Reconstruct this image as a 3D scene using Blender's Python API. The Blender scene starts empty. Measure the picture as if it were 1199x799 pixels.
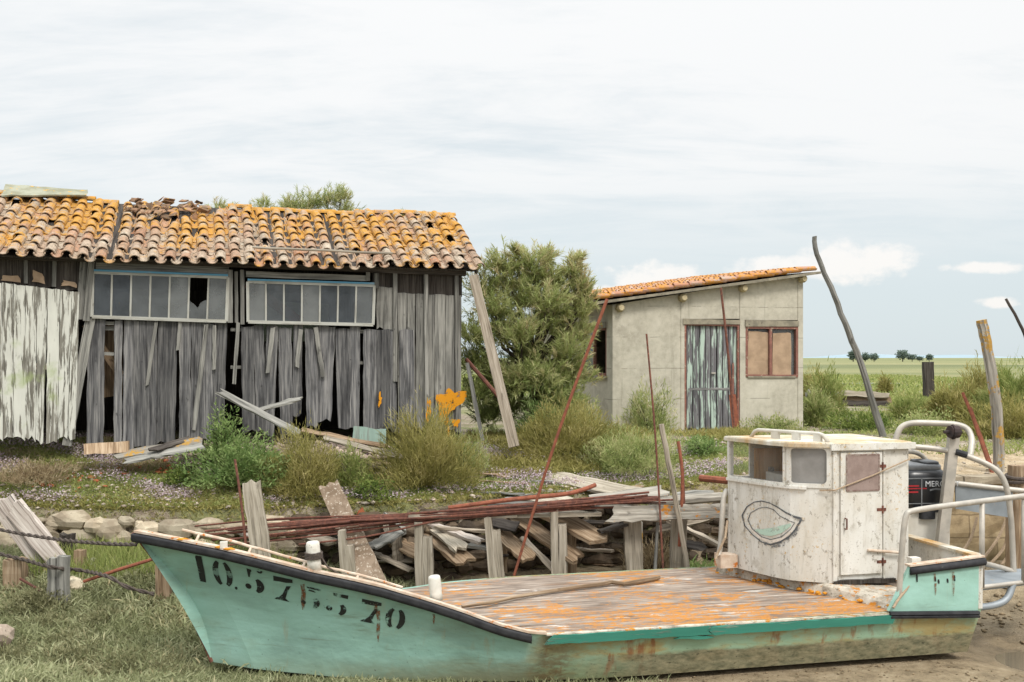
import bpy, bmesh, math, random
import numpy as np
from mathutils import Vector
from mathutils.bvhtree import BVHTree
random.seed(7); RNG = np.random.default_rng(7)
SC = bpy.context.scene
COL = SC.collection
F, CX, HY, CZ = 1250.0, 599.5, 419.0, 3.3      # focal length in photo pixels, principal column, horizon row, eye height
V = Vector

def P(px, py, d):
    "world point at distance d (metres along +Y) seen at a photo pixel"
    return V(((px-CX)*d/F, d, CZ-(py-HY)*d/F))

class Wall:
    "a vertical plane through pixel column px0 at distance d0, turned by ang degrees"
    def __init__(s, px0, d0, ang):
        a = math.radians(ang)
        s.u = V((math.cos(a), math.sin(a), 0)); s.n = V((math.sin(a), -math.cos(a), 0))
        s.o = V(((px0-CX)*d0/F, d0, 0))
    def depth(s, px, off=0.0):
        o = s.o + s.n*off; r = (px-CX)/F
        # o.x + k*u.x = r*(o.y + k*u.y)
        k = (r*o.y - o.x)/(s.u.x - r*s.u.y)
        return o.y + k*s.u.y
    def at(s, px, py, off=0.0):
        return P(px, py, s.depth(px, off))

def sm(a, b, x):
    t = np.clip((np.asarray(x, float)-a)/(b-a), 0, 1); return t*t*(3-2*t)

def lumps(X, Y, f=1.0, seed=0):
    r = np.random.default_rng(seed); z = 0
    for i in range(7):
        a = r.uniform(0, 6.28); k = f*r.uniform(.5, 2.2); ph = r.uniform(0, 6.28)
        z = z + np.sin((X*math.cos(a)+Y*math.sin(a))*k+ph)/(1+.6*i)
    return z/3.0

# ------------------------------------------------------------------ mesh collector
class MB:
    def __init__(s): s.v = []; s.f = []; s.r = []; s.g = []; s.sm = False
    def add(s, vs, fs, rnd=0.5, gcs=None):
        b = len(s.v); s.v += [tuple(v) for v in vs]
        s.f += [tuple(i+b for i in f) for f in fs]
        s.r += [rnd]*len(vs)
        s.g += [tuple(g) for g in gcs] if gcs is not None else [tuple(v) for v in vs]
        return s
    def slab(s, bl, br, tr, tl, th, nl=5, nw=2, jit=0.004, rag=0.02, rnd=None, bot_rag=None, chip=0.0):
        "a board: four corners of its face (length bl->tl), th = thickness vector"
        bl, br, tr, tl, th = V(bl), V(br), V(tr), V(tl), V(th)
        rnd = random.random() if rnd is None else rnd
        L = ((tl-bl).length+(tr-br).length)/2; W = max((br-bl).length, (tr-tl).length)
        off = V((random.uniform(0, 50), random.uniform(0, 50), random.uniform(0, 50)))
        ax = ((tl-bl)+(tr-br)).normalized(); wx = ((br-bl)+(tr-tl)).normalized()
        if bot_rag is None: bot_rag = rag
        e0 = [random.uniform(-1, 1)*bot_rag for _ in range(nw+1)]; e1 = [random.uniform(-1, 1)*rag for _ in range(nw+1)]
        vs = []; gs = []
        for k in (0, 1):
            for i in range(nl+1):
                t = i/nl; ea = random.uniform(-jit, jit); eb = random.uniform(-jit, jit)
                bow = th.normalized()*random.uniform(-jit, jit)*.5 if k == 0 else V((0, 0, 0))
                for j in range(nw+1):
                    q = j/nw
                    p = (bl*(1-q)+br*q)*(1-t)+(tl*(1-q)+tr*q)*t
                    if j == 0: p = p+wx*ea
                    if j == nw: p = p+wx*eb
                    if i == 0: p = p+ax*e0[j]
                    if i == nl: p = p+ax*e1[j]
                    if k == 0 and chip: p = p - th.normalized()*random.uniform(0, chip)
                    p = p+bow
                    if k == 1: p = p-th
                    vs.append(p); gs.append(V((t*L, q*W, k*th.length))+off)
        n = (nl+1)*(nw+1); fs = []
        idx = lambda k, i, j: k*n+i*(nw+1)+j
        for i in range(nl):
            for j in range(nw):
                fs.append((idx(0, i, j), idx(0, i, j+1), idx(0, i+1, j+1), idx(0, i+1, j)))
                fs.append((idx(1, i, j), idx(1, i+1, j), idx(1, i+1, j+1), idx(1, i, j+1)))
            fs.append((idx(0, i, 0), idx(0, i+1, 0), idx(1, i+1, 0), idx(1, i, 0)))
            fs.append((idx(0, i, nw), idx(1, i, nw), idx(1, i+1, nw), idx(0, i+1, nw)))
        for j in range(nw):
            fs.append((idx(0, 0, j), idx(1, 0, j), idx(1, 0, j+1), idx(0, 0, j+1)))
            fs.append((idx(0, nl, j), idx(0, nl, j+1), idx(1, nl, j+1), idx(1, nl, j)))
        return s.add(vs, fs, rnd, gs)
    def bar(s, p, q, w, t, n=(0, -1, 0), **k):
        "a straight timber from p to q: w across, t deep along -n, front face on the p-q line"
        p, q, n = V(p), V(q), V(n).normalized()
        ax = (q-p).normalized(); n = (n-ax*n.dot(ax)).normalized(); wx = ax.cross(n)
        w2 = k.pop('w2', w)
        kk = dict(nl=4, nw=1, jit=0.0, rag=0.0); kk.update(k)
        return s.slab(p-wx*w/2, p+wx*w/2, q+wx*w2/2, q-wx*w2/2, n*t, **kk)
    def tube(s, pts, rad, seg=8, rnd=None, wob=0.0, caps=True, lump=0.0):
        pts = [V(p) for p in pts]; n = len(pts)
        rads = rad if isinstance(rad, (list, tuple)) else [rad]*n
        rnd = random.random() if rnd is None else rnd
        vs = []; gs = []; L = 0; off = random.uniform(0, 60)
        t0 = (pts[1]-pts[0]).normalized()
        up = V((0, 0, 1)) if abs(t0.z) < .8 else V((1, 0, 0))
        for i, p in enumerate(pts):
            t = (pts[min(i+1, n-1)]-pts[max(i-1, 0)]).normalized()
            up = (up-t*up.dot(t)); up = up.normalized() if up.length > 1e-6 else t.orthogonal().normalized()
            b = t.cross(up)
            if i: L += (p-pts[i-1]).length
            c = p+up*random.uniform(-wob, wob)+b*random.uniform(-wob, wob)
            for j in range(seg):
                a = 6.28318*j/seg; r = rads[i]*(1+random.uniform(-lump, lump))
                vs.append(c+up*math.cos(a)*r+b*math.sin(a)*r)
                gs.append((L+off, math.cos(a)*rads[i]+off, math.sin(a)*rads[i]))
        fs = []
        for i in range(n-1):
            for j in range(seg):
                k = (j+1) % seg
                fs.append((i*seg+j, i*seg+k, (i+1)*seg+k, (i+1)*seg+j))
        if caps:
            fs.append(tuple(reversed(range(seg)))); fs.append(tuple(range((n-1)*seg, n*seg)))
        return s.add(vs, fs, rnd, gs)
    def box(s, c, sx, sy, sz, ang=0.0, rnd=0.5, bev=0.0):
        c = V(c); ca, sa = math.cos(ang), math.sin(ang); vs = []
        for z in (-1, 1):
            for x, y in ((-1, -1), (1, -1), (1, 1), (-1, 1)):
                X, Y = x*sx/2, y*sy/2
                vs.append(c+V((X*ca-Y*sa, X*sa+Y*ca, z*sz/2)))
        return s.add(vs, [(3, 2, 1, 0), (4, 5, 6, 7), (0, 1, 5, 4), (1, 2, 6, 5), (2, 3, 7, 6), (3, 0, 4, 7)], rnd)
    def stone(s, c, r, rnd=None, sq=(1, 1, 1), seg=7, rings=5):
        c = V(c); rnd = random.random() if rnd is None else rnd; vs = [c+V((0, 0, r*sq[2]))]; fs = []
        ph = [random.uniform(0, 6.28) for _ in range(6)]
        for i in range(1, rings):
            th = math.pi*i/rings
            for j in range(seg):
                a = 6.28318*j/seg
                w = 1+.14*math.sin(2*a+ph[0]+th)+.12*math.sin(3*a+ph[1])*math.sin(2*th+ph[2])+random.uniform(-.07, .07)
                vs.append(c+V((math.sin(th)*math.cos(a)*sq[0], math.sin(th)*math.sin(a)*sq[1], math.cos(th)*sq[2]))*r*w)
        vs.append(c-V((0, 0, r*sq[2])))
        for j in range(seg):
            k = (j+1) % seg
            fs.append((0, 1+j, 1+k))
            for i in range(rings-2):
                a, b = 1+i*seg, 1+(i+1)*seg
                fs.append((a+j, b+j, b+k, a+k))
            a = 1+(rings-2)*seg
            fs.append((a+j, len(vs)-1, a+k))
        return s.add(vs, fs, rnd)
    def build(s, name, mat, parent=None, smooth=False, base=None):
        me = bpy.data.meshes.new(name)
        vv = np.array(s.v, float).reshape(-1, 3)
        if base is None:
            if parent is not None: base = V(parent.get('_b', (0, 0, 0)))
            else: base = V((vv[:, 0].mean(), vv[:, 1].mean(), vv[:, 2].min()))
        base = V(base)
        me.from_pydata((vv-np.array(base)).tolist(), [], s.f)
        a = me.attributes.new('rnd', 'FLOAT', 'POINT'); a.data.foreach_set('value', np.array(s.r, np.float32))
        a = me.attributes.new('gc', 'FLOAT_VECTOR', 'POINT'); a.data.foreach_set('vector', np.array(s.g, np.float32).ravel())
        if smooth: me.polygons.foreach_set('use_smooth', [True]*len(me.polygons))
        me.materials.append(mat); me.update()
        o = bpy.data.objects.new(name, me); COL.objects.link(o)
        BASE[o] = base
        if parent is not None: o.parent = parent
        else: o.location = base
        return o
BASE = {}
_build = MB.build
def build2(s, name, mat, parent=None, smooth=False, base=None):
    if parent is not None and base is None: base = BASE[parent]
    o = _build(s, name, mat, parent, smooth, base)
    return o
MB.build = build2

def tag(o, label, cat, group=None, kind=None):
    if label: o['label'] = label
    if cat: o['category'] = cat
    if group: o['group'] = group
    if kind: o['kind'] = kind
    return o
def thing(name, base, label, cat, group=None):
    o = bpy.data.objects.new(name, None); COL.objects.link(o); o.location = V(base); o.empty_display_size = .2
    BASE[o] = V(base)
    return tag(o, label, cat, group)

def raw_mesh(name, verts, quads, tris, rnd, mat, base=(0, 0, 0)):
    "fast mesh from numpy arrays"
    me = bpy.data.meshes.new(name)
    verts = verts-np.array(base)
    nq, ntr = len(quads), len(tris)
    me.vertices.add(len(verts)); me.vertices.foreach_set('co', verts.astype(np.float32).ravel())
    loops = np.concatenate([quads.ravel(), tris.ravel()]).astype(np.int32)
    me.loops.add(len(loops)); me.loops.foreach_set('vertex_index', loops)
    me.polygons.add(nq+ntr)
    st = np.concatenate([np.arange(nq)*4, nq*4+np.arange(ntr)*3]).astype(np.int32)
    me.polygons.foreach_set('loop_start', st)
    me.update(calc_edges=True); me.validate()
    a = me.attributes.new('rnd', 'FLOAT', 'POINT'); a.data.foreach_set('value', rnd.astype(np.float32))
    me.materials.append(mat)
    o = bpy.data.objects.new(name, me); COL.objects.link(o); o.location = V(base); BASE[o] = V(base)
    return o

def blades(name, b, d, h, w, rnd, mat, base=(0, 0, 0), droop=.15, parent=None):
    "thin leaves: base points b, unit directions d, lengths h, widths w"
    n = len(b); d = d/np.linalg.norm(d, axis=1, keepdims=True)
    a = RNG.uniform(0, 6.283, n); s = np.stack([np.cos(a), np.sin(a), np.zeros(n)], 1)
    s = s-d*(s*d).sum(1, keepdims=True); s /= np.linalg.norm(s, axis=1, keepdims=True)+1e-6
    h = h[:, None]; w = w[:, None]
    dr = np.stack([d[:, 0], d[:, 1], -.6+0*d[:, 2]], 1)*h*droop
    v = np.empty((n, 5, 3))
    v[:, 0] = b-s*w*.45; v[:, 1] = b+s*w*.45
    m = b+d*h*.55; v[:, 2] = m+s*w*.5; v[:, 3] = m-s*w*.5
    v[:, 4] = b+d*h+dr
    i = np.arange(n)[:, None]*5
    q = i+np.array([[0, 1, 2, 3]]); t = i+np.array([[3, 2, 4]])
    o = raw_mesh(name, v.reshape(-1, 3), q, t, np.repeat(rnd, 5), mat, BASE[parent] if parent is not None else base)
    if parent is not None: o.parent = parent; o.location = (0, 0, 0)
    return o

# ------------------------------------------------------------------ node materials
def S(r, g, b):
    f = lambda c: (c/255/12.92 if c/255 <= .04045 else ((c/255+.055)/1.055)**2.4)
    return (f(r), f(g), f(b), 1)
class NB:
    def __init__(s, name):
        s.m = bpy.data.materials.new(name); s.m.use_nodes = True; s.t = s.m.node_tree; s.t.nodes.clear()
    def n(s, ty, **k):
        x = s.t.nodes.new(ty)
        for a, b in k.items(): setattr(x, a, b)
        return x
    def L(s, a, b): s.t.links.new(a, b)
    def setin(s, sock, val):
        if isinstance(val, bpy.types.NodeSocket): s.L(val, sock)
        else: sock.default_value = val
    def attr(s, name, out='Fac'): return s.n('ShaderNodeAttribute', attribute_name=name).outputs[out]
    def pos(s): return s.n('ShaderNodeNewGeometry').outputs['Position']
    def normal(s): return s.n('ShaderNodeNewGeometry').outputs['Normal']
    def map(s, v, sc=(1, 1, 1), loc=(0, 0, 0)):
        x = s.n('ShaderNodeMapping'); s.L(v, x.inputs[0]); x.inputs['Scale'].default_value = sc; x.inputs['Location'].default_value = loc
        return x.outputs[0]
    def noise(s, v, scale, detail=5, rough=.55, dist=0.0):
        x = s.n('ShaderNodeTexNoise'); s.L(v, x.inputs['Vector'])
        x.inputs['Scale'].default_value = scale; x.inputs['Detail'].default_value = detail
        x.inputs['Roughness'].default_value = rough; x.inputs['Distortion'].default_value = dist
        return x.outputs['Fac']
    def voro(s, v, scale, feat='F1'):
        x = s.n('ShaderNodeTexVoronoi', feature=feat); s.L(v, x.inputs['Vector']); x.inputs['Scale'].default_value = scale
        return x.outputs['Distance']
    def ramp(s, f, stops, interp='LINEAR'):
        x = s.n('ShaderNodeValToRGB'); s.setin(x.inputs[0], f); r = x.color_ramp; r.interpolation = interp
        while len(r.elements) < len(stops): r.elements.new(.5)
        for e, (p, c) in zip(r.elements, stops):
            e.position = p; e.color = c if not isinstance(c, (int, float)) else (c, c, c, 1)
        return x.outputs[0]
    def mix(s, f, a, b, mode='MIX'):
        x = s.n('ShaderNodeMix', data_type='RGBA', blend_type=mode)
        s.setin(x.inputs[0], f); s.setin(x.inputs[6], a); s.setin(x.inputs[7], b)
        return x.outputs[2]
    def math(s, op, a, b=0.0, c=None):
        x = s.n('ShaderNodeMath', operation=op); s.setin(x.inputs[0], a); s.setin(x.inputs[1], b)
        if c is not None: s.setin(x.inputs[2], c)
        return x.outputs[0]
    def xyz(s, v):
        x = s.n('ShaderNodeSeparateXYZ'); s.L(v, x.inputs[0]); return x.outputs
    def step(s, f, a, b):
        x = s.n('ShaderNodeMapRange', interpolation_type='SMOOTHSTEP'); s.setin(x.inputs[0], f)
        x.inputs[1].default_value = a; x.inputs[2].default_value = b
        return x.outputs[0]
    def bump(s, h, st=.5, dist=.01):
        x = s.n('ShaderNodeBump'); x.inputs['Strength'].default_value = st; x.inputs['Distance'].default_value = dist; s.L(h, x.inputs['Height'])
        return x.outputs[0]
    def out(s, col, rough=.85, bump=None, metal=0.0, spec=.3, alpha=None):
        b = s.n('ShaderNodeBsdfPrincipled'); s.setin(b.inputs['Base Color'], col); s.setin(b.inputs['Roughness'], rough)
        s.setin(b.inputs['Metallic'], metal); b.inputs['Specular IOR Level'].default_value = spec
        if bump is not None: s.L(bump, b.inputs['Normal'])
        sh = b.outputs[0]
        if alpha is not None:
            t = s.n('ShaderNodeBsdfTransparent'); mx = s.n('ShaderNodeMixShader'); s.setin(mx.inputs[0], alpha)
            s.L(t.outputs[0], mx.inputs[1]); s.L(sh, mx.inputs[2]); sh = mx.outputs[0]
        o = s.n('ShaderNodeOutputMaterial'); s.L(sh, o.inputs[0])
        return s.m

def wood(name, dark, mid, light, lich=None, lich_amt=0.0, paint=None, paint_amt=0.0, green=0.0, var=.5, stain=.5):
    "weathered timber, grain along the board; optional lichen and peeling paint that follows the grain"
    b = NB(name); gc = b.attr('gc', 'Vector'); rnd = b.attr('rnd'); ps = b.pos()
    g1 = b.noise(b.map(gc, (1.3, 26, 26)), 1.0, 6, .62, .4)
    g2 = b.noise(b.map(gc, (2.5, 75, 75)), 1.0, 4, .6)
    g = b.math('ADD', b.math('MULTIPLY', g1, .65), b.math('MULTIPLY', g2, .35))
    c = b.ramp(g, [(.33, dark), (.48, mid), (.66, light)])
    st = b.noise(b.map(gc, (1.1, 3.5, 3.5)), 1.0, 4, .6)
    c = b.mix(b.math('MULTIPLY', b.step(st, .5, .72), stain), c, dark)
    v = b.math('MULTIPLY_ADD', rnd, var, 1-var*.5)
    c = b.mix(1.0, c, b.ramp(v, [(0, 0.0), (1, 1.0)]) if False else v, 'MULTIPLY')
    cr = b.noise(b.map(gc, (.8, 48, 48), (7, 3, 1)), 1.0, 2, .5)
    crack = b.step(cr, .66, .72)
    c = b.mix(b.math('MULTIPLY', crack, .8), c, (.010, .009, .009, 1))
    kn = b.noise(b.map(gc, (5, 9, 9), (2, 8, 5)), 1.0, 3, .5)
    c = b.mix(b.math('MULTIPLY', b.step(kn, .68, .74), .6), c, dark)
    h = g
    if paint:
        pn = b.noise(b.map(gc, (1.7, 19, 19), (3, 9, 4)), 1.0, 6, .66, .3)
        pl = b.noise(b.map(gc, (1.0, 2, 2), (5, 1, 2)), 1.0, 3)
        pm = b.math('ADD', b.math('MULTIPLY', pn, .72), b.math('MULTIPLY', pl, .28))
        msk = b.step(pm, .62-paint_amt*.32, .67-paint_amt*.32)
        pc = b.mix(b.noise(b.map(gc, (2, 8, 8)), 1.0, 4), paint, tuple(x*.66 for x in paint[:3])+(1,))
        c = b.mix(msk, c, pc); h = b.math('ADD', g, b.math('MULTIPLY', msk, .5))
    if green:
        gm = b.step(b.noise(ps, 2.2, 4), .62-green*.2, .75-green*.2)
        c = b.mix(b.math('MULTIPLY', gm, .55), c, S(150, 165, 105))
    if lich:
        ln = b.math('ADD', b.math('MULTIPLY', b.noise(ps, 3.3, 3), .55), b.math('MULTIPLY', b.noise(ps, 21, 5, .7), .45))
        lm = b.step(ln, .66-lich_amt*.25, .70-lich_amt*.25)
        c = b.mix(lm, c, b.mix(b.noise(ps, 40, 3), lich, tuple(x*.6 for x in lich[:3])+(1,)))
    return b.out(c, .9, b.bump(h, .6, .006), spec=.2)

def blotch(name, c1, c2, scale=6, c3=None, t3=.62, rough=.85, bumpd=.004, sc3=14, spec=.3, metal=0.0, rndvar=0.0):
    b = NB(name); p = b.pos()
    n = b.noise(p, scale, 6, .6)
    c = b.mix(b.step(n, .35, .65), c1, c2)
    if c3: c = b.mix(b.step(b.noise(p, sc3, 5, .65), t3, t3+.06), c, c3)
    if rndvar: c = b.mix(1.0, c, b.math('MULTIPLY_ADD', b.attr('rnd'), rndvar, 1-rndvar*.5), 'MULTIPLY')
    return b.out(c, rough, b.bump(b.noise(p, scale*6, 5, .65), .5, bumpd), metal, spec)

def leaf(name, cols, rough=.75):
    b = NB(name); r = b.attr('rnd')
    n = len(cols); cols = [tuple(min(1, x*1.14) for x in c[:3])+(1,) for c in cols]
    c = b.ramp(r, [(i/(n-1), c) for i, c in enumerate(cols)])
    pr = b.n('ShaderNodeBsdfPrincipled'); b.setin(pr.inputs['Base Color'], c); pr.inputs['Roughness'].default_value = rough
    pr.inputs['Specular IOR Level'].default_value = .2
    tr = b.n('ShaderNodeBsdfTranslucent'); b.setin(tr.inputs[0], c)
    mx = b.n('ShaderNodeMixShader'); mx.inputs[0].default_value = .38
    b.L(pr.outputs[0], mx.inputs[1]); b.L(tr.outputs[0], mx.inputs[2])
    o = b.n('ShaderNodeOutputMaterial'); b.L(mx.outputs[0], o.inputs[0])
    return b.m

MT = {}
MT['wood_grey'] = wood('wood_grey', S(42, 41, 42), S(94, 93, 93), S(146, 143, 139), var=.8, stain=.65)
MT['wood_silver'] = wood('wood_silver', S(66, 65, 62), S(122, 120, 114), S(160, 157, 149), var=.5, stain=.45)
MT['wood_pale'] = wood('wood_pale', S(98, 90, 78), S(154, 144, 128), S(192, 182, 166), var=.4, stain=.35)
MT['wood_lich'] = wood('wood_lich', S(84, 80, 74), S(138, 132, 122), S(176, 170, 158), lich=S(190, 126, 48), lich_amt=.35, var=.35)
MT['wood_yellow'] = wood('wood_yellow', S(84, 80, 74), S(138, 132, 122), S(176, 170, 158), lich=S(184, 144, 74), lich_amt=.58, var=.3)
MT['wood_brown'] = wood('wood_brown', S(82, 64, 48), S(138, 116, 92), S(180, 160, 136), var=.45)
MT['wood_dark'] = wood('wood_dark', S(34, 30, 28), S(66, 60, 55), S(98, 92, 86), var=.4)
MT['wood_pinky'] = wood('wood_pinky', S(92, 78, 70), S(168, 156, 146), S(204, 196, 186), var=.25, stain=.2)
MT['paint_white'] = wood('paint_white', S(70, 66, 60), S(120, 116, 106), S(150, 146, 136), paint=S(214, 213, 202), paint_amt=.54, green=.2, var=.2)
MT['paint_mint'] = wood('paint_mint', S(66, 64, 66), S(106, 104, 106), S(140, 138, 138), paint=S(188, 206, 192), paint_amt=.38, var=.2)
MT['paint_frame'] = wood('paint_frame', S(120, 116, 108), S(160, 158, 148), S(190, 186, 176), paint=S(188, 187, 178), paint_amt=.5, var=.15)
MT['paint_blue'] = wood('paint_blue', S(110, 110, 108), S(140, 150, 155), S(170, 180, 184), paint=S(104, 160, 190), paint_amt=.7, var=.15)
MT['paint_teal'] = wood('paint_teal', S(50, 70, 60), S(90, 110, 96), S(130, 150, 136), paint=S(62, 128, 110), paint_amt=.66, var=.2)
MT['white_post'] = blotch('white_post', S(214, 210, 200), S(196, 190, 178), 9, S(140, 130, 116), .66)
MT['rust'] = blotch('rust', S(116, 74, 60), S(88, 58, 50), 18, S(140, 96, 76), .6, .9, .002, 30, rndvar=.4)
MT['rust_bright'] = blotch('rust_bright', S(146, 88, 66), S(120, 72, 56), 14, S(104, 64, 52), .6, .9, .002, 30)
MT['red_paint'] = blotch('red_paint', S(140, 96, 84), S(120, 84, 74), 10, S(160, 138, 120), .58)
MT['steel'] = blotch('steel', S(186, 178, 166), S(164, 158, 148), 6, S(150, 122, 98), .68, .5, .001, 12, .5, .25)
MT['alu'] = blotch('alu', S(150, 156, 160), S(132, 138, 142), 3, S(160, 150, 136), .64, .55, .001, 9, .4, .3)
MT['rubber'] = blotch('rubber', S(38, 38, 41), S(54, 54, 56), 7, S(96, 94, 90), .68, .7, .003)
MT['rope'] = blotch('rope', S(92, 82, 74), S(70, 62, 58), 60, None, .6, .95, .004)
MT['rope_pale'] = blotch('rope_pale', S(176, 154, 128), S(150, 132, 112), 60, None, .6, .95, .004)
MT['terracotta'] = blotch('terracotta', S(166, 94, 60), S(142, 82, 56), 14, S(184, 128, 88), .62)
MT['white_gel'] = blotch('white_gel', S(206, 202, 192), S(186, 180, 168), 3, S(164, 148, 126), .64, .6)
MT['dark_in'] = blotch('dark_in', S(30, 28, 26), S(42, 38, 34), 3)
MT['ply'] = wood('ply', S(158, 104, 52), S(196, 142, 80), S(212, 166, 104), var=.1, stain=.2)
MT['pinkboard'] = blotch('pinkboard', S(150, 132, 124), S(134, 116, 108), 8, S(110, 84, 74), .66)
MT['curtain'] = blotch('curtain', S(176, 150, 124), S(156, 132, 108), 5, S(140, 112, 88), .68)
MT['stone'] = blotch('stone', S(176, 164, 142), S(146, 132, 112), 5, S(112, 100, 84), .62, .95, .012, 9, rndvar=.6)
MT['rubble'] = blotch('rubble', S(170, 154, 138), S(146, 130, 116), 9, S(112, 98, 88), .6, .95, .01, 20, rndvar=.8)
MT['shellbits'] = blotch('shellbits', S(172, 160, 144), S(146, 134, 122), 20, S(110, 100, 96), .6, .9, .004, 40, rndvar=.7)
MT['zinc'] = blotch('zinc', S(150, 150, 132), S(128, 126, 104), 5, S(196, 148, 40), .6, .8, .004, 11)

def m_tile():
    b = NB('tile'); p = b.pos(); r = b.attr('rnd'); gc = b.attr('gc', 'Vector')
    c = b.ramp(r, [(0, S(164, 124, 98)), (.2, S(164, 142, 122)), (.38, S(176, 162, 144)), (.52, S(166, 118, 88)), (.66, S(150, 136, 120)), (.82, S(170, 150, 130)), (1, S(162, 128, 102))])
    c = b.mix(b.step(b.noise(p, 26, 4, .7), .48, .64), c, S(128, 114, 98))
    c = b.mix(b.math('MULTIPLY', b.step(b.noise(p, 3.2, 5, .7), .52, .66), .55), c, S(188, 178, 160))
    c = b.mix(b.math('MULTIPLY', b.step(b.noise(b.map(p, (1, 1, 1), (9, 3, 2)), 4.5, 5, .7), .56, .68), .6), c, S(98, 88, 74))
    l1 = b.noise(p, 1.1, 3); l2 = b.noise(p, 7, 5, .7); l3 = b.noise(p, 34, 4, .7)
    hgt = b.xyz(gc)[0]
    l = b.math('ADD', b.math('ADD', b.math('MULTIPLY', l1, .42), b.math('MULTIPLY', l2, .38)), b.math('MULTIPLY', l3, .2))
    l = b.math('ADD', l, b.math('MULTIPLY', hgt, .10))
    lm = b.math('MULTIPLY', b.step(l, .525, .60), b.step(b.noise(p, 22, 5, .75), .33, .47))
    c = b.mix(lm, c, b.mix(b.noise(p, 17, 4), S(190, 128, 38), S(170, 138, 74)))
    dk = b.step(b.noise(p, 15, 5, .7), .56, .64)
    c = b.mix(b.math('MULTIPLY', dk, .6), c, S(84, 76, 60))
    return b.out(c, .92, b.bump(b.noise(p, 45, 5, .7), .6, .006), spec=.15)
MT['tile'] = m_tile()
def m_tile2():
    b = NB('tile_orange'); p = b.pos(); r = b.attr('rnd')
    c = b.ramp(r, [(0, S(168, 122, 100)), (.4, S(178, 150, 134)), (.7, S(160, 112, 90)), (1, S(180, 152, 136))])
    c = b.mix(b.math('MULTIPLY', b.step(b.noise(p, 5, 5, .7), .48, .62), .6), c, S(168, 156, 142))
    l = b.math('ADD', b.math('MULTIPLY', b.noise(p, 2.2, 3), .5), b.math('MULTIPLY', b.noise(p, 14, 5, .7), .5))
    c = b.mix(b.math('MULTIPLY', b.step(l, .45, .53), b.step(b.noise(p, 24, 4, .75), .34, .48)), c, b.mix(b.noise(p, 17, 4), S(192, 128, 44), S(172, 132, 72)))
    c = b.mix(b.math('MULTIPLY', b.step(b.noise(p, 15, 5, .7), .64, .7), .6), c, S(94, 80, 62))
    return b.out(c, .92, b.bump(b.noise(p, 45, 5, .7), .6, .006), spec=.15)
MT['tile2'] = m_tile2()
def m_concrete():
    b = NB('concrete_old'); p = b.pos(); x, y, z = b.xyz(p)
    n = b.noise(p, 1.3, 6, .62); n2 = b.noise(p, 9, 6, .65)
    c = b.ramp(b.math('ADD', b.math('MULTIPLY', n, .6), b.math('MULTIPLY', n2, .4)), [(.3, S(152, 146, 132)), (.5, S(184, 178, 162)), (.7, S(202, 196, 181))])
    # damp runs below the eaves and darker foot
    run = b.noise(b.map(p, (5, 5, .35)), 1.0, 5, .6)
    c = b.mix(b.math('MULTIPLY', b.step(run, .56, .72), .45), c, S(120, 116, 102))
    # pour joints: a thin dark line every .62 m, broken by noise
    fr = b.math('FRACT', b.math('MULTIPLY_ADD', z, 1/.62, b.math('MULTIPLY', b.noise(p, 1.5, 2), .06)))
    ln = b.math('MULTIPLY', b.math('LESS_THAN', fr, .028), b.step(b.noise(p, 2.6, 4, .7), .44, .58))
    c = b.mix(b.math('MULTIPLY', ln, .5), c, S(96, 92, 82))
    bs = b.noise(b.map(p, (1, 1, 1), (4, 7, 3)), 1.1, 6, .72)
    c = b.mix(b.math('MULTIPLY', b.step(bs, .56, .66), .35), c, S(132, 126, 112))
    sp = b.step(b.noise(p, 30, 4, .7), .64, .7)
    c = b.mix(b.math('MULTIPLY', sp, .35), c, S(110, 104, 92))
    return b.out(c, .95, b.bump(b.noise(p, 28, 6, .7), .5, .008), spec=.15)
MT['concrete'] = m_concrete()
MT['concrete_dark'] = blotch('concrete_dark', S(150, 142, 124), S(122, 116, 102), 6, S(92, 88, 76), .62, .95, .008)
MT['beam_end'] = blotch('beam_end', S(190, 176, 142), S(172, 158, 126), 8, S(120, 108, 84), .64, .95, .006)
def m_quay():
    b = NB('quay_stone'); p = b.pos(); x, y, z = b.xyz(p)
    n = b.noise(p, 2.2, 6, .65)
    c = b.ramp(n, [(.32, S(120, 104, 80)), (.5, S(168, 148, 116)), (.68, S(190, 172, 140))])
    br = b.n('ShaderNodeTexBrick'); b.L(b.map(b.n('ShaderNodeCombineXYZ').outputs[0]), br.inputs[0])
    cx = b.n('ShaderNodeCombineXYZ'); b.L(x, cx.inputs[0]); b.L(z, cx.inputs[1])
    dn = b.n('ShaderNodeVectorMath', operation='ADD'); b.L(cx.outputs[0], dn.inputs[0])
    nz = b.n('ShaderNodeTexNoise'); b.L(p, nz.inputs['Vector']); nz.inputs['Scale'].default_value = 3
    sc = b.n('ShaderNodeVectorMath', operation='SCALE'); b.L(nz.outputs['Color'], sc.inputs[0]); sc.inputs['Scale'].default_value = .08
    b.L(sc.outputs[0], dn.inputs[1]); b.L(dn.outputs[0], br.inputs[0])
    br.inputs['Scale'].default_value = 1.0; br.inputs['Brick Width'].default_value = .8; br.inputs['Row Height'].default_value = .34; br.inputs['Mortar Size'].default_value = .012
    c = b.mix(b.math('MULTIPLY', br.outputs['Fac'], .55), c, S(92, 78, 60))
    c = b.mix(b.math('MULTIPLY', b.step(b.noise(b.map(p, (6, 6, .6)), 1.0, 5), .58, .7), .5), c, S(104, 90, 70))
    c = b.mix(b.math('MULTIPLY', b.step(z, .75, .25), .6), c, S(96, 88, 62))
    return b.out(c, .95, b.bump(b.noise(p, 18, 6, .7), .6, .015), spec=.2)
MT['quay'] = m_quay()

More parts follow.
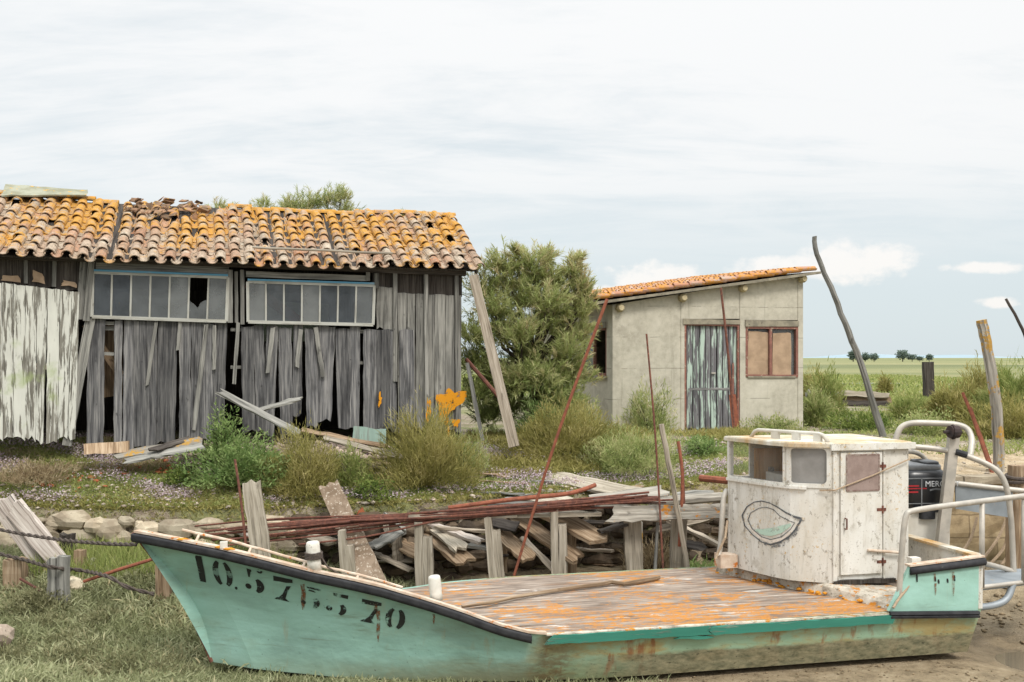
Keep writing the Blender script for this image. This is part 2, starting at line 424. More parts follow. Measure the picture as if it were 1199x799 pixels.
def m_hull():
    b = NB('hull_mint'); gc = b.attr('gc', 'Vector'); s_, v_, z_ = b.xyz(gc); p = b.pos()
    n = b.noise(b.map(gc, (.9, 1.6, 1.6)), 1.0, 5, .6)
    c = b.ramp(n, [(.30, S(124, 154, 142)), (.5, S(146, 184, 170)), (.68, S(158, 198, 186))])
    sc = b.noise(b.map(gc, (1.2, 9, 16)), 1.0, 6, .7)      # long scuffs
    c = b.mix(b.math('MULTIPLY', b.step(sc, .57, .72), .55), c, S(110, 120, 98))
    dn = b.noise(b.map(gc, (.7, 1.2, 1.5), (6, 2, 1)), 1.0, 6, .7)
    c = b.mix(b.math('MULTIPLY', b.step(dn, .5, .7), .45), c, S(128, 140, 116))
    lowd = b.math('MULTIPLY', b.step(b.math('ADD', z_, b.math('MULTIPLY', dn, .3)), .55, .2), .5)
    c = b.mix(lowd, c, S(122, 128, 98))
    # aft flat side: greener, ochre
    bl_ = b.math('MULTIPLY', b.step(b.math('ADD', z_, b.math('MULTIPLY', b.noise(b.map(gc, (1.5, 2, 3), (3, 3, 3)), 1.0, 6, .7), .5)), .62, .34), b.step(s_, -3.0, -.6))
    c = b.mix(b.math('MULTIPLY', bl_, .7), c, S(126, 118, 84))
    aft = b.step(s_, -.25, .15)
    c = b.mix(b.math('MULTIPLY', aft, .55), c, S(140, 160, 118))
    och = b.noise(b.map(gc, (1.1, 1, 2.5), (4, 0, 0)), 1.0, 5, .65)
    c = b.mix(b.math('MULTIPLY', b.math('MULTIPLY', b.step(och, .44, .60), aft), .85), c, S(158, 136, 84))
    st = b.noise(b.map(gc, (5.5, 1, .35), (1, 2, 0)), 1.0, 4, .6)
    c = b.mix(b.math('MULTIPLY', b.math('MULTIPLY', b.step(st, .54, .66), aft), .85), c, S(132, 84, 50))
    st2 = b.noise(b.map(gc, (7, 1, .4), (9, 5, 0)), 1.0, 4, .6)
    c = b.mix(b.math('MULTIPLY', b.step(st2, .62, .74), .35), c, S(150, 132, 96))
    pt_ = b.math('MULTIPLY', b.math('MULTIPLY', b.step(s_, -.22, .02), b.step(s_, .42, .15)), b.step(b.noise(gc, 7, 5, .7), .36, .56))
    c = b.mix(b.math('MULTIPLY', pt_, .75), c, S(112, 92, 64))
    gl = b.noise(b.map(gc, (2.4, 1, .5), (2, 7, 4)), 1.0, 5, .65)
    c = b.mix(b.math('MULTIPLY', b.math('MULTIPLY', b.step(gl, .54, .70), b.step(s_, -2.6, -1.2)), .5), c, S(150, 146, 112))
    # fouled bottom below an uneven waterline
    wl = b.math('ADD', z_, b.math('MULTIPLY', b.math('SUBTRACT', b.noise(gc, 3, 5, .7), .5), .10))
    foul = b.math('MULTIPLY', b.step(wl, .335, .295), b.step(s_, .2, 1.2))
    fc = b.ramp(b.noise(gc, 9, 6, .7), [(.35, S(84, 82, 62)), (.5, S(118, 112, 88)), (.68, S(146, 136, 108))])
    c = b.mix(b.math('MULTIPLY', foul, .92), c, fc)
    weed = b.math('MULTIPLY', b.step(b.noise(gc, 14, 5, .75), .58, .66), b.math('MULTIPLY', b.step(wl, .42, .30), b.step(s_, .1, .6)))
    c = b.mix(b.math('MULTIPLY', weed, .8), c, S(58, 56, 40))
    sp = b.step(b.noise(gc, 22, 3, .6), .70, .74)
    c = b.mix(b.math('MULTIPLY', sp, .7), c, S(70, 66, 56))
    return b.out(c, .72, b.bump(b.math('ADD', b.noise(gc, 12, 6, .7), b.math('MULTIPLY', b.noise(b.map(gc, (2.2, 2, 3)), 1.0, 3), 5.0)), .5, .006), spec=.35)
MT['hull'] = m_hull()
def m_deck():
    b = NB('deck_boards'); gc = b.attr('gc', 'Vector'); s_, t_, z_ = b.xyz(gc)
    g = b.noise(b.map(gc, (1.6, 14, 14)), 1.0, 6, .68, .3)
    c = b.ramp(g, [(.32, S(88, 76, 66)), (.48, S(134, 120, 108)), (.62, S(166, 152, 138)), (.74, S(206, 196, 186))])
    w = b.noise(b.map(gc, (1.2, 5, 5), (3, 3, 0)), 1.0, 5, .65)
    c = b.mix(b.math('MULTIPLY', b.step(w, .60, .66), .75), c, S(206, 200, 192))
    br = b.noise(b.map(gc, (.9, 3, 3), (8, 1, 0)), 1.0, 4, .6)
    c = b.mix(b.math('MULTIPLY', b.step(br, .50, .66), .5), c, S(128, 98, 74))
    l = b.math('ADD', b.math('MULTIPLY', b.noise(b.map(gc, (.9, 1.5, 1), (2, 0, 0)), 1.0, 3), .42), b.math('MULTIPLY', b.noise(b.map(gc, (6, 13, 9)), 1.0, 6, .72), .58))
    l = b.math('ADD', l, b.math('MULTIPLY', b.step(t_, 1.5, .2), .045))
    l = b.math('ADD', l, b.math('MULTIPLY', b.step(s_, -1.5, 1.5), .03))
    lm = b.math('MULTIPLY', b.step(l, .54, .585), b.step(b.noise(b.map(gc, (14, 40, 9)), 1.0, 4, .7), .38, .52))
    c = b.mix(lm, c, b.mix(b.noise(gc, 30, 3), S(192, 130, 50), S(168, 112, 58)))
    seam = b.math('LESS_THAN', b.math('FRACT', b.math('MULTIPLY', t_, 1/.23)), .035)
    c = b.mix(b.math('MULTIPLY', seam, .35), c, S(70, 60, 52))
    return b.out(c, .9, b.bump(b.math('ADD', g, b.math('MULTIPLY', lm, .4)), .5, .006), spec=.2)
MT['deck'] = m_deck()
def m_cabin(name='cabin_white', base=S(212, 209, 201), low=S(196, 189, 175)):
    b = NB(name); p = b.pos(); x, y, z = b.xyz(p)
    n = b.noise(b.map(p, (2.2, 2.2, .9)), 1.0, 6, .65)
    c = b.ramp(n, [(.32, low), (.52, base), (.7, S(222, 220, 214))])
    run = b.noise(b.map(p, (11, 11, 1.6)), 1.0, 6, .72, .4)
    c = b.mix(b.math('MULTIPLY', b.step(run, .52, .70), .5), c, S(158, 151, 136))
    grime = b.noise(p, 4.5, 6, .72)
    c = b.mix(b.math('MULTIPLY', b.step(grime, .54, .70), .5), c, S(150, 141, 122))
    chip = b.step(b.noise(b.map(p, (13, 13, 9), (3, 1, 7)), 1.0, 6, .78), .585, .615)
    c = b.mix(b.math('MULTIPLY', chip, .7), c, S(126, 116, 100))
    sp = b.noise(p, 26, 5, .75); big = b.noise(p, 2.0, 2)
    lm = b.math('MULTIPLY', b.step(sp, .58, .64), b.step(big, .48, .6))
    c = b.mix(b.math('MULTIPLY', lm, .85), c, S(184, 146, 72))
    g = b.step(b.noise(p, 40, 5, .75), .61, .66)
    c = b.mix(b.math('MULTIPLY', g, .55), c, S(112, 106, 94))
    return b.out(c, .7, b.bump(b.noise(p, 35, 5, .7), .4, .003), spec=.3)
MT['cabin'] = m_cabin()
MT['cabin_edge'] = m_cabin('cabin_roof_edge', S(196, 186, 166), S(180, 140, 84))
def m_curb():
    b = NB('curb_lichen'); p = b.pos()
    c = b.ramp(b.noise(p, 7, 6, .7), [(.35, S(128, 118, 104)), (.5, S(182, 172, 156)), (.66, S(204, 196, 182))])
    c = b.mix(b.step(b.noise(p, 6, 6, .72), .55, .6), c, S(190, 124, 44))
    c = b.mix(b.math('MULTIPLY', b.step(b.noise(p, 30, 4, .7), .58, .64), .7), c, S(96, 88, 76))
    return b.out(c, .9, b.bump(b.noise(p, 25, 5, .7), .6, .008), spec=.2)
MT['curb'] = m_curb()
def m_glass(name, tint, film, rough=.12):
    "dirty pane: a film of grime over reflecting, partly clear glass"
    b = NB(name); p = b.pos()
    n = b.noise(p, 3.5, 5, .6); rv = b.math('FRACT', b.math('MULTIPLY', b.attr('rnd'), 7.3))
    c = b.mix(n, tint, tuple(x*1.5 for x in tint[:3])+(1,)); c = b.mix(b.math('MULTIPLY', rv, .45), c, S(150, 150, 144))
    return b.out(c, rough, None, 0, .6, alpha=b.math('ADD', b.math('MULTIPLY_ADD', b.step(n, .3, .7), .22, film-.12), b.math('MULTIPLY', rv, .28)))
MT['glass_shed'] = m_glass('glass_dusty', S(66, 70, 74), .48)
MT['glass_cabin'] = m_glass('glass_cabin', S(120, 116, 112), .08, .08)
MT['glass_dark'] = m_glass('glass_frosted', S(120, 116, 114), .75, .3)
def m_stencil():
    b = NB('stencil_black'); p = b.pos()
    a = b.math('SUBTRACT', 1.0, b.math('MULTIPLY', b.step(b.noise(b.map(p, (6, 6, 9)), 1.0, 6, .75), .53, .62), .8))
    return b.out(S(38, 40, 38), .7, alpha=a)
MT['stencil'] = m_stencil()
def m_fade(name, col, lo, hi, sc=9):
    b = NB(name); p = b.pos()
    a = b.math('SUBTRACT', 1.0, b.step(b.noise(p, sc, 6, .75), lo, hi))
    return b.out(col, .8, alpha=a)
MT['stencil_worn'] = m_fade('stencil_worn', S(44, 46, 42), .50, .62, 11)
MT['rust_run'] = m_fade('rust_run', S(126, 86, 58), .34, .66, 14)
MT['draw_grey'] = m_fade('draw_grey', S(84, 86, 88), .52, .68, 26)
MT['draw_smudge'] = m_fade('draw_smudge', S(108, 110, 112), .38, .56, 16)
MT['draw_mint'] = m_fade('draw_mint', S(176, 200, 184), .5, .66, 12)
MT['draw_pale'] = m_fade('draw_pale', S(214, 204, 192), .55, .7, 12)
MT['orange_lichen'] = m_fade('orange_lichen', S(206, 138, 24), .54, .62, 13)
MT['lich_spot'] = m_fade('lich_spot', S(214, 138, 30), .62, .7, 20)
MT['cowl'] = blotch('cowl_black', S(24, 25, 28), S(32, 33, 36), 4, None, .6, .3, .0005, 9, .5)
MT['cowl_grey'] = blotch('cowl_grey', S(96, 98, 100), S(120, 122, 124), 5, None, .6, .4, .0005, 9, .5)
MT['decal_white'] = blotch('decal_white', S(200, 202, 204), S(180, 182, 184), 5)
MT['decal_red'] = blotch('decal_red', S(160, 44, 48), S(140, 40, 44), 5)
MT['bark'] = blotch('bark', S(94, 84, 72), S(64, 56, 48), 14, S(44, 38, 34), .6, .95, .01, 30)

MT['l_tam'] = leaf('leaf_tamarisk', [S(88, 102, 56), S(126, 138, 80), S(152, 160, 102), S(174, 174, 124), S(186, 172, 134)])
MT['l_dark'] = leaf('leaf_dark', [S(58, 76, 36), S(92, 110, 52), S(118, 130, 66), S(140, 146, 84)])
MT['l_green'] = leaf('leaf_green', [S(80, 100, 58), S(108, 130, 74), S(134, 152, 94), S(154, 166, 112)])
MT['l_olive'] = leaf('leaf_olive', [S(94, 94, 50), S(132, 128, 72), S(158, 150, 92), S(178, 166, 116)])
MT['l_marsh'] = leaf('leaf_marsh', [S(94, 98, 66), S(128, 131, 94), S(152, 155, 118), S(170, 169, 134), S(182, 168, 132)])
MT['l_grass'] = leaf('leaf_grass', [S(90, 106, 54), S(126, 138, 76), S(152, 156, 96), S(172, 166, 114)])
MT['l_dry'] = leaf('leaf_dry', [S(110, 92, 70), S(140, 122, 94), S(166, 150, 120), S(184, 170, 142)])
MT['l_flower'] = leaf('flower_lilac', [S(150, 128, 138), S(178, 158, 166), S(196, 180, 184), S(206, 196, 192)])
MT['l_far'] = leaf('leaf_far', [S(92, 106, 96), S(108, 122, 110), S(126, 138, 124)])
# ------------------------------------------------------------------ terrain
def bankY(X): return np.interp(X, [-40, -4.2, -1.6, 0.3, 3.2, 40], [14.5, 14.45, 14.8, 15.3, 15.9, 15.9])
def gz(X, Y):
    X = np.asarray(X, float); Y = np.asarray(Y, float)
    left = sm(-1.2, -4.2, X)
    low = .02 + left*.55*sm(11.0, 14.3, Y) + (1-left)*.28*sm(13.4, 15.4, Y)
    low = low + .05*sm(10.9, 10.2, Y) + .03*lumps(X, Y, 1.3, 3)*(.35+left)*sm(0, 1.0, np.abs(X-1)*0+1)
    low = low - .05*sm(4.9, 5.6, X)*sm(13.2, 12.0, Y)
    low = low - .07*np.exp(-((X-5.95)/.9)**2-((Y-11.8)/.55)**2)
    bk = bankY(X)
    edge = np.interp(X, [-8, -2, 0, 2.6, 3.4, 40], [1.15, 1.15, 1.2, 1.3, 1.5, 1.5])
    yard = np.interp(X, [-9, -5, -1, 40], [2.02, 1.95, 1.85, 1.85])
    ramp = np.interp(X, [-8, 2, 4, 40], [2.3, 3.0, 3.4, 3.4])
    hi = edge+(yard-edge)*sm(-.3, 1, (Y-bk)/ramp) + .045*lumps(X, Y, 1.7, 5)
    hi = hi*(1-sm(34, 60, Y)) + 1.72*sm(34, 60, Y)
    hi = np.where(Y > 60, hi - .0*Y, hi)
    st = sm(-.07, .07, Y-bk)
    return low*(1-st)+hi*st
def gzs(x, y): return float(gz(np.array([x]), np.array([y]))[0])

def sheet(name, xs, ys, mat):
    X, Y = np.meshgrid(xs, ys); Z = gz(X, Y)
    nx, ny = len(xs), len(ys)
    v = np.stack([X.ravel(), Y.ravel(), Z.ravel()], 1)
    i = np.arange(ny-1)[:, None]*nx+np.arange(nx-1)[None, :]
    q = np.stack([i, i+1, i+1+nx, i+nx], -1).reshape(-1, 4)
    o = raw_mesh(name, v, q, np.zeros((0, 3), int), np.zeros(len(v)), mat)
    o.data.polygons.foreach_set('use_smooth', [True]*len(o.data.polygons))
    x, y, z = v.T; bk = bankY(x)
    path = sm(2.0, 2.9, x+.4*lumps(x, y, 1.5, 8))*sm(-.1, .2, y-bk)*sm(2.6, 1.7, y-bk+.4*lumps(x, y, 1.3, 9))
    mud = sm(.05, -.2, y-bk)
    far = sm(26, 40, y)
    for nm, a in (('path', path), ('mud', mud), ('far', far)):
        at = o.data.attributes.new(nm, 'FLOAT', 'POINT'); at.data.foreach_set('value', a.astype(np.float32))
    return o
def m_ground():
    b = NB('ground_soil'); p = b.pos(); x, y, z = b.xyz(p)
    n = b.noise(p, 1.5, 6, .65); n2 = b.noise(p, 12, 6, .7)
    dirt = b.ramp(b.math('ADD', b.math('MULTIPLY', n, .5), b.math('MULTIPLY', n2, .5)), [(.34, S(112, 98, 82)), (.5, S(156, 142, 122)), (.64, S(190, 178, 160))])
    gm = b.step(b.math('ADD', b.math('MULTIPLY', b.noise(p, 1.1, 4), .6), b.math('MULTIPLY', n2, .4)), .46, .56)
    grass = b.ramp(b.noise(p, 18, 5, .7), [(.35, S(86, 94, 52)), (.55, S(126, 130, 76)), (.7, S(154, 148, 98))])
    c = b.mix(b.math('MULTIPLY', gm, .85), dirt, grass)
    # far marsh: long bands of olive and straw
    fb = b.noise(b.map(p, (.006, .035, 1)), 1.0, 5, .6)
    marsh = b.ramp(fb, [(.35, S(98, 104, 68)), (.5, S(122, 124, 82)), (.62, S(140, 136, 96))])
    c = b.mix(b.attr('far'), c, marsh)
    sand = b.ramp(b.noise(p, 5, 6, .65), [(.35, S(170, 148, 116)), (.55, S(196, 176, 146)), (.7, S(206, 190, 162))])
    c = b.mix(b.attr('path'), c, sand)
    mud = b.ramp(b.noise(p, 3.2, 8, .76), [(.34, S(112, 98, 76)), (.5, S(158, 140, 112)), (.66, S(182, 164, 136))])
    # damp low mud to the right
    wet = b.math('MULTIPLY', b.step(x, 4.6, 5.6), b.step(b.noise(p, 1.0, 4), .38, .55))
    mud = b.mix(b.math('MULTIPLY', wet, .55), mud, S(108, 96, 76))
    left = b.step(x, -.8, -2.2)
    mud = b.mix(b.math('MULTIPLY', left, .8), mud, S(100, 98, 66))
    steep = b.step(b.xyz(b.normal())[2], .75, .4)
    mud = b.mix(steep, mud, b.mix(n2, S(104, 90, 74), S(150, 134, 114)))
    c = b.mix(b.attr('mud'), c, mud)
    rough = b.math('MULTIPLY_ADD', b.math('MULTIPLY', wet, b.attr('mud')), -.4, .92)
    return b.out(c, rough, b.bump(b.math('ADD', b.math('ADD', b.noise(p, 22, 6, .7), b.noise(p, 5, 4)), b.math('MULTIPLY', b.noise(p, 60, 4, .7), .5)), 1.0, .045), spec=.3)
MT['ground'] = m_ground()
xs = np.concatenate([np.linspace(-60, -14, 24)[:-1], np.arange(-14, 20, .1), np.linspace(20, 90, 30)])
ys = np.concatenate([np.linspace(-30, 7.5, 12)[:-1], np.arange(7.5, 30, .1), np.linspace(30, 62, 40)])
tag(sheet('ground', xs, ys, MT['ground']), None, None, None, 'structure')
xs2 = np.linspace(-3000, 3000, 61); ys2 = np.array([61.9, 80, 120, 200, 400, 800, 1600, 3500, 7000])
g2 = sheet('terrain', xs2, ys2, MT['ground']); tag(g2, None, None, None, 'structure'); g2.location.z -= .004
# sides of the near ground sheet
for nm, xa, xb in (('terrain', -3000, -59.8), ('terrain', 89.8, 3000)):
    s_ = sheet(nm, np.linspace(xa, xb, 8), np.linspace(-30, 62, 24), MT['ground']); tag(s_, None, None, None, 'structure'); s_.location.z -= .012

# channel of water in the marsh, puddle by the stern, blue hills on the horizon
def m_water():
    b = NB('still_water'); p = b.pos()
    return b.out(S(104, 98, 84), .06, None, spec=.6)
MT['water'] = m_water()
def blob_sheet(name, cx, cy, rx, ry, z, mat, seed, n=40, ang=0.0):
    r = np.random.default_rng(seed); ph = r.uniform(0, 6.28, 5); vs = [(cx, cy, z)]; ca, sa = math.cos(ang), math.sin(ang)
    for i in range(n):
        a = 6.28318*i/n; k = 1+.22*math.sin(2*a+ph[0])+.18*math.sin(3*a+ph[1])+.1*math.sin(5*a+ph[2])+.07*math.sin(9*a+ph[3])
        X, Y = math.cos(a)*rx*k, math.sin(a)*ry*k
        vs.append((cx+X*ca-Y*sa, cy+X*sa+Y*ca, z))
    m = MB(); m.add(vs, [(0, 1+i, 1+(i+1) % n) for i in range(n)])
    return m.build(name, mat)
tag(blob_sheet('water', 20.6, 63, 2.6, .7, 1.79, MT['water'], 4), None, None, None, 'structure')
pz = gzs(5.95, 11.8)+.035
tag(blob_sheet('puddle', 5.95, 11.8, 1.1, .7, pz, MT['water'], 6, ang=.15), None, None, None, 'structure')
m = MB(); N = 60; hv = []
for i in range(N+1):
    x = -1500+6000*i/N; h = 14+9*math.sin(i*.37)+6*math.sin(i*.9+1)
    hv += [(x, 6000, 0), (x, 6400, max(6, h)), (x, 6900, 0)]
m.add(hv, [(i*3, i*3+3, i*3+4, i*3+1) for i in range(N)]+[(i*3+1, i*3+4, i*3+5, i*3+2) for i in range(N)])
MT['hill'] = blotch('hill_blue', S(150, 166, 176), S(140, 158, 166), .002)
tag(m.build('hills', MT['hill']), None, None, None, 'structure')

# ------------------------------------------------------------------ tiles
def tile_roof(m, E, u, sl, nrm, ncol, nrow, pitch, row, skip=lambda c, r: False, jit=.012, sag=lambda a: 0.0, r0=.082):
    "canal tiles: covers over pans, columns spaced along u, rows climbing sl from the eave E"
    u, sl, nrm, E = V(u).normalized(), V(sl).normalized(), V(nrm).normalized(), V(E)
    for c in range(ncol):
        cj = random.uniform(-jit, jit)
        for kind in (0, 1):
            for r in range(nrow):
                if skip(c, r): continue
                a = (c+(.5 if kind else 0))*pitch+cj+random.uniform(-jit, jit)*.8
                b0 = r*row+random.uniform(-.03, .03)-(.04 if kind == 0 else 0); ln = row*1.32
                yaw = random.uniform(-.10, .10)
                o = E+u*a+sl*b0+V((0, 0, sag(a)))
                ax = (sl+u*yaw).normalized(); ux = (u-ax*u.dot(ax)).normalized()
                seg = 6; vs = []; gs = []
                for e, (bb, rr, lift) in enumerate(((0, r0, .030), (ln, r0*.84, .0))):
                    for w in (0, 1):
                        for j in range(seg+1):
                            th = math.pi*(j/seg)
                            rad = rr-(.014 if w else 0)
                            if kind == 1: q = ux*math.cos(th)*rad+nrm*(math.sin(th)*rad*.95+.028+lift)
                            else: q = ux*math.cos(th)*rad+nrm*(-math.sin(th)*rad*.7+.05+lift)
                            vs.append(o+ax*bb+q); gs.append(((r+.5)/nrow, a, 0))
                n = seg+1; fs = []
                for w in (0, 1):
                    for j in range(seg):
                        A, B = w*n+j, 2*n+w*n+j
                        fs.append((A, A+1, B+1, B))
                for j in range(seg): fs.append((j, n+j, n+j+1, j+1))
                fs += [(0, 2*n, 3*n, n), (seg, n+seg, 3*n+seg, 2*n+seg)]
                m.add(vs, fs, random.random(), gs)

# ------------------------------------------------------------------ wooden shed
SW = Wall(542, 17.45, 16)
su, sn = SW.u, SW.n
shed = thing('wooden_shed', V((SW.at(300, 500).x, SW.at(300, 500).y, 1.9)),
    'long ramshackle grey wooden shed with an orange lichened tile roof and two strip windows', 'shed')
def bars(m, p, q, off, w, t, wall=SW, **k):
    m.bar(wall.at(p[0], p[1], off), wall.at(q[0], q[1], off), w, t, wall.n, **k)
def qs(m, bl, br, tr, tl, off, t, wall=SW, **k):
    m.slab(wall.at(*bl, off), wall.at(*br, off), wall.at(*tr, off), wall.at(*tl, off), wall.n*t, **k)
# hidden faces: dark gable and rear boards close the shed, floor of the dim interior
rear = 4.1; m = MB()
A, B = SW.at(-60, 500), SW.at(541, 500)
for q in (A, B):
    c0 = V((q.x, q.y, 0))-sn*.12; c1 = c0-sn*rear
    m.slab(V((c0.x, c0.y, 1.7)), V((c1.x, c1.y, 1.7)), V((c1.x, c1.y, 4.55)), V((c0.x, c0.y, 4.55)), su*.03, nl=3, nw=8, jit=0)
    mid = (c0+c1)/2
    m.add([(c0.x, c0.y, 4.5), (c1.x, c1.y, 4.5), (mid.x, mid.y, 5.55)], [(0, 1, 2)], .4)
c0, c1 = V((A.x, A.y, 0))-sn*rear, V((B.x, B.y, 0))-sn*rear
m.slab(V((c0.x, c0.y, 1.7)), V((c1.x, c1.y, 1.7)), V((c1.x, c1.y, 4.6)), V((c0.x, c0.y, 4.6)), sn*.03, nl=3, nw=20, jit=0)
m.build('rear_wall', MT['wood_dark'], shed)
# lower boards
random.seed(11)
m = MB(); pale = MB()
boards = [(103, 101, 20, 372, 530, .03), (134, 133, 9, 375, 524, .02), (146, 143, 14, 374, 527, .01)]
x = 155.0
while x < 482:
    w = random.choice([11, 13, 15, 17, 20, 22]); lean = random.uniform(-5, 3)
    top = np.interp(x, [150, 270, 290, 440, 485], [374, 377, 381, 384, 386])+random.uniform(-2, 3)
    bot = np.interp(x, [150, 260, 330, 480], [527, 514, 506, 503])+random.choice([random.uniform(-6, 6), random.uniform(-12, 0), random.uniform(-6, 6), random.uniform(-6, 6), random.uniform(-24, -6)])
    if not (275 < x+w/2 < 283 or 418 < x+w/2 < 424): boards.append((x, x+lean, w, top, bot, random.uniform(0, .035)))
    x += w+random.choice([0.2, 0.4, .8, 1.4, 2.6, 4.2])
for (xt, xb, w, yt, yb, off) in boards:
    qs(m, (xb, yb), (xb+w, yb-1), (xt+w, yt+.5), (xt, yt), .01+off, .022, nl=9, nw=4, jit=.010, rag=.015, bot_rag=.045)
for (xt, xb, w, yt, yb) in [(181, 170, 4, 376, 452), (239, 224, 5, 380, 505), (249, 249, 4, 382, 432), (277, 272, 4, 378, 450), (317, 311, 5, 384, 436), (350, 345, 5, 385, 430), (367, 376, 5, 383, 442), (209, 206, 4, 376, 410)]:
    qs(pale, (xb, yb), (xb+w, yb), (xt+w, yt), (xt, yt), .07, .02, nl=6, nw=1, jit=.006, rag=.02)
m.build('plank_wall', MT['wood_grey'], shed)
pale.build('batten', MT['wood_silver'], shed)
# right part: taller pale boards with battens
m = MB()
for (x0, x1, y0, y1) in [(441, 452, 336, 386), (452, 462, 337, 388), (466, 476, 343, 500), (477, 486, 344, 500), (487, 497, 344, 502), (499, 509, 345, 503), (509.5, 521, 345, 503), (521.5, 532, 346, 505), (532.5, 540, 346, 506)]:
    qs(m, (x0, y1), (x1, y1), (x1, y0), (x0, y0), .02, .022, nl=9, nw=3, jit=.006, rag=.006, bot_rag=.05)
m.build('board_wall', MT['wood_silver'], shed)
m = MB()
for (x0, x1, y0, y1) in [(441, 456, 387, 500), (457, 463, 388, 500), (468, 474, 386, 500), (474.5, 485, 386, 498)]:
    qs(m, (x0, y1), (x1, y1), (x1, y0), (x0, y0), .05, .02, nl=8, nw=3, jit=.006, rag=.02, bot_rag=.05)
m.build('patch_boards', MT['wood_grey'], shed)
# lichen splashes on the boards
def blotpatch(m, x0, y0, x1, y1):
    cx, cy, rx, ry = (x0+x1)/2, (y0+y1)/2, (x1-x0)*.55, (y1-y0)*.55; ph = [random.uniform(0, 6.28) for _ in range(4)]; vs = []
    for i in range(28):
        a = 6.2832*i/28; k = 1+.3*math.sin(2*a+ph[0])+.25*math.sin(3*a+ph[1])+.2*math.sin(5*a+ph[2])+random.uniform(-.15, .15)
        vs.append(SW.at(cx+rx*k*math.cos(a), cy+ry*k*math.sin(a), .079))
    m.add([SW.at(cx, cy, .079)]+vs, [(0, 1+i, 1+(i+1) % 28) for i in range(28)])
m = MB()
for (x0, y0, x1, y1) in [(514, 456, 537, 488), (499, 468, 504, 496), (521, 484, 526, 506), (443, 462, 447, 474), (530, 490, 537, 500)]:
    m = MB(); qs(m, (x0, y1), (x1, y1), (x1, y0), (x0, y0), .078, .002, nl=1, nw=1, jit=0, rag=0) if False else blotpatch(m, x0, y0, x1, y1); m.build('lichen_patch', MT['orange_lichen'], shed)
# posts
for (a, b_, w, off) in [((98, 306), (93, 374), .10, .06), ((107, 306), (101, 376), .09, .10), ((269.5, 316), (269.5, 378), .075, .08), ((283.5, 316), (284, 380), .06, .08), ((276.5, 318), (277, 378), .05, .02),
                        ((441, 320), (441, 338), .07, .06), ((463, 320), (463, 447), .065, .075), ((499, 321), (500, 500), .06, .075), ((535, 321), (536, 506), .06, .075), ((431, 318), (431, 329), .06, .09), ((30, 298), (30, 332), .05, .04), ((64, 300), (63, 336), .055, .04)]:
    m = MB(); bars(m, a, b_, off, w, .06, jit=.003, nl=5); m.build('post', MT['wood_silver'], shed)
m = MB(); bars(m, (106, 372), (78, 522), .06, .135, .06, jit=.005, nl=7); m.build('leaning_jamb', MT['wood_silver'], shed)
# eave plate, header boards, rails
m = MB()
bars(m, (-40, 298), (546, 320), .10, .085, .10, jit=.004, nl=14, nw=2)
m.build('eave_beam', MT['wood_dark'], shed)
m = MB(); bars(m, (112, 311), (268, 317), .055, .11, .03, nl=8, jit=.003); m.build('header', MT['wood_silver'], shed)
m = MB(); bars(m, (288, 321), (430, 326), .055, .09, .03, nl=8, jit=.003); m.build('header', MT['wood_silver'], shed)
m = MB(); bars(m, (104, 378), (140, 379), .0, .05, .03); m.build('rail', MT['wood_silver'], shed)
m = MB(); bars(m, (100, 413), (140, 415), .0, .05, .03); m.build('rail', MT['wood_silver'], shed)
m = MB(); bars(m, (270, 386), (295, 387), -.01, .05, .03); m.build('rail', MT['wood_silver'], shed)
m = MB(); bars(m, (270, 430), (295, 430), -.01, .05, .03); m.build('rail', MT['wood_silver'], shed)
m = MB(); bars(m, (405, 388), (440, 389), -.01, .06, .03); m.build('rail', MT['wood_silver'], shed)
m = MB(); bars(m, (405, 425), (440, 425), -.01, .05, .03); m.build('rail', MT['wood_silver'], shed)
m = MB(); bars(m, (104, 384), (140, 385), -.05, .06, .02); m.build('rail', MT['wood_silver'], shed)

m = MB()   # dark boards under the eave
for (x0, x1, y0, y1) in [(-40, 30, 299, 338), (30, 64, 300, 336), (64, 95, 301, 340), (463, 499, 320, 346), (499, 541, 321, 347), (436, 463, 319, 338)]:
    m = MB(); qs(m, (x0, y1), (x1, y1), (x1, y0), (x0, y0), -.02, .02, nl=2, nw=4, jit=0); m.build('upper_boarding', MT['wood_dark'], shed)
m = MB()
for (x0, y0, x1, y1) in [(2, 322, 24, 329), (38, 318, 52, 331), (72, 327, 90, 335)]:
    m = MB(); qs(m, (x0, y1), (x1, y1+1), (x1-3, y0+2), (x0+2, y0), .012, .01, nl=3, nw=2, jit=.02, rag=.02); m.build('torn_panel', MT['curtain'], shed)
# white door
random.seed(5)
m = MB(); xs_ = [-26, -12, 2, 16, 30, 43, 56.5, 71, 84.5, 93.5]
for i in range(len(xs_)-1):
    a, b_ = xs_[i], xs_[i+1]; sh = -10*(i+1)/len(xs_)
    gap = {5: 4.2, 2: 1.3, 7: 1.6, 6: 1.0}.get(i, .5)
    qs(m, (a+sh+4+gap*.3, 514+random.uniform(-4, 4)), (b_+sh+4-gap, 516+random.uniform(-4, 4)), (b_-.6, np.interp(b_, [0, 93], [331, 342])), (a, np.interp(a, [0, 93], [331, 342])), .09, .028, nl=10, nw=3, jit=.008 if i in (5, 6) else .004, rag=.01, bot_rag=.05)
door = m.build('door', MT['paint_white'], shed)
m = MB(); bars(m, (-30, 428), (86, 430), .055, .09, .025); bars(m, (-30, 352), (92, 358), .055, .09, .025); m.build('ledge', MT['wood_pale'], door)
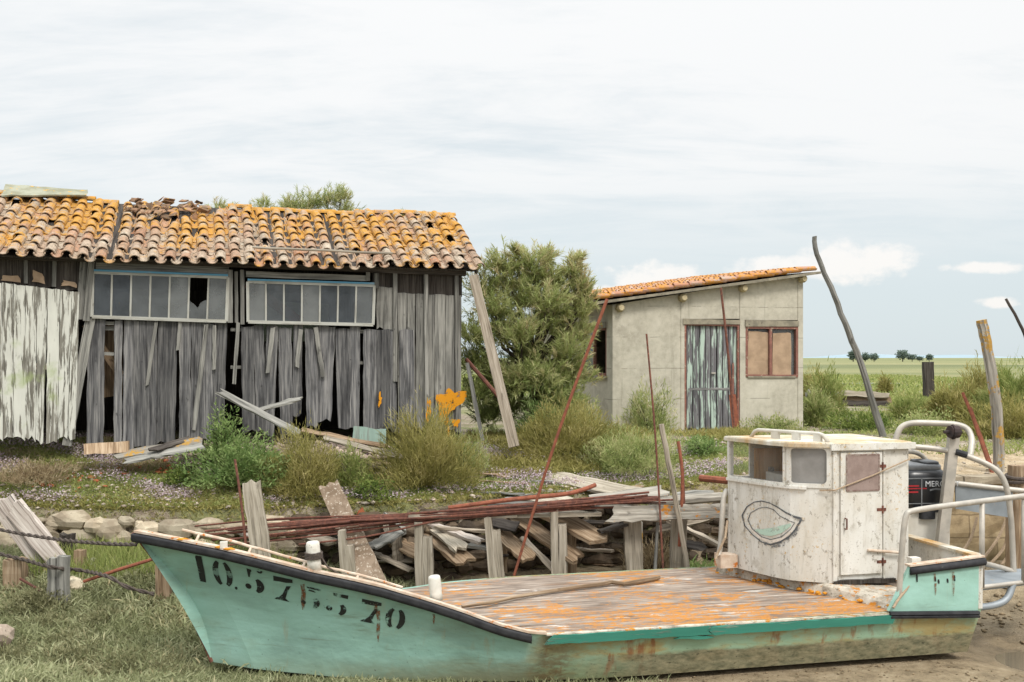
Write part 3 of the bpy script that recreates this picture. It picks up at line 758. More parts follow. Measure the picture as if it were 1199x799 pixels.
# windows
def strip_window(tl, tr, bl, br, n, broken):
    fr = MB()
    bars(fr, tl, tr, .085, .045, .05); bars(fr, bl, br, .095, .05, .06)
    bars(fr, tl, bl, .088, .045, .05); bars(fr, tr, br, .088, .045, .05)
    f = fr.build('window', MT['paint_frame'], shed)
    mu = MB(); gl = MB()
    lerp = lambda p, q, t: (p[0]+(q[0]-p[0])*t, p[1]+(q[1]-p[1])*t)
    for i in range(n):
        t0, t1 = i/n, (i+1)/n
        a, b_, c, d = lerp(bl, br, t0), lerp(bl, br, t1), lerp(tl, tr, t1), lerp(tl, tr, t0)
        if i: bars(mu, d, a, .084, .026, .03)
        if i == broken:
            pts = [SW.at(*lerp(d, a, k), .07) for k in (.55, 1.0)]
            mid = [SW.at(*lerp(lerp(d, c, q), lerp(a, b_, q), k), .07) for q, k in ((.25, .62), (.5, .72), (.62, .60), (.8, .55))]
            vs = [pts[0]]+mid+[SW.at(*lerp(c, b_, .52), .07), SW.at(*b_, .07), pts[1]]
            gl.add(vs, [tuple(range(len(vs)))], .5)
        else:
            qs(gl, a, b_, c, d, .07, .004, nl=1, nw=1, jit=0, rag=0)
    mu.build('mullion', MT['paint_frame'], f); gl.build('pane', MT['glass_shed'], f)
    m = MB(); bars(m, (tl[0], tl[1]-2.5), (tr[0], tr[1]-2.5), .10, .028, .05); m.build('head_trim', MT['paint_blue'], f)
strip_window((108.5, 319), (267, 325), (107.5, 371), (265, 376.5), 7, 5)
strip_window((290, 330), (438.5, 334.5), (290.5, 377), (437, 380.5), 7, -1)
# things dimly seen behind the panes
m = MB()
m.bar(SW.at(290, 332, -.5), SW.at(372, 392, -.9), .16, .08, sn, rnd=.6); m.build('fallen_rafter', MT['rust_bright'], shed)
m = MB(); qs(m, (300, 400), (385, 400), (385, 356), (300, 352), -.8, .03, jit=0, rag=0); m.build('inner_panel', blotch('panel_green', S(150, 160, 140), S(132, 142, 122), 3), shed)
m = MB()
qs(m, (134, 372), (162, 372), (158, 345), (138, 342), -.4, .03, jit=.03, rag=.05); qs(m, (165, 372), (205, 372), (203, 343), (168, 346), -.6, .03, jit=.01)
m.tube([SW.at(186+12*math.cos(a), 372-14*math.sin(a), -.35) for a in np.linspace(0, 3.14, 10)], .015, 6)
m.build('stored_gear', MT['zinc'], shed)
m = MB(); qs(m, (104, 470), (142, 462), (142, 375), (104, 380), -.6, .03, jit=.02); m.bar(SW.at(100, 380, -.2), SW.at(142, 440, -.3), .12, .03, sn); m.build('inner_boards', MT['wood_brown'], shed)
# roof
EA, EB = SW.at(-70, 296.5, .32), SW.at(562, 316, .30)
Ereach = (EB-EA); uL = Ereach.length
sl_dir = (-sn*1.0+V((0, 0, .50))).normalized()
rn = su.cross(sl_dir); rn = rn if rn.z > 0 else -rn
pitch = .238; ncol = int(uL/pitch); row = .31; nrow = 8
random.seed(3)
def skip(c, r):
    x = EA+su*(c*pitch); px = CX+x.x*F/x.y
    if 146 < px < 206 and r >= 6: return random.random() < .85
    if 206 <= px < 244 and r >= 7: return random.random() < .85
    if 150 < px < 232 and r == 5: return random.random() < .3
    if 20 < px < 158 and r >= 8: return True
    return random.random() < .008
sag = lambda a: -.06*math.sin(a/uL*3.14)+.02*math.sin(a*2.1)+.012*math.sin(a*5.3)
m = MB(); tile_roof(m, EA+Ereach.normalized()*.1, Ereach.normalized(), sl_dir, rn, ncol+1, nrow, pitch, row, skip, .016, sag)
roof = m.build('tile_roof', MT['tile'], shed, smooth=False)
# boards under the tiles on both slopes, ridge caps, verge boards
RL = nrow*row+.08
m = MB()
ridgeA, ridgeB = EA+sl_dir*RL, EB+sl_dir*RL
dn = V((0, 0, -.03))
EBd, RBd = EB+su*-.06, ridgeB+su*-.06
m.slab(EA+sl_dir*.06-rn*.03, EBd+sl_dir*.06-rn*.03, RBd-rn*.03, ridgeA-rn*.03, rn*.03, nl=2, nw=2, jit=0, rag=0)
bd = (-sn*1.0-V((0, 0, .60))).normalized()
m.slab(RBd-rn*.03, ridgeA-rn*.03, ridgeA+bd*2.8-rn*.03, RBd+bd*2.8-rn*.03, V((0, 0, .03)), nl=2, nw=2, jit=0, rag=0)
m.build('roof_deck', MT['wood_dark'], roof)
m = MB(); k = 0; far_side = False
while k*.36 < uL:
    p = ridgeA+Ereach.normalized()*(k*.36); px = CX+p.x*F/p.y
    if px > 200 and not far_side: m.build('ridge_tiles', MT['tile'], roof); m = MB(); far_side = True
    if not (110 < px < 262):
        r_ = .095*random.uniform(.9, 1.08); q0 = p+V((0, 0, .0+sag(k*.36)+random.uniform(-.015, .015))); ax = Ereach.normalized()*.40+V((0, 0, random.uniform(-.01, .01)))
        vs = []; sg = 7
        for e in (0, 1):
            for w in (0, .014):
                for j in range(sg+1):
                    th = math.pi*j/sg; vs.append(q0+ax*e-sn*math.cos(th)*(r_-w)+V((0, 0, math.sin(th)*(r_-w)*.75+.02)))
        n = sg+1
        fs = [(j, j+1, 2*n+j+1, 2*n+j) for j in range(sg)]+[(n+j, 3*n+j, 3*n+j+1, n+j+1) for j in range(sg)]+[(j, n+j, n+j+1, j+1) for j in range(sg)]+[(2*n+j, 2*n+j+1, 3*n+j+1, 3*n+j) for j in range(sg)]
        m.add(vs, fs, random.random(), [(1, 0, 0)]*len(vs))
    k += 1
m.build('ridge_tiles', MT['tile'], roof)
MT['shard'] = blotch('shard_old', S(150, 116, 90), S(110, 92, 74), 9, S(168, 132, 62), .58, .95, .008, 14, rndvar=.6)
m = MB()
for i in range(60):   # slipped and broken pieces round the hole
    px = random.uniform(136, 246); t = random.uniform(.72, 1.0)
    q = SW.at(px, 300, .3); q = EA+su*((q-EA).dot(su))+sl_dir*(RL*t)+rn*random.uniform(.0, .09)
    e1 = V((random.uniform(-1, 1), random.uniform(-1, 1), random.uniform(-.2, .2))).normalized(); e2 = e1.orthogonal().normalized()
    s1, s2 = random.uniform(.08, .2), random.uniform(.05, .12)
    m.slab(q-e1*s1/2-e2*s2/2, q-e1*s1/2+e2*s2/2, q+e1*s1/2+e2*s2/2, q+e1*s1/2-e2*s2/2, e1.cross(e2)*.016, nl=2, nw=2, jit=.012)
m.build('broken_tiles', MT['shard'], roof)['kind'] = 'stuff'
m = MB()
pa, pb = SW.at(8, 250, -2.1), SW.at(104, 250, -2.1)
qa = ridgeA+su*((pa-ridgeA).dot(su)); qb = ridgeA+su*((pb-ridgeA).dot(su))
m.slab(qa-sl_dir*.40+rn*.15, qb-sl_dir*.16+rn*.14, qb+sl_dir*.10+rn*.13, qa+sl_dir*.14+rn*.16, rn*.02, nl=3, nw=8, jit=.02, rag=.03)
m.build('ridge_sheet', MT['zinc'], roof)
m = MB(); q0 = EB+rn*-.02-su*.05
m.slab(q0-su*.02, q0+su*.02, q0+sl_dir*RL+su*.02, q0+sl_dir*RL-su*.02, rn*.05, nl=5, nw=1, jit=.006); m.build('verge_board', MT['wood_dark'], roof)
# loose pole lying along the eave tiles (rests on the roof)
m = MB(); pts = []
for t in np.linspace(0, 1, 9):
    px = 296+165*t; q = SW.at(px, 300, .3); q = EA+Ereach.normalized()*((q-EA).dot(Ereach.normalized()))
    pts.append(q+sl_dir*(.24-.05*t)+rn*.155)
m.tube(pts, [.02]*9, 7, wob=.006); tag(m.build('pole', MT['wood_pale']), 'thin bare pole lying along the shed roof just above the eave tiles', 'pole')

# ------------------------------------------------------------------ concrete building
CW = Wall(717, 21.0, 15)
cu, cn = CW.u, CW.n; cb = -cn
con = thing('concrete_hut', V((CW.at(830, 500).x, CW.at(830, 500).y, 1.85)), 'low grey concrete hut with a sloping orange tile roof and a peeling plank door', 'hut')
def cpt(px, py, off=0): return CW.at(px, py, off)
def roof_z(px): return np.interp(px, [690, 717, 940, 980], [360, 357, 321.5, 315])
def wallquad(m, x0, x1, y0, y1, y0b=None, t=.18, off=0):
    y0b = y0 if y0b is None else y0b
    m.slab(cpt(x0, y1, off), cpt(x1, y1, off), cpt(x1, y0b, off), cpt(x0, y0, off), cn*t, nl=1, nw=1, jit=0, rag=0)
m = MB()
wallquad(m, 717, 802, roof_z(717), 512, roof_z(802)); wallquad(m, 802, 866, roof_z(802), 373.5, roof_z(866)); wallquad(m, 866, 874, roof_z(866), 510, roof_z(874))
wallquad(m, 874, 934, roof_z(874), 375, roof_z(934)); wallquad(m, 874, 934, 441, 508); wallquad(m, 934, 940, roof_z(934), 508, roof_z(940))
# side walls and rear
zl = cpt(717, roof_z(717)).z; zr = cpt(940, roof_z(940)).z
LQ, RQ = cpt(717, 500), cpt(940, 500); D = 5.0
def sidept(L, z, s=0): q = V((LQ.x, LQ.y, 0))+cb*L-cu*s; return V((q.x, q.y, z))
TILT = .035
def sq(m, L0, L1, z0, z1, t=.18):
    k = TILT if z1 == zl else 0.0
    m.slab(sidept(L0, z0), sidept(L1, z0), sidept(L1, z1+k*L1), sidept(L0, z1+k*L0), -cu*t, nl=1, nw=1, jit=0, rag=0)
wz0 = 3.3-(440-HY)*21.3/F; wz1 = 3.3-(384-HY)*21.3/F
sq(m, .18, .34, 1.6, zl); sq(m, .34, 1.85, 1.6, wz0); sq(m, .34, 1.85, wz1, zl); sq(m, 1.85, D, 1.6, zl)
R0 = V((RQ.x, RQ.y, 0))
m.slab(V((R0+cb*.18).to_tuple()[:2]+(1.6,)), V((R0+cb*D).to_tuple()[:2]+(1.6,)), V((R0+cb*D).to_tuple()[:2]+(zr+TILT*D,)), V((R0+cb*.18).to_tuple()[:2]+(zr,)), cu*.18, nl=1, nw=1, jit=0, rag=0)
b0, b1 = V((LQ.x, LQ.y, 0))+cb*D, V((RQ.x, RQ.y, 0))+cb*D
m.slab(V((b0.x, b0.y, 1.6)), V((b1.x, b1.y, 1.6)), V((b1.x, b1.y, zr+TILT*D)), V((b0.x, b0.y, zl+TILT*D)), cb*.18, nl=1, nw=1, jit=0, rag=0)
m.build('wall', MT['concrete'], con)
for (x0, x1, yb) in [(717.3, 727, 512), (797.5, 802.5, 510), (866.5, 873, 508), (934.5, 940.3, 508)]:
    m = MB(); wallquad(m, x0, x1, roof_z(x0)+1, yb, roof_z(x1)+1, t=.03, off=.014); m.build('pilaster', MT['concrete'], con)
for px in (725, 798.5, 869, 938.5):
    m = MB(); y = roof_z(px)+5; c = cpt(px, y, .02)
    pts = [c-cn*.1, c+cn*.08, c+cn*.14]; m.tube(pts, [.085, .085, .055], 9, rnd=.5); m.build('beam_end', MT['beam_end'], con, smooth=False)
m = MB(); wallquad(m, 800, 867, 373.2, 380, 375, t=.10, off=.035); m.build('lintel', MT['concrete_dark'], con)
m = MB(); wallquad(m, 873, 935.5, 374.5, 382.5, 376, t=.10, off=.04); m.build('lintel', MT['concrete_dark'], con)
m = MB(); wallquad(m, 876, 932, 442.5, 440.5, t=.06, off=.03); m.build('window_sill', MT['concrete_dark'], con)
m = MB(); m.slab(sidept(.30, wz1, .05), sidept(1.9, wz1, .05), sidept(1.9, wz1+.12, .05), sidept(.30, wz1+.12, .05), -cu*.09, nl=1, nw=1, jit=0, rag=0); m.build('lintel', MT['wood_yellow'], con); m = MB()
m.slab(sidept(.30, wz0-.06, .06), sidept(1.9, wz0-.06, .06), sidept(1.9, wz0, .06), sidept(.30, wz0, .06), -cu*.09, nl=1, nw=1, jit=0, rag=0)
m.build('window_sill', MT['wood_yellow'], con)
# plank door with rusty frame
dr = MB(); random.seed(21); e = [804, 811.5, 819, 826, 832.5, 839.8, 846.5, 853, 858.5, 863.5]
for i in range(len(e)-1):
    wallq = (e[i]+.3, e[i+1]-.3); g = .5 if i != 4 else .9
    dr.slab(cpt(wallq[0], 502, -.04), cpt(wallq[1]-g, 502, -.04), cpt(wallq[1]-g, 380.5, -.04), cpt(wallq[0], 380, -.04), cn*.03, nl=8, nw=2, jit=.003, rag=.006, bot_rag=.02)
door = dr.build('door', MT['paint_mint'], con)
m = MB(); m.bar(cpt(806, 456, -.034), cpt(861, 456, -.034), .05, .01, cn, jit=.012, nl=14); m.build('cross_rail', MT['wood_grey'], door)
m = MB(); m.bar(cpt(833, 437, .0), cpt(838, 437, .0), .03, .03, cn); m.build('latch', MT['steel'], door)
fr = MB(); fr.bar(cpt(802.6, 378, .015), cpt(802.6, 503, .015), .04, .1, cn); fr.bar(cpt(864.6, 380, .015), cpt(864.6, 503, .015), .04, .1, cn); fr.bar(cpt(802, 379.6, .012), cpt(866, 381, .012), .05, .09, cn)
fr.bar(cpt(858.5, 425, .005), cpt(858.5, 466, .005), .035, .02, cn)
fr.build('door_frame', MT['red_paint'], con)
# window with boarded panes
fr = MB()
fr.bar(cpt(873.6, 383.5, .02), cpt(934.2, 384.3, .02), .05, .08, cn); fr.bar(cpt(873.8, 440, .02), cpt(934, 440.5, .02), .05, .08, cn)
fr.bar(cpt(874.4, 382.5, .018), cpt(874.4, 441, .018), .05, .08, cn); fr.bar(cpt(933.4, 383, .018), cpt(933.4, 441, .018), .05, .08, cn); fr.bar(cpt(902.6, 384, .024), cpt(902.6, 441, .024), .06, .08, cn)
win = fr.build('window', MT['red_paint'], con)
m = MB(); m.slab(cpt(876, 440, -.06), cpt(901.5, 440, -.06), cpt(901.5, 386, -.06), cpt(876, 386, -.06), cn*.004, nl=1, nw=1, jit=0, rag=0); m.slab(cpt(904, 440, -.06), cpt(932, 440, -.06), cpt(932, 386, -.06), cpt(904, 386, -.06), cn*.004, nl=1, nw=1, jit=0, rag=0)
m.build('pane', MT['glass_shed'], win)
m = MB(); m.slab(cpt(875.5, 439.8, -.03), cpt(901.3, 439.8, -.03), cpt(901, 390, -.03), cpt(876, 387.5, -.03), cn*.01, nl=6, nw=6, jit=.012, rag=.012); m.slab(cpt(904.6, 439.8, -.03), cpt(926.5, 439.8, -.03), cpt(926, 390, -.03), cpt(905, 390, -.03), cn*.01, nl=6, nw=6, jit=.008, rag=.01)
m.build('curtain', MT['curtain'], win)
# side window
m = MB()
for L in (.36, 1.12, 1.82): m.bar(sidept(L, wz0, -.0), sidept(L, wz1, -.0), .05, .06, -cu)
m.bar(sidept(.34, wz0+.02), sidept(1.85, wz0+.02), .05, .05, -cu); m.bar(sidept(.34, wz1-.02), sidept(1.85, wz1-.02), .05, .05, -cu)
win = m.build('window', MT['red_paint'], con)
m = MB(); m.slab(sidept(1.15, wz0, -.03), sidept(1.8, wz0, -.03), sidept(1.8, wz1, -.03), sidept(1.15, wz1, -.03), -cu*.01, jit=0, rag=0); m.build('pane', MT['glass_shed'], win)
# interior back so the open half reads dark
# roof
E0 = cpt(698, 352, .22); E1 = cpt(961, 316.5, .22)
sl = (E1-E0).normalized(); cbt = (cb+V((0, 0, TILT))).normalized(); rn2 = cbt.cross(sl); rn2 = rn2 if rn2.z > 0 else -rn2
SL = (E1-E0).length
m = MB(); random.seed(9)
tile_roof(m, E0+cbt*.12, cbt, sl, rn2, 23, int(SL/.33), .232, (SL-.1)/int(SL/.33), lambda c, r: False, .012, lambda a: 0)
roof = m.build('tile_roof', MT['tile2'], con)
m = MB(); m.slab(E0-rn2*.025, E1-rn2*.025, E1+cbt*5.4-rn2*.025, E0+cbt*5.4-rn2*.025, rn2*.05, nl=2, nw=6, jit=0, rag=0)
m.build('roof_slab', MT['concrete_dark'], roof)
m = MB()
for i in range(40):    # broken eave tiles
    q = E0+cb*random.uniform(.0, 2.5)-sl*random.uniform(-.1, .1)+V((0, 0, random.uniform(-.08, .06)))
    m.stone(q, random.uniform(.03, .08), sq=(1.4, 1, .5))
m.build('mortar_lumps', MT['concrete_dark'], roof)['kind'] = 'stuff'
# ------------------------------------------------------------------ green workboat
BA = V((.974, .225, 0)).normalized(); BP = V((-BA.y, BA.x, 0)); BO = V((.335, 10.45, 0))
def B(s, t, z): q = BO+BA*s+BP*t; return V((q.x, q.y, z))
def st_of(p): r = V((p.x, p.y, 0))-BO; return r.dot(BA), r.dot(BP)
boat = thing('workboat', B(.5, 1.4, .06), 'mint green flat workboat aground with a white cabin and worn black bow numbers', 'boat')
NS = [(-3.97, 1.22), (-3.75, 1.06), (-3.4, .86), (-3.0, .68), (-2.2, .38), (-1.4, .17), (-.6, .04), (0, 0), (6, 0)]
def t_near(s): return float(np.interp(s, [a for a, _ in NS], [b for _, b in NS]))
FSd = [(-3.97, 1.22), (-3.6, 1.42), (-3.0, 1.75), (-2.0, 2.15), (-1.12, 2.41), (-.57, 2.66), (.3, 2.8), (6, 2.8)]
def t_far(s): return float(np.interp(s, [a for a, _ in FSd], [b for _, b in FSd]))
GPX = [(157, 624), (175, 627), (211, 634), (260, 644), (305, 655), (362, 669.5), (412, 680), (450, 689), (499, 703.5), (539, 716.5), (587, 734), (621, 742.5), (640, 743.5)]
def s_at_px(px, tf):
    lo, hi = -3.97, 4.9
    for _ in range(40):
        m_ = (lo+hi)/2; q = B(m_, tf(m_), 0)
        if CX+q.x*F/q.y < px: lo = m_
        else: hi = m_
    return lo
GS, GZ = [], []
for px, py in GPX:
    s = s_at_px(px, t_near); q = B(s, t_near(s), 0); GS.append(s); GZ.append(CZ-(py-HY)*q.y/F)
zdk = GZ[-1]
def z_near(s): return float(np.interp(s, GS+[4.95], GZ+[zdk+.02]))
def z_far(s): return float(np.interp(s, [-3.97, -3, -2, -1.12, 5], [GZ[0], 1.16, .77, zdk-.0, zdk+.01]))
def z_deck(s): return float(np.interp(s, [-3.97, -3, -2, -1.1, 5], [GZ[0]-.06, 1.08, .70, zdk-.015, zdk-.0]))
def tc(s): return float(np.interp(s, [-3.21, -2.8, -2, -1.2, -.4, .4, 1, 5], [1.29, 1.02, .68, .42, .25, .16, .12, .10]))
def tcf(s): return float(np.interp(s, [-3.21, -2.6, -1.6, -.6, .4, 5], [1.29, 1.65, 2.1, 2.45, 2.66, 2.7]))
def zc_(s): return float(np.interp(s, [-3.21, -2, 0, 5], [.17, .11, .08, .10]))
# stations
gs_ = sorted(set(list(np.linspace(-3.97, 0.2, 26))+list(np.linspace(.2, 4.875, 14))))
def chine_s(s):
    if s < 1: return -3.21+(s+3.97)*(1+3.21)/(1+3.97)
    return 1+(s-1)*(4.77-1)/(4.875-1)
NV = 8
def hull_side(tg, zg, tcc, flip):
    vs = []; gcs = []
    for s in gs_:
        sc_ = chine_s(s); a = (s, tg(s), zg(s)); b_ = (sc_, tcc(sc_), zc_(sc_))
        for k in range(NV+1):
            f = k/NV
            hol = (.10*math.sin(math.pi*f)*float(sm(-.5, -3.6, s)))      # hollow flare of the bow
            ss, tt, zz = a[0]*(1-f)+b_[0]*f, a[1]*(1-f)+b_[1]*f, a[2]*(1-f)+b_[2]*f
            tt += hol*(1 if not flip else -1)*.8; ss += hol*.55
            vs.append(B(ss, tt, zz)); gcs.append((ss, k/NV, zz))
    fs = []
    for i in range(len(gs_)-1):
        for k in range(NV):
            q = (i*(NV+1)+k, i*(NV+1)+k+1, (i+1)*(NV+1)+k+1, (i+1)*(NV+1)+k)
            fs.append(q if not flip else q[::-1])
    return vs, fs, gcs
m = MB(); v1, f1, g1 = hull_side(t_near, z_near, tc, False); m.add(v1, f1, .5, g1)
v2, f2, g2_ = hull_side(t_far, z_far, tcf, True); m.add(v2, f2, .5, g2_)
n1 = len(v1)
bot = []
for i in range(len(gs_)-1): bot.append((i*(NV+1)+NV, n1+i*(NV+1)+NV, n1+(i+1)*(NV+1)+NV, (i+1)*(NV+1)+NV))
m.f += bot
e = (len(gs_)-1)*(NV+1)
for k in range(NV): m.f.append((e+k, e+k+1, n1+e+k+1, n1+e+k))
def hull_t(tg, zg, tcc, sgn, s, z):
    "where the hull side stands at station s and height z"
    best = None
    for st in np.linspace(max(-3.97, s-.9), min(4.95, s+.6), 60):
        z0 = zg(st); z1 = zc_(chine_s(st)); f = min(max((z0-z)/(z0-z1), 0), 1); hol = .10*math.sin(math.pi*f)*float(sm(-.5, -3.6, st))
        ss = st*(1-f)+chine_s(st)*f+hol*.55; tt = tg(st)*(1-f)+tcc(chine_s(st))*f+sgn*hol*.8
        if best is None or abs(ss-s) < best[0]: best = (abs(ss-s), tt)
    return best[1]
# inner skin of the bow bulwark
vi = []; gi = []
for s in gs_:
    for z in (z_near(s)-.001, z_deck(s)-.03): vi.append(B(s, (t_near(s) if z > z_deck(s) else hull_t(t_near, z_near, tc, 1, s, z))+.06, z)); gi.append((s, .5, z))
m.add(vi, [(i*2, i*2+2, i*2+3, i*2+1) for i in range(len(gs_)-1)], .5, gi)
hull = m.build('hull', MT['hull'], boat)
bvh_hull = BVHTree.FromPolygons([V(v) for v in v1], f1)
# stem band
m = MB(); pts = [V(v1[k])+V((-.006, 0, 0)) for k in range(NV+1)]; m.tube(pts, [.02]*len(pts), 6, wob=.002); m.build('stem_band', MT['rust'], boat)
# deck
m = MB(); vs = []; gcs = []; ds = np.linspace(-3.55, 4.86, 60); nt_ = 14
for s in ds:
    a, b_ = (hull_t(t_near, z_near, tc, 1, s, z_deck(s))+(.03 if s < -.05 else .012), t_far(s)-.0) if s < .2 else (t_near(s)+.012, t_far(s)+.012)
    for j in range(nt_+1):
        t = a+(b_-a)*j/nt_; vs.append(B(s, t, z_deck(s)+.012*math.sin(j/nt_*math.pi)+.003)); gcs.append((s, t, 0))
m.add(vs, [(i*(nt_+1)+j, (i+1)*(nt_+1)+j, (i+1)*(nt_+1)+j+1, i*(nt_+1)+j+1) for i in range(len(ds)-1) for j in range(nt_)], .5, gcs)
m.build('deck', MT['deck'], boat, smooth=True)
# black fender round the bow, capping above it
def sweep(m, path, prof, rnd=.5):
    "prof: list of (out, up) offsets; path: list of (point, outward)"
    n = len(prof); vs = []; gs = []; L = 0
    for i, (p, o) in enumerate(path):
        if i: L += (p-path[i-1][0]).length
        for a, b_ in prof: vs.append(p+o*a+V((0, 0, b_))); gs.append((L, a, b_))
    fs = [(i*n+j, (i+1)*n+j, (i+1)*n+(j+1) % n, i*n+(j+1) % n) for i in range(len(path)-1) for j in range(n)]
    fs += [tuple(range(n)), tuple(reversed(range((len(path)-1)*n, len(path)*n)))]
    m.add(vs, fs, rnd, gs)
def gw_path(a, b_, n, dz=0.0):
    out = []
    for s in np.linspace(a, b_, n):
        t0, t1 = t_near(max(-3.97, s-.1)), t_near(s+.1); tang = (BA*(s+.1-max(-3.97, s-.1))+BP*(t1-t0)).normalized()
        out.append((B(s, t_near(s), z_near(s)+dz), V((tang.y, -tang.x, 0))))
    return out
m = MB(); sweep(m, gw_path(-3.97, s_at_px(622, t_near), 44), [(.0, -.092), (.028, -.088), (.046, -.052), (.040, -.03), (.046, -.012), (.0, .0)]); m.build('fender', MT['rubber'], boat, smooth=True)
MT['cap'] = blotch('cap_pinkish', S(206, 190, 172), S(180, 156, 134), 7, S(186, 112, 50), .6, .85, .004, 9)
m = MB(); sweep(m, gw_path(-3.96, s_at_px(640, t_near), 44, .004), [(.012, 0), (.012, .022), (-.062, .022), (-.062, 0)]); m.build('gunwale_cap', MT['cap'], boat)
m = MB(); pth = gw_path(-3.55, s_at_px(470, t_near), 26)
pts = [p-o*.13+V((0, 0, .085-.06*i/25)) for i, (p, o) in enumerate(pth)]; m.tube(pts, .015, 7, wob=.003)
rl = m.build('bow_rail', MT['cap'], boat)
for i in (2, 8, 14, 20):
    m = MB(); p, o = pth[i]; m.tube([p-o*.05, p-o*.125+V((0, 0, .075-.06*i/25))], .014, 6); m.build('rail_stub', MT['cap'], rl)
m = MB()
for px in (213, 258, 268):
    s = s_at_px(px, t_near); m.stone(B(s, t_near(s)+.01, z_near(s)+.022), .042, sq=(1.3, .8, .35))
m.build('lichen_lump', blotch('lichen_lump', S(200, 136, 40), S(180, 118, 36), 20), boat)['kind'] = 'stuff'
m = MB(); s = s_at_px(262, t_near); m.box(B(s, t_near(s)+.02, z_near(s)+.05), .07, .05, .06, .2); m.build('white_block', MT['white_post'], boat)
def mooring_post(px, py0, py1, w, dt, rope):
    s = s_at_px(px, t_near); q = B(s, t_near(s)+dt, 0); d = q.y
    z0, z1 = CZ-(py0-HY)*d/F, CZ-(py1-HY)*d/F; q = V(((px-CX)*d/F, d, 0)); m = MB(); hw = w*d/F/2
    pts = [V((q.x+.02*(1-k), q.y, z0+(z1-z0)*k)) for k in (0, .3, .6, .85, .96, 1.0)]
    m.tube(pts, [hw, hw*.98, hw*.98, hw*.96, hw*.9, hw*.7], 12, rnd=.5, lump=.03)
    o = m.build('mooring_post', MT['white_post'], boat, smooth=True)
    if rope:
        m = MB(); pp = [V((q.x+.012+math.cos(a)*(hw+.010), q.y+math.sin(a)*(hw+.010), z0+(z1-z0)*(.42+.22*a/31+.03*math.sin(a*1.0)))) for a in np.linspace(0, 31, 80)]
        m.tube(pp, .009, 5, wob=.002)
        m.tube([pp[0], pp[0]+V((.06, -.03, -.08)), pp[0]+V((.16, .0, -.15))], .009, 5)
        m.build('rope_turns', MT['rope'], o)
mooring_post(366, 668, 634, 17, .06, True); mooring_post(508.5, 703, 674, 15, .14, False)
# rub rail boards along the flat side
def side_board(m, s0, s1, z_off0, z_off1, h, out=.035, **k):
    a, b_ = B(s0, -out, zdk+z_off0), B(s1, -out, zdk+z_off1)
    k = dict(dict(nl=16, nw=2, jit=.006, rag=.05), **k)
    m.slab(a-V((0, 0, h)), a, b_, b_-V((0, 0, h)), -BP*out*-1.0*-1.0 if False else (BP*-1)*out, **k)
s1 = s_at_px(829, t_near); s2 = s_at_px(834, t_near); s3 = s_at_px(1043, t_near)
m = MB(); side_board(m, .02, s1, -.004, -.004, .085); m.build('rub_rail', MT['paint_teal'], boat)
m = MB(); side_board(m, s2, s3, -.012, -.006, .085); side_board(m, s1-.25, s2+.05, -.018, -.012, .05, .02, nl=6); m.build('rub_rail', MT['paint_teal'], boat)
m = MB(); side_board(m, s1-.38, s1+.02, -.085, -.105, .03, .03, nl=5, rag=.08); m.build('splinter', MT['paint_teal'], boat)
m = MB(); m.slab(B(.0, -.012, zdk+.004), B(s3, -.012, zdk+.006), B(s3, .05, zdk+.008), B(.0, .05, zdk+.006), V((0, 0, .012)), nl=2, nw=30, jit=0, rag=.008); m.build('deck_edge', MT['curb'], boat)
# aft bulwark and transom
def onside(px, py, t=-.0):
    s = s_at_px(px, lambda _: t); q = B(s, t, 0); return V((q.x, q.y, CZ-(py-HY)*q.y/F))
pl = [onside(1041, 716), onside(1049, 700), onside(1058, 680), onside(1066, 664), onside(1110, 658.5), onside(1151, 653), onside(1145, 715)]
m = MB(); back = [p+BP*.05 for p in pl]; n = len(pl)
gcb = [(6, .5, .62)]*len(pl)
GCB = lambda p: (p.x-9.3, .5, p.z-.28)
m.add(pl+back, [tuple(range(n))]+[tuple(reversed(range(n, 2*n)))]+[(i, n+i, n+(i+1) % n, (i+1) % n) for i in range(n)], .5, [GCB(p) for p in pl+back])
bul = m.build('bulwark', MT['hull'], boat)
tr0, tr1 = st_of(pl[5]); ztop = pl[5].z
m = MB(); ss = tr0
vs = [B(4.88, .0, zdk), B(4.88, 2.8, zdk), B(ss, 2.8, ztop), B(ss, .0, ztop)]; vs += [v+BA*-.05 for v in vs]
m.add(vs, [(0, 1, 2, 3), (7, 6, 5, 4), (0, 4, 5, 1), (2, 6, 7, 3), (0, 3, 7, 4), (1, 5, 6, 2)], .5, [(-1, .5, 1)]*8)
m.build('transom', MT['cabin'], boat)
m = MB(); a, b_ = pl[3], pl[5]
sweep(m, [(a+(b_-a)*k, -BP) for k in np.linspace(-.01, 1.02, 8)], [(0, -.085), (.03, -.08), (.045, -.05), (.03, -.012), (0, 0)]); m.build('fender', MT['rubber'], boat, smooth=True)
m = MB(); sweep(m, [(a+(b_-a)*k, -BP) for k in np.linspace(-.01, 1.02, 8)], [(.012, .002), (.012, .02), (-.09, .02), (-.09, .002)]); m.build('gunwale_cap', MT['cap'], boat)
m = MB(); sweep(m, [(B(ss-.02, k, ztop), BA) for k in np.linspace(.08, 2.8, 8)], [(.05, .002), (.05, .03), (-.08, .03), (-.08, .002)]); m.build('transom_cap', MT['cabin_edge'], boat)
m = MB(); a, b_ = pl[0]+V((0, 0, .0)), pl[6]
sweep(m, [(a+(b_-a)*k, -BP) for k in np.linspace(0, 1.0, 8)], [(0, -.075), (.035, -.072), (.042, -.05), (.022, -.04), (.042, -.03), (.035, -.004), (0, 0)]); m.build('fender', MT['rubber'], boat)
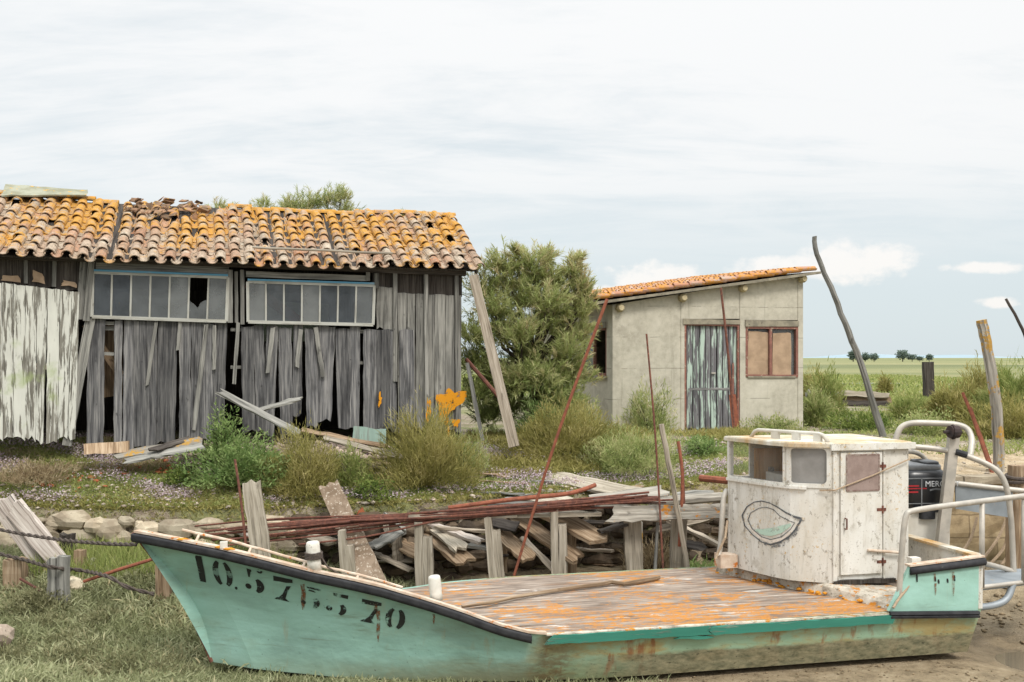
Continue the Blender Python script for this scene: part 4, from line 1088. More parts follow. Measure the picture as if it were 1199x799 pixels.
m = MB(); q = onside(1068, 668, .12); m.slab(q+V((0, 0, -.2)), q+BA*.11+V((0, 0, -.2)), q+BA*.11+V((0, 0, .13)), q+V((0, 0, .13)), -BP*.1, jit=0, rag=0); m.build('bitt', MT['white_post'], boat)
# ------------------------------------------------------------------ decals on the hull
def ray(px, py, bvh, off=.003):
    d = V(((px-CX)/F, 1, -(py-HY)/F)).normalized(); h = bvh.ray_cast(V((0, 0, CZ)), d)
    if h[0] is None: return None
    nrm = h[1] if h[1].dot(d) < 0 else -h[1]
    return h[0]+nrm*off
def decal_poly(m, polys, bvh, off=.003):
    for pl_ in polys:
        vs = [ray(x, y, bvh, off) for x, y in pl_]
        if all(v is not None for v in vs): m.add(vs, [tuple(range(len(vs)))])
def ring(cx, cy, ro, ri, a0, a1, n=9):
    out = []
    for i in range(n):
        t0, t1 = a0+(a1-a0)*i/n, a0+(a1-a0)*(i+1)/n
        f = lambda t, r: (cx+r[0]*math.cos(t), cy+r[1]*math.sin(t))
        out.append([f(t0, ri), f(t0, ro), f(t1, ro), f(t1, ri)])
    return out
def disc(cx, cy, rx, ry, n=12): return [[(cx+rx*math.cos(6.2832*i/n), cy+ry*math.sin(6.2832*i/n)) for i in range(n)]]
G = {
 '1': [[(0, 0), (.95, 0), (1, .5), (1, 1), (.1, 1), (-.05, .93), (.02, .5)]],
 '0': ring(.5, .5, (.5, .52), (.2, .44), 2.05, 4.25)+ring(.5, .5, (.5, .52), (.2, .44), -1.1, 1.1),
 '.': disc(.5, .5, .5, .5),
 '7': [[(0, .78), (.3, .8), (.3, 1), (0, 1)], [(.3, .8), (.65, .80), (.65, 1.0), (.3, 1)], [(.65, .80), (1, .86), (1, 1), (.65, 1)], [(.66, .66), (.9, .70), (.68, .36), (.44, .28)], [(.44, .28), (.68, .36), (.58, .1), (.2, .08)], [(0, 0), (.78, 0), (.6, .1), (.14, .1)]],
 '5': [[(.10, 1), (.34, .96), (.24, .62), (.16, .62)], [(.2, .96), (.34, .97), (.36, .88), (.26, .86)]]+ring(.46, .30, (.50, .34), (.12, .26), -1.25, 1.15)+disc(.12, .20, .16, .12)+ring(.78, .98, (.16, .11), (.05, .03), 3.4, 6.6, 6),
 '5a': [[(.25, .92), (.95, .90), (.95, 1.0), (.2, 1)], [(.3, .8), (.72, .78), (.6, .86), (.35, .88)]]+ring(.5, .28, (.46, .30), (.14, .2), -1.2, .9)+disc(.1, .2, .13, .10),
 '5b': [[(.25, .86), (1, .84), (1, 1.02), (.22, 1)]]+disc(.12, .22, .17, .12)+ring(.55, .26, (.46, .32), (.16, .24), -1.1, 1.0),
}
def glyph(ch, x0, y0, w, h, ux, slope=.215):
    "x0,y0 lower left of the figure in photo pixels; ux = lean of the upright"
    out = []
    for pl_ in G[ch]:
        q = []
        for a, b_ in pl_: q.append((x0+a*w+ux*b_, y0+a*w*slope-b_*h))
        out.append(q)
    return out
Z2 = lambda x, y: (150+x/4, 600+y/4)
m = MB()
for ch, x, y, w, h, ux in [('1', 338, 322, 30, 122, -24), ('0', 408, 338, 92, 124, -22), ('.', 500, 360, 14, 14, 0), ('5', 555, 364, 90, 106, -10), ('7', 686, 404, 90, 108, -6)]:
    m = MB(); X, Y = Z2(x, y); decal_poly(m, glyph(ch, X, Y, w/4, h/4, ux/4), bvh_hull); m.build('number', MT['stencil'], boat)
m = MB()
for ch, x, y, w, h, ux in [('5a', 812, 438, 88, 96, 6), ('5b', 928, 466, 90, 94, 14), ('7', 1086, 508, 92, 104, 10), ('0', 1198, 536, 92, 98, 16)]:
    m = MB(); X, Y = Z2(x, y); decal_poly(m, glyph(ch, X, Y, w/4, h/4, ux/4), bvh_hull); m.build('number', MT['stencil_worn'], boat)
def ribbon(m, pts, ws, bvh, off=.003):
    if bvh is not bvh_hull:
        if not isinstance(ws, (list, tuple)): ws = [ws]*len(pts)
        p2, w2 = [], []
        for i in range(len(pts)-1):
            for f in (0, .25, .5, .75): p2.append((pts[i][0]*(1-f)+pts[i+1][0]*f, pts[i][1]*(1-f)+pts[i+1][1]*f)); w2.append(ws[i]*(1-f)+ws[i+1]*f)
        pts, ws = p2+[pts[-1]], w2+[ws[-1]]; off = off*1.8
    L = []; R = []
    for i, (x, y) in enumerate(pts):
        x0, y0 = pts[max(0, i-1)]; x1, y1 = pts[min(len(pts)-1, i+1)]
        tx, ty = x1-x0, y1-y0; l = math.hypot(tx, ty) or 1; w = ws[i] if isinstance(ws, (list, tuple)) else ws
        L.append(ray(x-ty/l*w, y+tx/l*w, bvh, off)); R.append(ray(x+ty/l*w, y-tx/l*w, bvh, off))
    for i in range(len(pts)-1):
        q = [L[i], L[i+1], R[i+1], R[i]]
        if all(v is not None for v in q): m.add(q, [(0, 1, 2, 3)])
m = MB()
for x, y0, y1, w in [(354.5, 684, 714, 2.6), (440, 705, 719, 2.4), (508, 719, 731, 1.6), (356, 690, 712, 2.4), (443, 715, 752, 2.6)]:
    m = MB(); ribbon(m, [(x-.4, y0), (x+.5, y0+(y1-y0)*.3), (x-.3, y0+(y1-y0)*.65), (x, y1)], [w, w*.7, w*.8, w*.15], bvh_hull, .0025); m.build('rust_streak', MT['rust_run'], boat)
# worn letters on the aft bulwark
bvb = BVHTree.FromPolygons(pl, [tuple(range(n))])
m = MB()
for x, y, h in [(1073, 676, 11), (1094.5, 678, 6), (1098.5, 681, 5), (1109, 680, 5), (1117, 677, 7)]:
    ribbon(m, [(x, y-h/2), (x+.3, y), (x+.6, y+h/2)], [.8, 1.1, .7], bvb)
m.build('faded_letters', MT['stencil'], boat)['kind'] = 'stuff'
m = MB()
for x, y, h in [(1094, 676, 9), (1115.6, 676, 12), (1116, 690, 16), (1095, 690, 14)]:
    m = MB(); ribbon(m, [(x, y-h/2), (x+.2, y), (x, y+h/2)], [1.3, 1.1, .3], bvb, .0035); m.build('rust_streak', MT['rust_run'], boat)

# ------------------------------------------------------------------ cabin
ZB, ZT = zdk+.14, 2.285
q = [(2.90, 2.17), (3.02, 1.74), (3.13, 1.40), (3.185, 1.29), (3.235, 1.20), (3.31, 1.13), (3.46, 1.03), (3.62, .93)]
front = []
for (a0_, b0_), (a1_, b1_) in zip(q, q[1:]):
    for f in (0, .5): front.append((a0_+(a1_-a0_)*f, b0_+(b1_-b0_)*f))
front.append(q[-1])
back_s = 4.60; far_t = 2.2
def curvewall(m, plan, z0, z1, holes, th, inward):
    pts = [V((*B(a, b_, 0).to_tuple()[:2], 0)) for a, b_ in plan]
    cum = [0]
    for a, b_ in zip(pts, pts[1:]): cum.append(cum[-1]+(b_-a).length)
    us = sorted(set([round(c, 5) for c in cum]+[round(h[i], 5) for h in holes for i in (0, 1)]))
    zs = sorted(set([z0, z1]+[h[i] for h in holes for i in (2, 3)]))
    def pt(u, z, off):
        i = min(max(0, int(np.searchsorted(cum, u, 'right')-1)), len(pts)-2)
        f = (u-cum[i])/(cum[i+1]-cum[i]); p = pts[i]*(1-f)+pts[i+1]*f
        t = (pts[min(i+2, len(pts)-1)]-pts[max(i-1, 0)]).normalized() if len(pts) > 2 else (pts[1]-pts[0]).normalized()
        nn = V((t.y, -t.x, 0))*inward
        return V((p.x+nn.x*off, p.y+nn.y*off, z))
    inh = lambda u, z: any(h[0] < u < h[1] and h[2] < z < h[3] for h in holes)
    solid = {}
    for i in range(len(us)-1):
        for k in range(len(zs)-1): solid[i, k] = not inh((us[i]+us[i+1])/2, (zs[k]+zs[k+1])/2)
    for (i, k), ok in solid.items():
        if not ok: continue
        c = [(us[i], zs[k]), (us[i+1], zs[k]), (us[i+1], zs[k+1]), (us[i], zs[k+1])]
        m.add([pt(*x, 0) for x in c]+[pt(*x, th) for x in c], [(0, 1, 2, 3), (7, 6, 5, 4)])
        for (a, b_), nb in (((0, 1), (i, k-1)), ((1, 2), (i+1, k)), ((2, 3), (i, k+1)), ((3, 0), (i-1, k))):
            if not solid.get(nb, False):
                m.add([pt(*c[a], 0), pt(*c[b_], 0), pt(*c[b_], th), pt(*c[a], th)], [(0, 3, 2, 1)])
    return pt, cum
def u_at(px, plan):
    pts = [B(a, b_, 0) for a, b_ in plan]; acc = 0
    for a, b_ in zip(pts, pts[1:]):
        pa, pb = CX+a.x*F/a.y, CX+b_.x*F/b_.y
        if (pa <= px <= pb): return acc+(b_-a).length*(px-pa)/(pb-pa), a.y+(b_.y-a.y)*(px-pa)/(pb-pa)
        acc += (b_-a).length
    return (0, pts[0].y) if px < CX+pts[0].x*F/pts[0].y else (acc, pts[-1].y)
u0, d0 = u_at(853, front); u1, d1 = u_at(917, front); u2, d2 = u_at(926, front); u3, d3 = u_at(968, front)
zz = lambda py, d: CZ-(py-HY)*d/F
dm = (d0+d1)/2
H1 = (u0, u1, zz(565, d1), zz(521, d1)); H2 = (u2, u3, zz(566, (d2+d3)/2), zz(525.5, (d2+d3)/2))
H1 = (max(.03, u0), u1, H1[2], H1[3])
cab = MB()
ptF, cumF = curvewall(cab, front, ZB, ZT, [H1, H2], .035, -1)
side = [front[-1], (back_s, .94)]
wside = (B(*side[1], 0)-B(*side[0], 0)).length
ptS, _ = curvewall(cab, side, ZB, ZT, [], .035, -1)
ptB, _ = curvewall(cab, [(back_s, .94), (back_s, far_t)], ZB, ZT, [], .035, -1)
ptR, _ = curvewall(cab, [(back_s, far_t), front[0]], ZB, ZT, [(1.42, 1.64, H1[2]-.02, H1[3]+.02)], .035, -1)
cabin = cab.build('cabin', MT['cabin'], boat)
bvc = BVHTree.FromPolygons([V(v) for v in cab.v], cab.f)
# window frames and panes
def frame(pt, h, w, th, name='window_frame', rnd_=0.0):
    m = MB(); ua, ub, za, zb = h
    N_ = 8
    def strip(u0_, u1_, z0_, z1_, nn):
        for i in range(nn):
            a, b_ = u0_+(u1_-u0_)*i/nn, u0_+(u1_-u0_)*(i+1)/nn
            c = [(a, z0_), (b_, z0_), (b_, z1_), (a, z1_)]
            m.add([pt(*x, -th) for x in c]+[pt(*x, .02) for x in c], [(0, 1, 2, 3), (0, 4, 5, 1), (3, 2, 6, 7), (0, 3, 7, 4), (1, 5, 6, 2)])
    strip(ua-w, ub+w, zb, zb+w, N_); strip(ua-w, ub+w, za-w, za, N_); strip(ua-w, ua, za, zb, 1); strip(ub, ub+w, za, zb, 1)
    if rnd_:
        for (cu_, cz_, sx, sz) in ((ua, za, 1, 1), (ub, za, -1, 1), (ua, zb, 1, -1), (ub, zb, -1, -1)):
            ar = [(cu_+sx*rnd_*(1-math.cos(a)), cz_+sz*rnd_*(1-math.sin(a))) for a in np.linspace(0, math.pi/2, 6)]
            vs = [pt(cu_, cz_, -th)]+[pt(*x, -th) for x in ar]
            m.add(vs, [tuple(range(len(vs)))])
    return m.build(name, MT['cabin'], cabin)
def pane(pt, h, mat, off=.015):
    m = MB(); ua, ub, za, zb = h
    for i in range(8):
        a, b_ = ua+(ub-ua)*i/8, ua+(ub-ua)*(i+1)/8
        m.add([pt(a, za, off), pt(b_, za, off), pt(b_, zb, off), pt(a, zb, off)], [(0, 1, 2, 3)])
    return m
f1_ = frame(ptF, (H1[0], H1[1], H1[2], H1[3]), .028, .012); pane(ptF, H1, MT['glass_cabin']).build('pane', MT['glass_cabin'], f1_)
f2_ = frame(ptF, H2, .05, .012, rnd_=.05); pane(ptF, H2, MT['glass_dark']).build('pane', MT['glass_dark'], f2_)
# sill moulding under the windows, running round the front
m = MB(); uu = np.linspace(.0, cumF[-1]-.28, 14)
for a, b_ in zip(uu, uu[1:]):
    z0, z1 = H1[2]-.062, H1[2]-.03
    c = [(a, z0), (b_, z0), (b_, z1), (a, z1)]
    m.add([ptF(*x, -.03) for x in c]+[ptF(*x, .0) for x in c], [(0, 1, 2, 3), (0, 4, 5, 1), (3, 2, 6, 7)])
m.build('sill', MT['cabin'], cabin)
# interior: plywood back lining, wheel and console
m = MB(); a, b_ = B(back_s-.06, .98, ZB), B(back_s-.06, far_t-.05, ZB)
m.slab(a, b_, b_+V((0, 0, 1.45)), a+V((0, 0, 1.45)), BA*.01, jit=0, rag=0); a, b_ = B(3.7, .985, ZB), B(back_s-.08, .985, ZB)
m.slab(a, b_, b_+V((0, 0, 1.45)), a+V((0, 0, 1.45)), BP*.01, jit=0, rag=0)
a, b_ = B(3.22, far_t-.11, ZB), B(back_s-.06, far_t-.10, ZB); m.slab(a, b_, b_+V((0, 0, 1.45)), a+V((0, 0, 1.45)), BP*-.01, jit=0, rag=0); m.build('plywood_lining', MT['ply'], cabin)
m = MB(); m.box(B(3.45, 1.75, H1[2]-.03), .25, .5, .16, .22); m.box(B(3.75, 1.35, H1[2]+.0), .12, .2, .22, .22); m.build('console', MT['white_gel'], cabin)
m = MB(); c = B(3.55, 1.8, H1[2]+.06); m.tube([c+V((0, math.cos(a)*.1, math.sin(a)*.1)) for a in np.linspace(0, 6.28, 16)], .012, 6); m.box(B(3.4, 2.0, H1[2]+.04), .06, .08, .12); m.build('helm_gear', MT['rubber'], cabin)
# door on the side
def U(px): return u_at(px, side)
ua, da = U(983); ub, db = U(1031); dz = lambda py, d: CZ-(py-HY)*d/F
D1 = (ua, ub, dz(673, da), dz(530, da))
m = MB(); c = [(D1[0], D1[2]), (D1[1], D1[2]), (D1[1], D1[3]), (D1[0], D1[3])]
m.slab(ptS(*c[0], -.028), ptS(*c[1], -.028), ptS(*c[2], -.028), ptS(*c[3], -.028), -BP*.026, nl=1, nw=1, jit=0, rag=0)
dr_ = m.build('door', MT['cabin'], cabin)
ux0, _ = U(989.5); ux1, _ = U(1027)
m = MB(); c = [(ux0, dz(575, da)), (ux1, dz(575, da)), (ux1, dz(533, da)), (ux0, dz(533, da))]
m.slab(*[ptS(*x, -.034) for x in c], -BP*.005, nl=1, nw=1, jit=0, rag=0); wp = m.build('boarded_window', MT['pinkboard'], dr_)
m = MB()
for p_, q_ in ((c[0], c[1]), (c[1], c[2]), (c[2], c[3]), (c[3], c[0])): m.bar(ptS(*p_, -.037), ptS(*q_, -.037), .018, .01, -BP)
m.build('window_trim', blotch('trim_rusty', S(120, 96, 88), S(150, 138, 128), 30), dr_)
m = MB()
for px, wd in ((977, .05), (1034, .025)):
    u_, d_ = U(px); m.bar(ptS(max(u_, .02), ZB+.01, -.02), ptS(max(u_, .02), ZT-.05, -.02), wd, .02, -BP)
m.bar(ptS(.08, dz(526, da), -.036), ptS(U(1035)[0], dz(526, da), -.036), .05, .036, -BP)
m.build('door_trim', MT['cabin'], cabin)
m = MB(); m.slab(ptS(.0, ZB-.02, -.05), ptS(U(1046)[0], ZB-.02, -.05), ptS(U(1046)[0], ZB+.035, -.05), ptS(.0, ZB+.035, -.05), -BP*.05, nl=2, nw=6, jit=.005, rag=.01); m.build('door_sill', MT['wood_dark'], cabin)
m = MB(); m.tube([ptS(U(1013)[0], dz(645, da), -.05), ptS(U(1054)[0], dz(650, da), -.05)], .016, 7); m.build('door_bar', MT['cap'], cabin)
# roof: slab with a thick edge, grab rack
plan = front+[(back_s, .94), (back_s, far_t)]; cx_ = sum(p[0] for p in plan)/len(plan); cy_ = sum(p[1] for p in plan)/len(plan)
pr = []
for a, b_ in plan:
    dx, dy = a-cx_, b_-cy_; l = math.hypot(dx, dy); pr.append((a+dx/l*.06, b_+dy/l*.06))
m = MB(); n = len(pr); zs = [ZT-.012, ZT+.028, ZT+.045]
vs = [B(a, b_, zs[0]) for a, b_ in pr]+[B(a, b_, zs[1]) for a, b_ in pr]+[B(cx_+(a-cx_)*.97, cy_+(b_-cy_)*.97, zs[2]) for a, b_ in pr]
m.add(vs, [tuple(reversed(range(n)))]+[(k*n+i, k*n+(i+1) % n, (k+1)*n+(i+1) % n, (k+1)*n+i) for k in (0, 1) for i in range(n)]+[tuple(range(2*n, 3*n))])
rf = m.build('roof', MT['cabin_edge'], cabin)
m = MB(); a, b_ = ptS(-.04, ZT-.04, -.055), ptS(wside+.06, ZT-.04, -.055)
m.slab(a, b_, b_+V((0, 0, .075)), a+V((0, 0, .075)), -BP*.03, nl=1, nw=6, jit=.003, rag=.003); m.build('fascia', MT['cabin'], rf)
m = MB(); r0, r1 = B(3.12, 1.98, ZT+.05), B(3.62, 1.02, ZT+.05); ax = (r1-r0); zr_ = V((0, 0, .085))
pts = [r0-zr_*.1, r0+ax*.05+zr_*.75, r0+ax*.1+zr_]+[r0+ax*k+zr_ for k in (.3, .5, .7, .88)]+[r0+ax*.94+zr_*.8, r1-zr_*.1]
m.tube(pts, .024, 8); rk = m.build('grab_rack', MT['white_gel'], rf, smooth=True)
for k in (.33, .60, .87):
    m = MB(); m.box(r0+ax*k+zr_*.42, .10, .045, .085, math.atan2(ax.y, ax.x)); m.build('rack_foot', MT['white_gel'], rk)
# low moulded curb round the cabin base, step before the door
m = MB()
cpl = [(2.86, 2.45), (3.08, 1.85), (3.22, 1.5), (3.38, 1.15), (3.56, .82), (3.74, .5), (3.88, .14)]
cin = [(3.4, 2.45), (3.5, 1.9), (3.6, 1.6), (3.8, 1.4), (4.1, 1.2), (4.3, 1.0), (4.6, .14)]
top = zdk+.145; tz = [top, top, top, top, top-.01, top-.05, top-.07]
vs = []
for (a, b_), (c, d), z in zip(cpl, cin, tz): vs += [B(a, b_, zdk+.0), B(a+.03, b_+.01, z-.03), B(a+.07, b_+.02, z), B(c, d, z)]
fs = [(i*4+k, i*4+4+k, i*4+5+k, i*4+1+k) for i in range(len(cpl)-1) for k in range(3)]
e = (len(cpl)-1)*4; fs.append((e, e+3, e+2, e+1)); m.add(vs, fs); vs2 = [B(3.88, .14, zdk), B(4.6, .14, zdk), B(4.6, .14, top-.07), B(3.9, .14, top-.075)]
m.add(vs2, [(0, 1, 2, 3)]); m.build('curb', MT['curb'], cabin)
random.seed(31); m = MB()
for i in range(26):
    k = random.uniform(0, len(cpl)-1.01); i0 = int(k); f = k-i0
    a, b_ = [cpl[i0][j]*(1-f)+cpl[i0+1][j]*f for j in (0, 1)]; m.stone(B(a-.01, b_, zdk+random.uniform(.0, .05)), random.uniform(.015, .04), sq=(1, 1, .5))
m.build('lichen_lump', bpy.data.materials['lichen_lump'], boat)['kind'] = 'stuff'
# oyster painted on the cabin front
m = MB(); sk = lambda L_: [(820+x*300/1090, 480+y*220/799) for x, y in L_]
outer = sk([(232, 392), (200, 412), (180, 448), (190, 492), (222, 530), (262, 562), (300, 574), (340, 562), (378, 540), (406, 508), (424, 478), (430, 462), (404, 456), (366, 438), (330, 414), (296, 396), (262, 388), (232, 392)])
ribbon(m, outer, [.5, .7, .8, .6, .5, .6, .9, .9, .9, 1.0, 1.2, 1.4, 1.2, .9, .7, .6, .6, .5], bvc, .004)
inner = sk([(252, 418), (216, 438), (204, 468), (222, 506), (262, 540), (300, 552), (346, 540), (384, 508), (402, 480), (384, 474), (340, 452), (312, 424), (280, 414), (252, 418)])
ribbon(m, inner, .42, bvc, .004); m.build('oyster_drawing', MT['draw_grey'], cabin)
m = MB(); ribbon(m, sk([(236, 512), (268, 520), (302, 520), (340, 510), (386, 488)]), [1, 3.6, 4.6, 4.4, 1.5], bvc, .0035); m.build('oyster_mint', MT['draw_mint'], cabin)
m = MB(); ribbon(m, sk([(250, 556), (300, 580), (350, 572), (400, 530), (432, 470), (404, 462)]), [1, 2.6, 2.8, 2.6, 2.6, 2], bvc, .0030); m.build('oyster_shading', MT['draw_smudge'], cabin)
m = MB(); ribbon(m, sk([(212, 500), (250, 540), (300, 562), (348, 550), (392, 514)]), [.5, 1.4, 1.8, 1.5, .8], bvc, .0032); m.build('oyster_lip', MT['draw_pale'], cabin)
for z_ in (.18, .78, 1.28):
    m = MB(); m.tube([ptS(D1[1]+.004, ZB+z_, -.034), ptS(D1[1]+.004, ZB+z_+.09, -.034)], .011, 6); m.bar(ptS(D1[1]-.07, ZB+z_+.045, -.031), ptS(D1[1]+.05, ZB+z_+.045, -.031), .035, .006, -BP); m.build('hinge', MT['rust'], dr_)
m = MB(); m.tube([ptS(D1[0]+.05, ZB+.62, -.03), ptS(D1[0]+.05, ZB+.62, -.07), ptS(D1[0]+.05, ZB+.74, -.07), ptS(D1[0]+.05, ZB+.74, -.03)], .009, 6); m.build('handle', MT['rust'], dr_)
# rope across the door
m = MB(); a, b_ = ptF(cumF[-1]-.14, dz(577, 12.0), -.02), ptS(wside-.01, dz(538, 12.3), -.045)
mid = ptS(.0, dz(574.5, 12.1), -.05)
m.tube([a, mid, (mid+b_)/2+V((0, 0, -.012)), b_], .0085, 6, wob=.001); m.build('lanyard', MT['rope_pale'], cabin)
# ------------------------------------------------------------------ rails, platform, outboard
def rail(pts, r, name, mat='steel', par=boat, smooth_n=3, **k):
    pts = [V(p) for p in pts]
    for _ in range(smooth_n):       # round the bends
        q = [pts[0]]
        for a, b_ in zip(pts, pts[1:]): q += [a*.75+b_*.25, a*.25+b_*.75]
        pts = q+[pts[-1]]
    m = MB(); m.tube(pts, r, 10, **k); return m.build(name, MT[mat], par, smooth=True)
rail([P(1053, 697, 11.35), P(1056, 640, 11.36), P(1060, 603, 11.38), P(1066, 598, 11.4), P(1130, 589.5, 11.75), P(1215, 579, 12.2), P(1330, 566, 12.8)], .032, 'stern_rail')
rl2 = rail([P(1067, 523, 12.9), P(1110, 527, 12.85), P(1150, 540, 12.75), P(1176, 556, 12.7), P(1184, 600, 12.7), P(1187, 672, 12.7)], .034, 'stern_rail')
for px, d, y0, y1 in ((1150, 11.86, 587, 688), (1199.5, 12.12, 581, 682)):
    m = MB(); m.tube([P(px, y0, d), P(px-.5, y1, d)], .03, 10); m.build('rail_post', MT['steel'], boat, smooth=True)
rail([P(1046, 545, 13.2), P(1048, 512, 13.2), P(1058, 495, 13.2), P(1096, 495.5, 13.15), P(1130, 498, 13.1), P(1139, 512, 13.0), P(1136, 534, 12.85)], .037, 'arch')
rail([P(1058, 528, 13.3), P(1076, 530, 13.5), P(1088, 542, 13.6), P(1091, 590, 13.6), P(1091, 625, 13.6)], .03, 'back_rail')
mast = MB(); mast.bar(P(1118.5, 512, 12.8), P(1104, 640, 12.8), .115, .1, V((0, -1, 0)), w2=.12); ms = mast.build('davit', MT['steel'], boat)
m = MB(); a = P(1112, 506, 12.74); m.tube([a, a+V((.11, .03, 0))], [.075, .075], 12); m.tube([a-V((.07, 0, 0)), a+V((.16, .04, 0))], [.02, .02], 6); m.tube([a+V((.03, 0, 0)), a+V((.05, 0, 0))], [.09, .09], 12); m.build('winch', blotch('winch_dark', S(72, 58, 54), S(50, 44, 44), 12), ms)
m = MB(); m.tube([P(1119, 529.2, 12.8), P(1132, 533, 12.78)], .038, 9); m.build('grip', MT['rubber'], rl2)
rail([P(1117, 566, 13.1), P(1160, 571, 13.1), P(1199, 575, 13.1), P(1330, 590, 13.1)], .032, 'lower_rail')
m = MB(); m.slab(P(1119, 596, 13.1), P(1186, 607, 13.1), P(1186, 573, 13.1), P(1119, 567, 13.1), V((0, -.02, 0)), nl=1, nw=1, jit=0, rag=0); m.build('side_panel', MT['alu'], boat)
# stern platform and its bracket
pf = [P(1146, 687, 11.95), P(1240, 675.5, 12.3), P(1240, 664, 13.0), P(1150, 668, 12.7)]
m = MB(); m.slab(pf[0], pf[1], pf[2], pf[3], V((0, 0, .05)), nl=1, nw=1, jit=0, rag=0); plf = m.build('stern_platform', MT['alu'], boat)
rail([P(1143, 688.5, 11.92), P(1190, 683, 12.1), P(1245, 676, 12.3)], .026, 'platform_edge', par=plf)
rail([P(1141, 712, 11.95), P(1166, 709, 12.0), P(1180, 702, 12.05), P(1186, 684, 12.1)], .04, 'platform_bracket', 'alu')
rail([P(1152, 660, 12.5), P(1166, 663, 12.6), P(1186, 669, 12.7)], .03, 'platform_tube')
# outboard motor
def rbox(m, c, sx, sy, sz, ang, r=.06, top=1.0, seg=5, rnd=.5, tf=1.0):
    "rounded box: superellipse plan, shoulders rounded at the top"
    c = V(c); ca, sa = math.cos(ang), math.sin(ang); n = 28; vs = []
    prof = [(-.5, .93), (-.46, 1.0), (.1, 1.0*tf), (.30, .98*tf), (.40, .93*tf), (.47, .80*tf), (.5, .55*tf)]
    for h, k in prof:
        for i in range(n):
            a = 6.28318*i/n; X = math.copysign(abs(math.cos(a))**.45, math.cos(a))*sx/2*k; Y = math.copysign(abs(math.sin(a))**.45, math.sin(a))*sy/2*k
            vs.append(c+V((X*ca-Y*sa, X*sa+Y*ca, h*sz)))
    fs = [(p*n+i, p*n+(i+1) % n, (p+1)*n+(i+1) % n, (p+1)*n+i) for p in range(len(prof)-1) for i in range(n)]
    fs += [tuple(reversed(range(n))), tuple(range((len(prof)-1)*n, len(prof)*n))]
    m.add(vs, fs, rnd)
DO = 13.0; oc = P(1083, 577, DO); oa = .12
m = MB(); rbox(m, oc+V((0, .3, .02)), .62, .62, .54, oa); ob = m.build('outboard_motor', MT['cowl'], boat, smooth=True)
m = MB(); rbox(m, oc+V((.0, .3, .300)), .50, .5, .09, oa); m.build('cowl_top', MT['cowl_grey'], ob, smooth=True)
m = MB(); rbox(m, oc+V((.10, .28, .325)), .24, .4, .10, oa); m.build('air_intake', MT['cowl'], ob, smooth=True)
m = MB(); m.tube([oc+V((0, .3, -.28)), oc+V((0, .3, -.6)), oc+V((0, .32, -.95))], [.16, .12, .09], 12); m.build('drive_leg', MT['cowl'], ob, smooth=True)
ffx = V((math.cos(oa), math.sin(oa), 0)); ffn = V((math.sin(oa), -math.cos(oa), 0))
fc = oc+V((0, .3, 0))+ffn*.314
m = MB()
for x0, x1, z, h in [(-.30, -.12, .075, .018), (-.30, -.02, .045, .014), (-.30, -.13, -.0, .02)]:
    m.slab(fc+ffx*x0+V((0, 0, z)), fc+ffx*x1+V((0, 0, z)), fc+ffx*x1+V((0, 0, z+h)), fc+ffx*x0+V((0, 0, z+h)), ffn*.003, jit=0, rag=0)
m.build('red_stripe', MT['decal_red'], ob)
m = MB(); pr_ = [(.02, .03), (.10, .045), (.2, .03), (.28, -.02)]
for (a, b_), (c, d) in zip(pr_, pr_[1:]): m.slab(fc+ffx*a+V((0, 0, b_-.012)), fc+ffx*c+V((0, 0, d-.008)), fc+ffx*c+V((0, 0, d+.012)), fc+ffx*a+V((0, 0, b_+.012)), ffn*.003, jit=0, rag=0)
m.bar(fc+ffx*-.085+V((0, 0, -.2)), fc+ffx*-.085+V((0, 0, .18)), .014, .004, ffn)
m.bar(fc+ffx*-.3+V((0, 0, .175)), fc+ffx*.3+V((0, 0, .175)), .014, .004, ffn)
m.bar(fc+ffx*-.3+V((0, 0, -.13)), fc+ffx*.3+V((0, 0, -.13)), .010, .004, ffn)
m.build('silver_stripe', MT['cowl_grey'], ob)
cv_ = bpy.data.curves.new('t', 'FONT'); cv_.body = 'MERCURY'; cv_.size = .098; cv_.extrude = .001; cv_.space_character = 1.02
to = bpy.data.objects.new('t', cv_); COL.objects.link(to); bpy.context.view_layer.update()
me = bpy.data.meshes.new_from_object(to.evaluated_get(bpy.context.evaluated_depsgraph_get())); bpy.data.objects.remove(to)
lt = bpy.data.objects.new('lettering', me); COL.objects.link(lt); me.materials.clear(); me.materials.append(MT['decal_white'])
lt.parent = ob; lt.rotation_euler = (math.radians(90), 0, oa); lt.location = fc+ffn*.004+ffx*-.045+V((0, 0, .075))-BASE[ob]
m = MB(); q = oc+V((0, .12, -.42)); m.box(q, .62, .22, .46, oa, .5); m.build('motor_bracket', MT['white_gel'], boat)
m = MB(); rbox(m, oc+V((.02, .05, -.25)), .2, .2, .14, oa); m.box(oc+V((.0, .0, -.2)), .3, .1, .05, oa); m.build('steering_arm', MT['rubber'], ob)
# grab rail at the cabin's far corner, coil of rope
rail([P(851, 574, 13.25), P(847, 582, 13.2), P(846, 600, 13.15), P(843.5, 642, 13.1), P(841, 652, 13.05)], .034, 'grab_rail')
m = MB(); m.tube([P(852, 610, 13.1), P(849, 630, 13.0), P(840, 648, 13.0), P(838, 655, 12.98)], .015, 6, wob=.004); m.build('rope_end', MT['rope_pale'], boat)
m = MB(); m.box(P(850, 656, 13.1), .22, .2, .16, .2); m.build('chock', MT['cap'], boat)
rail([P(1071, 672, 11.4), P(1062, 690, 11.35), P(1053, 700, 11.3), P(1046, 712, 11.25)], .014, 'rope_end', 'rope_pale')
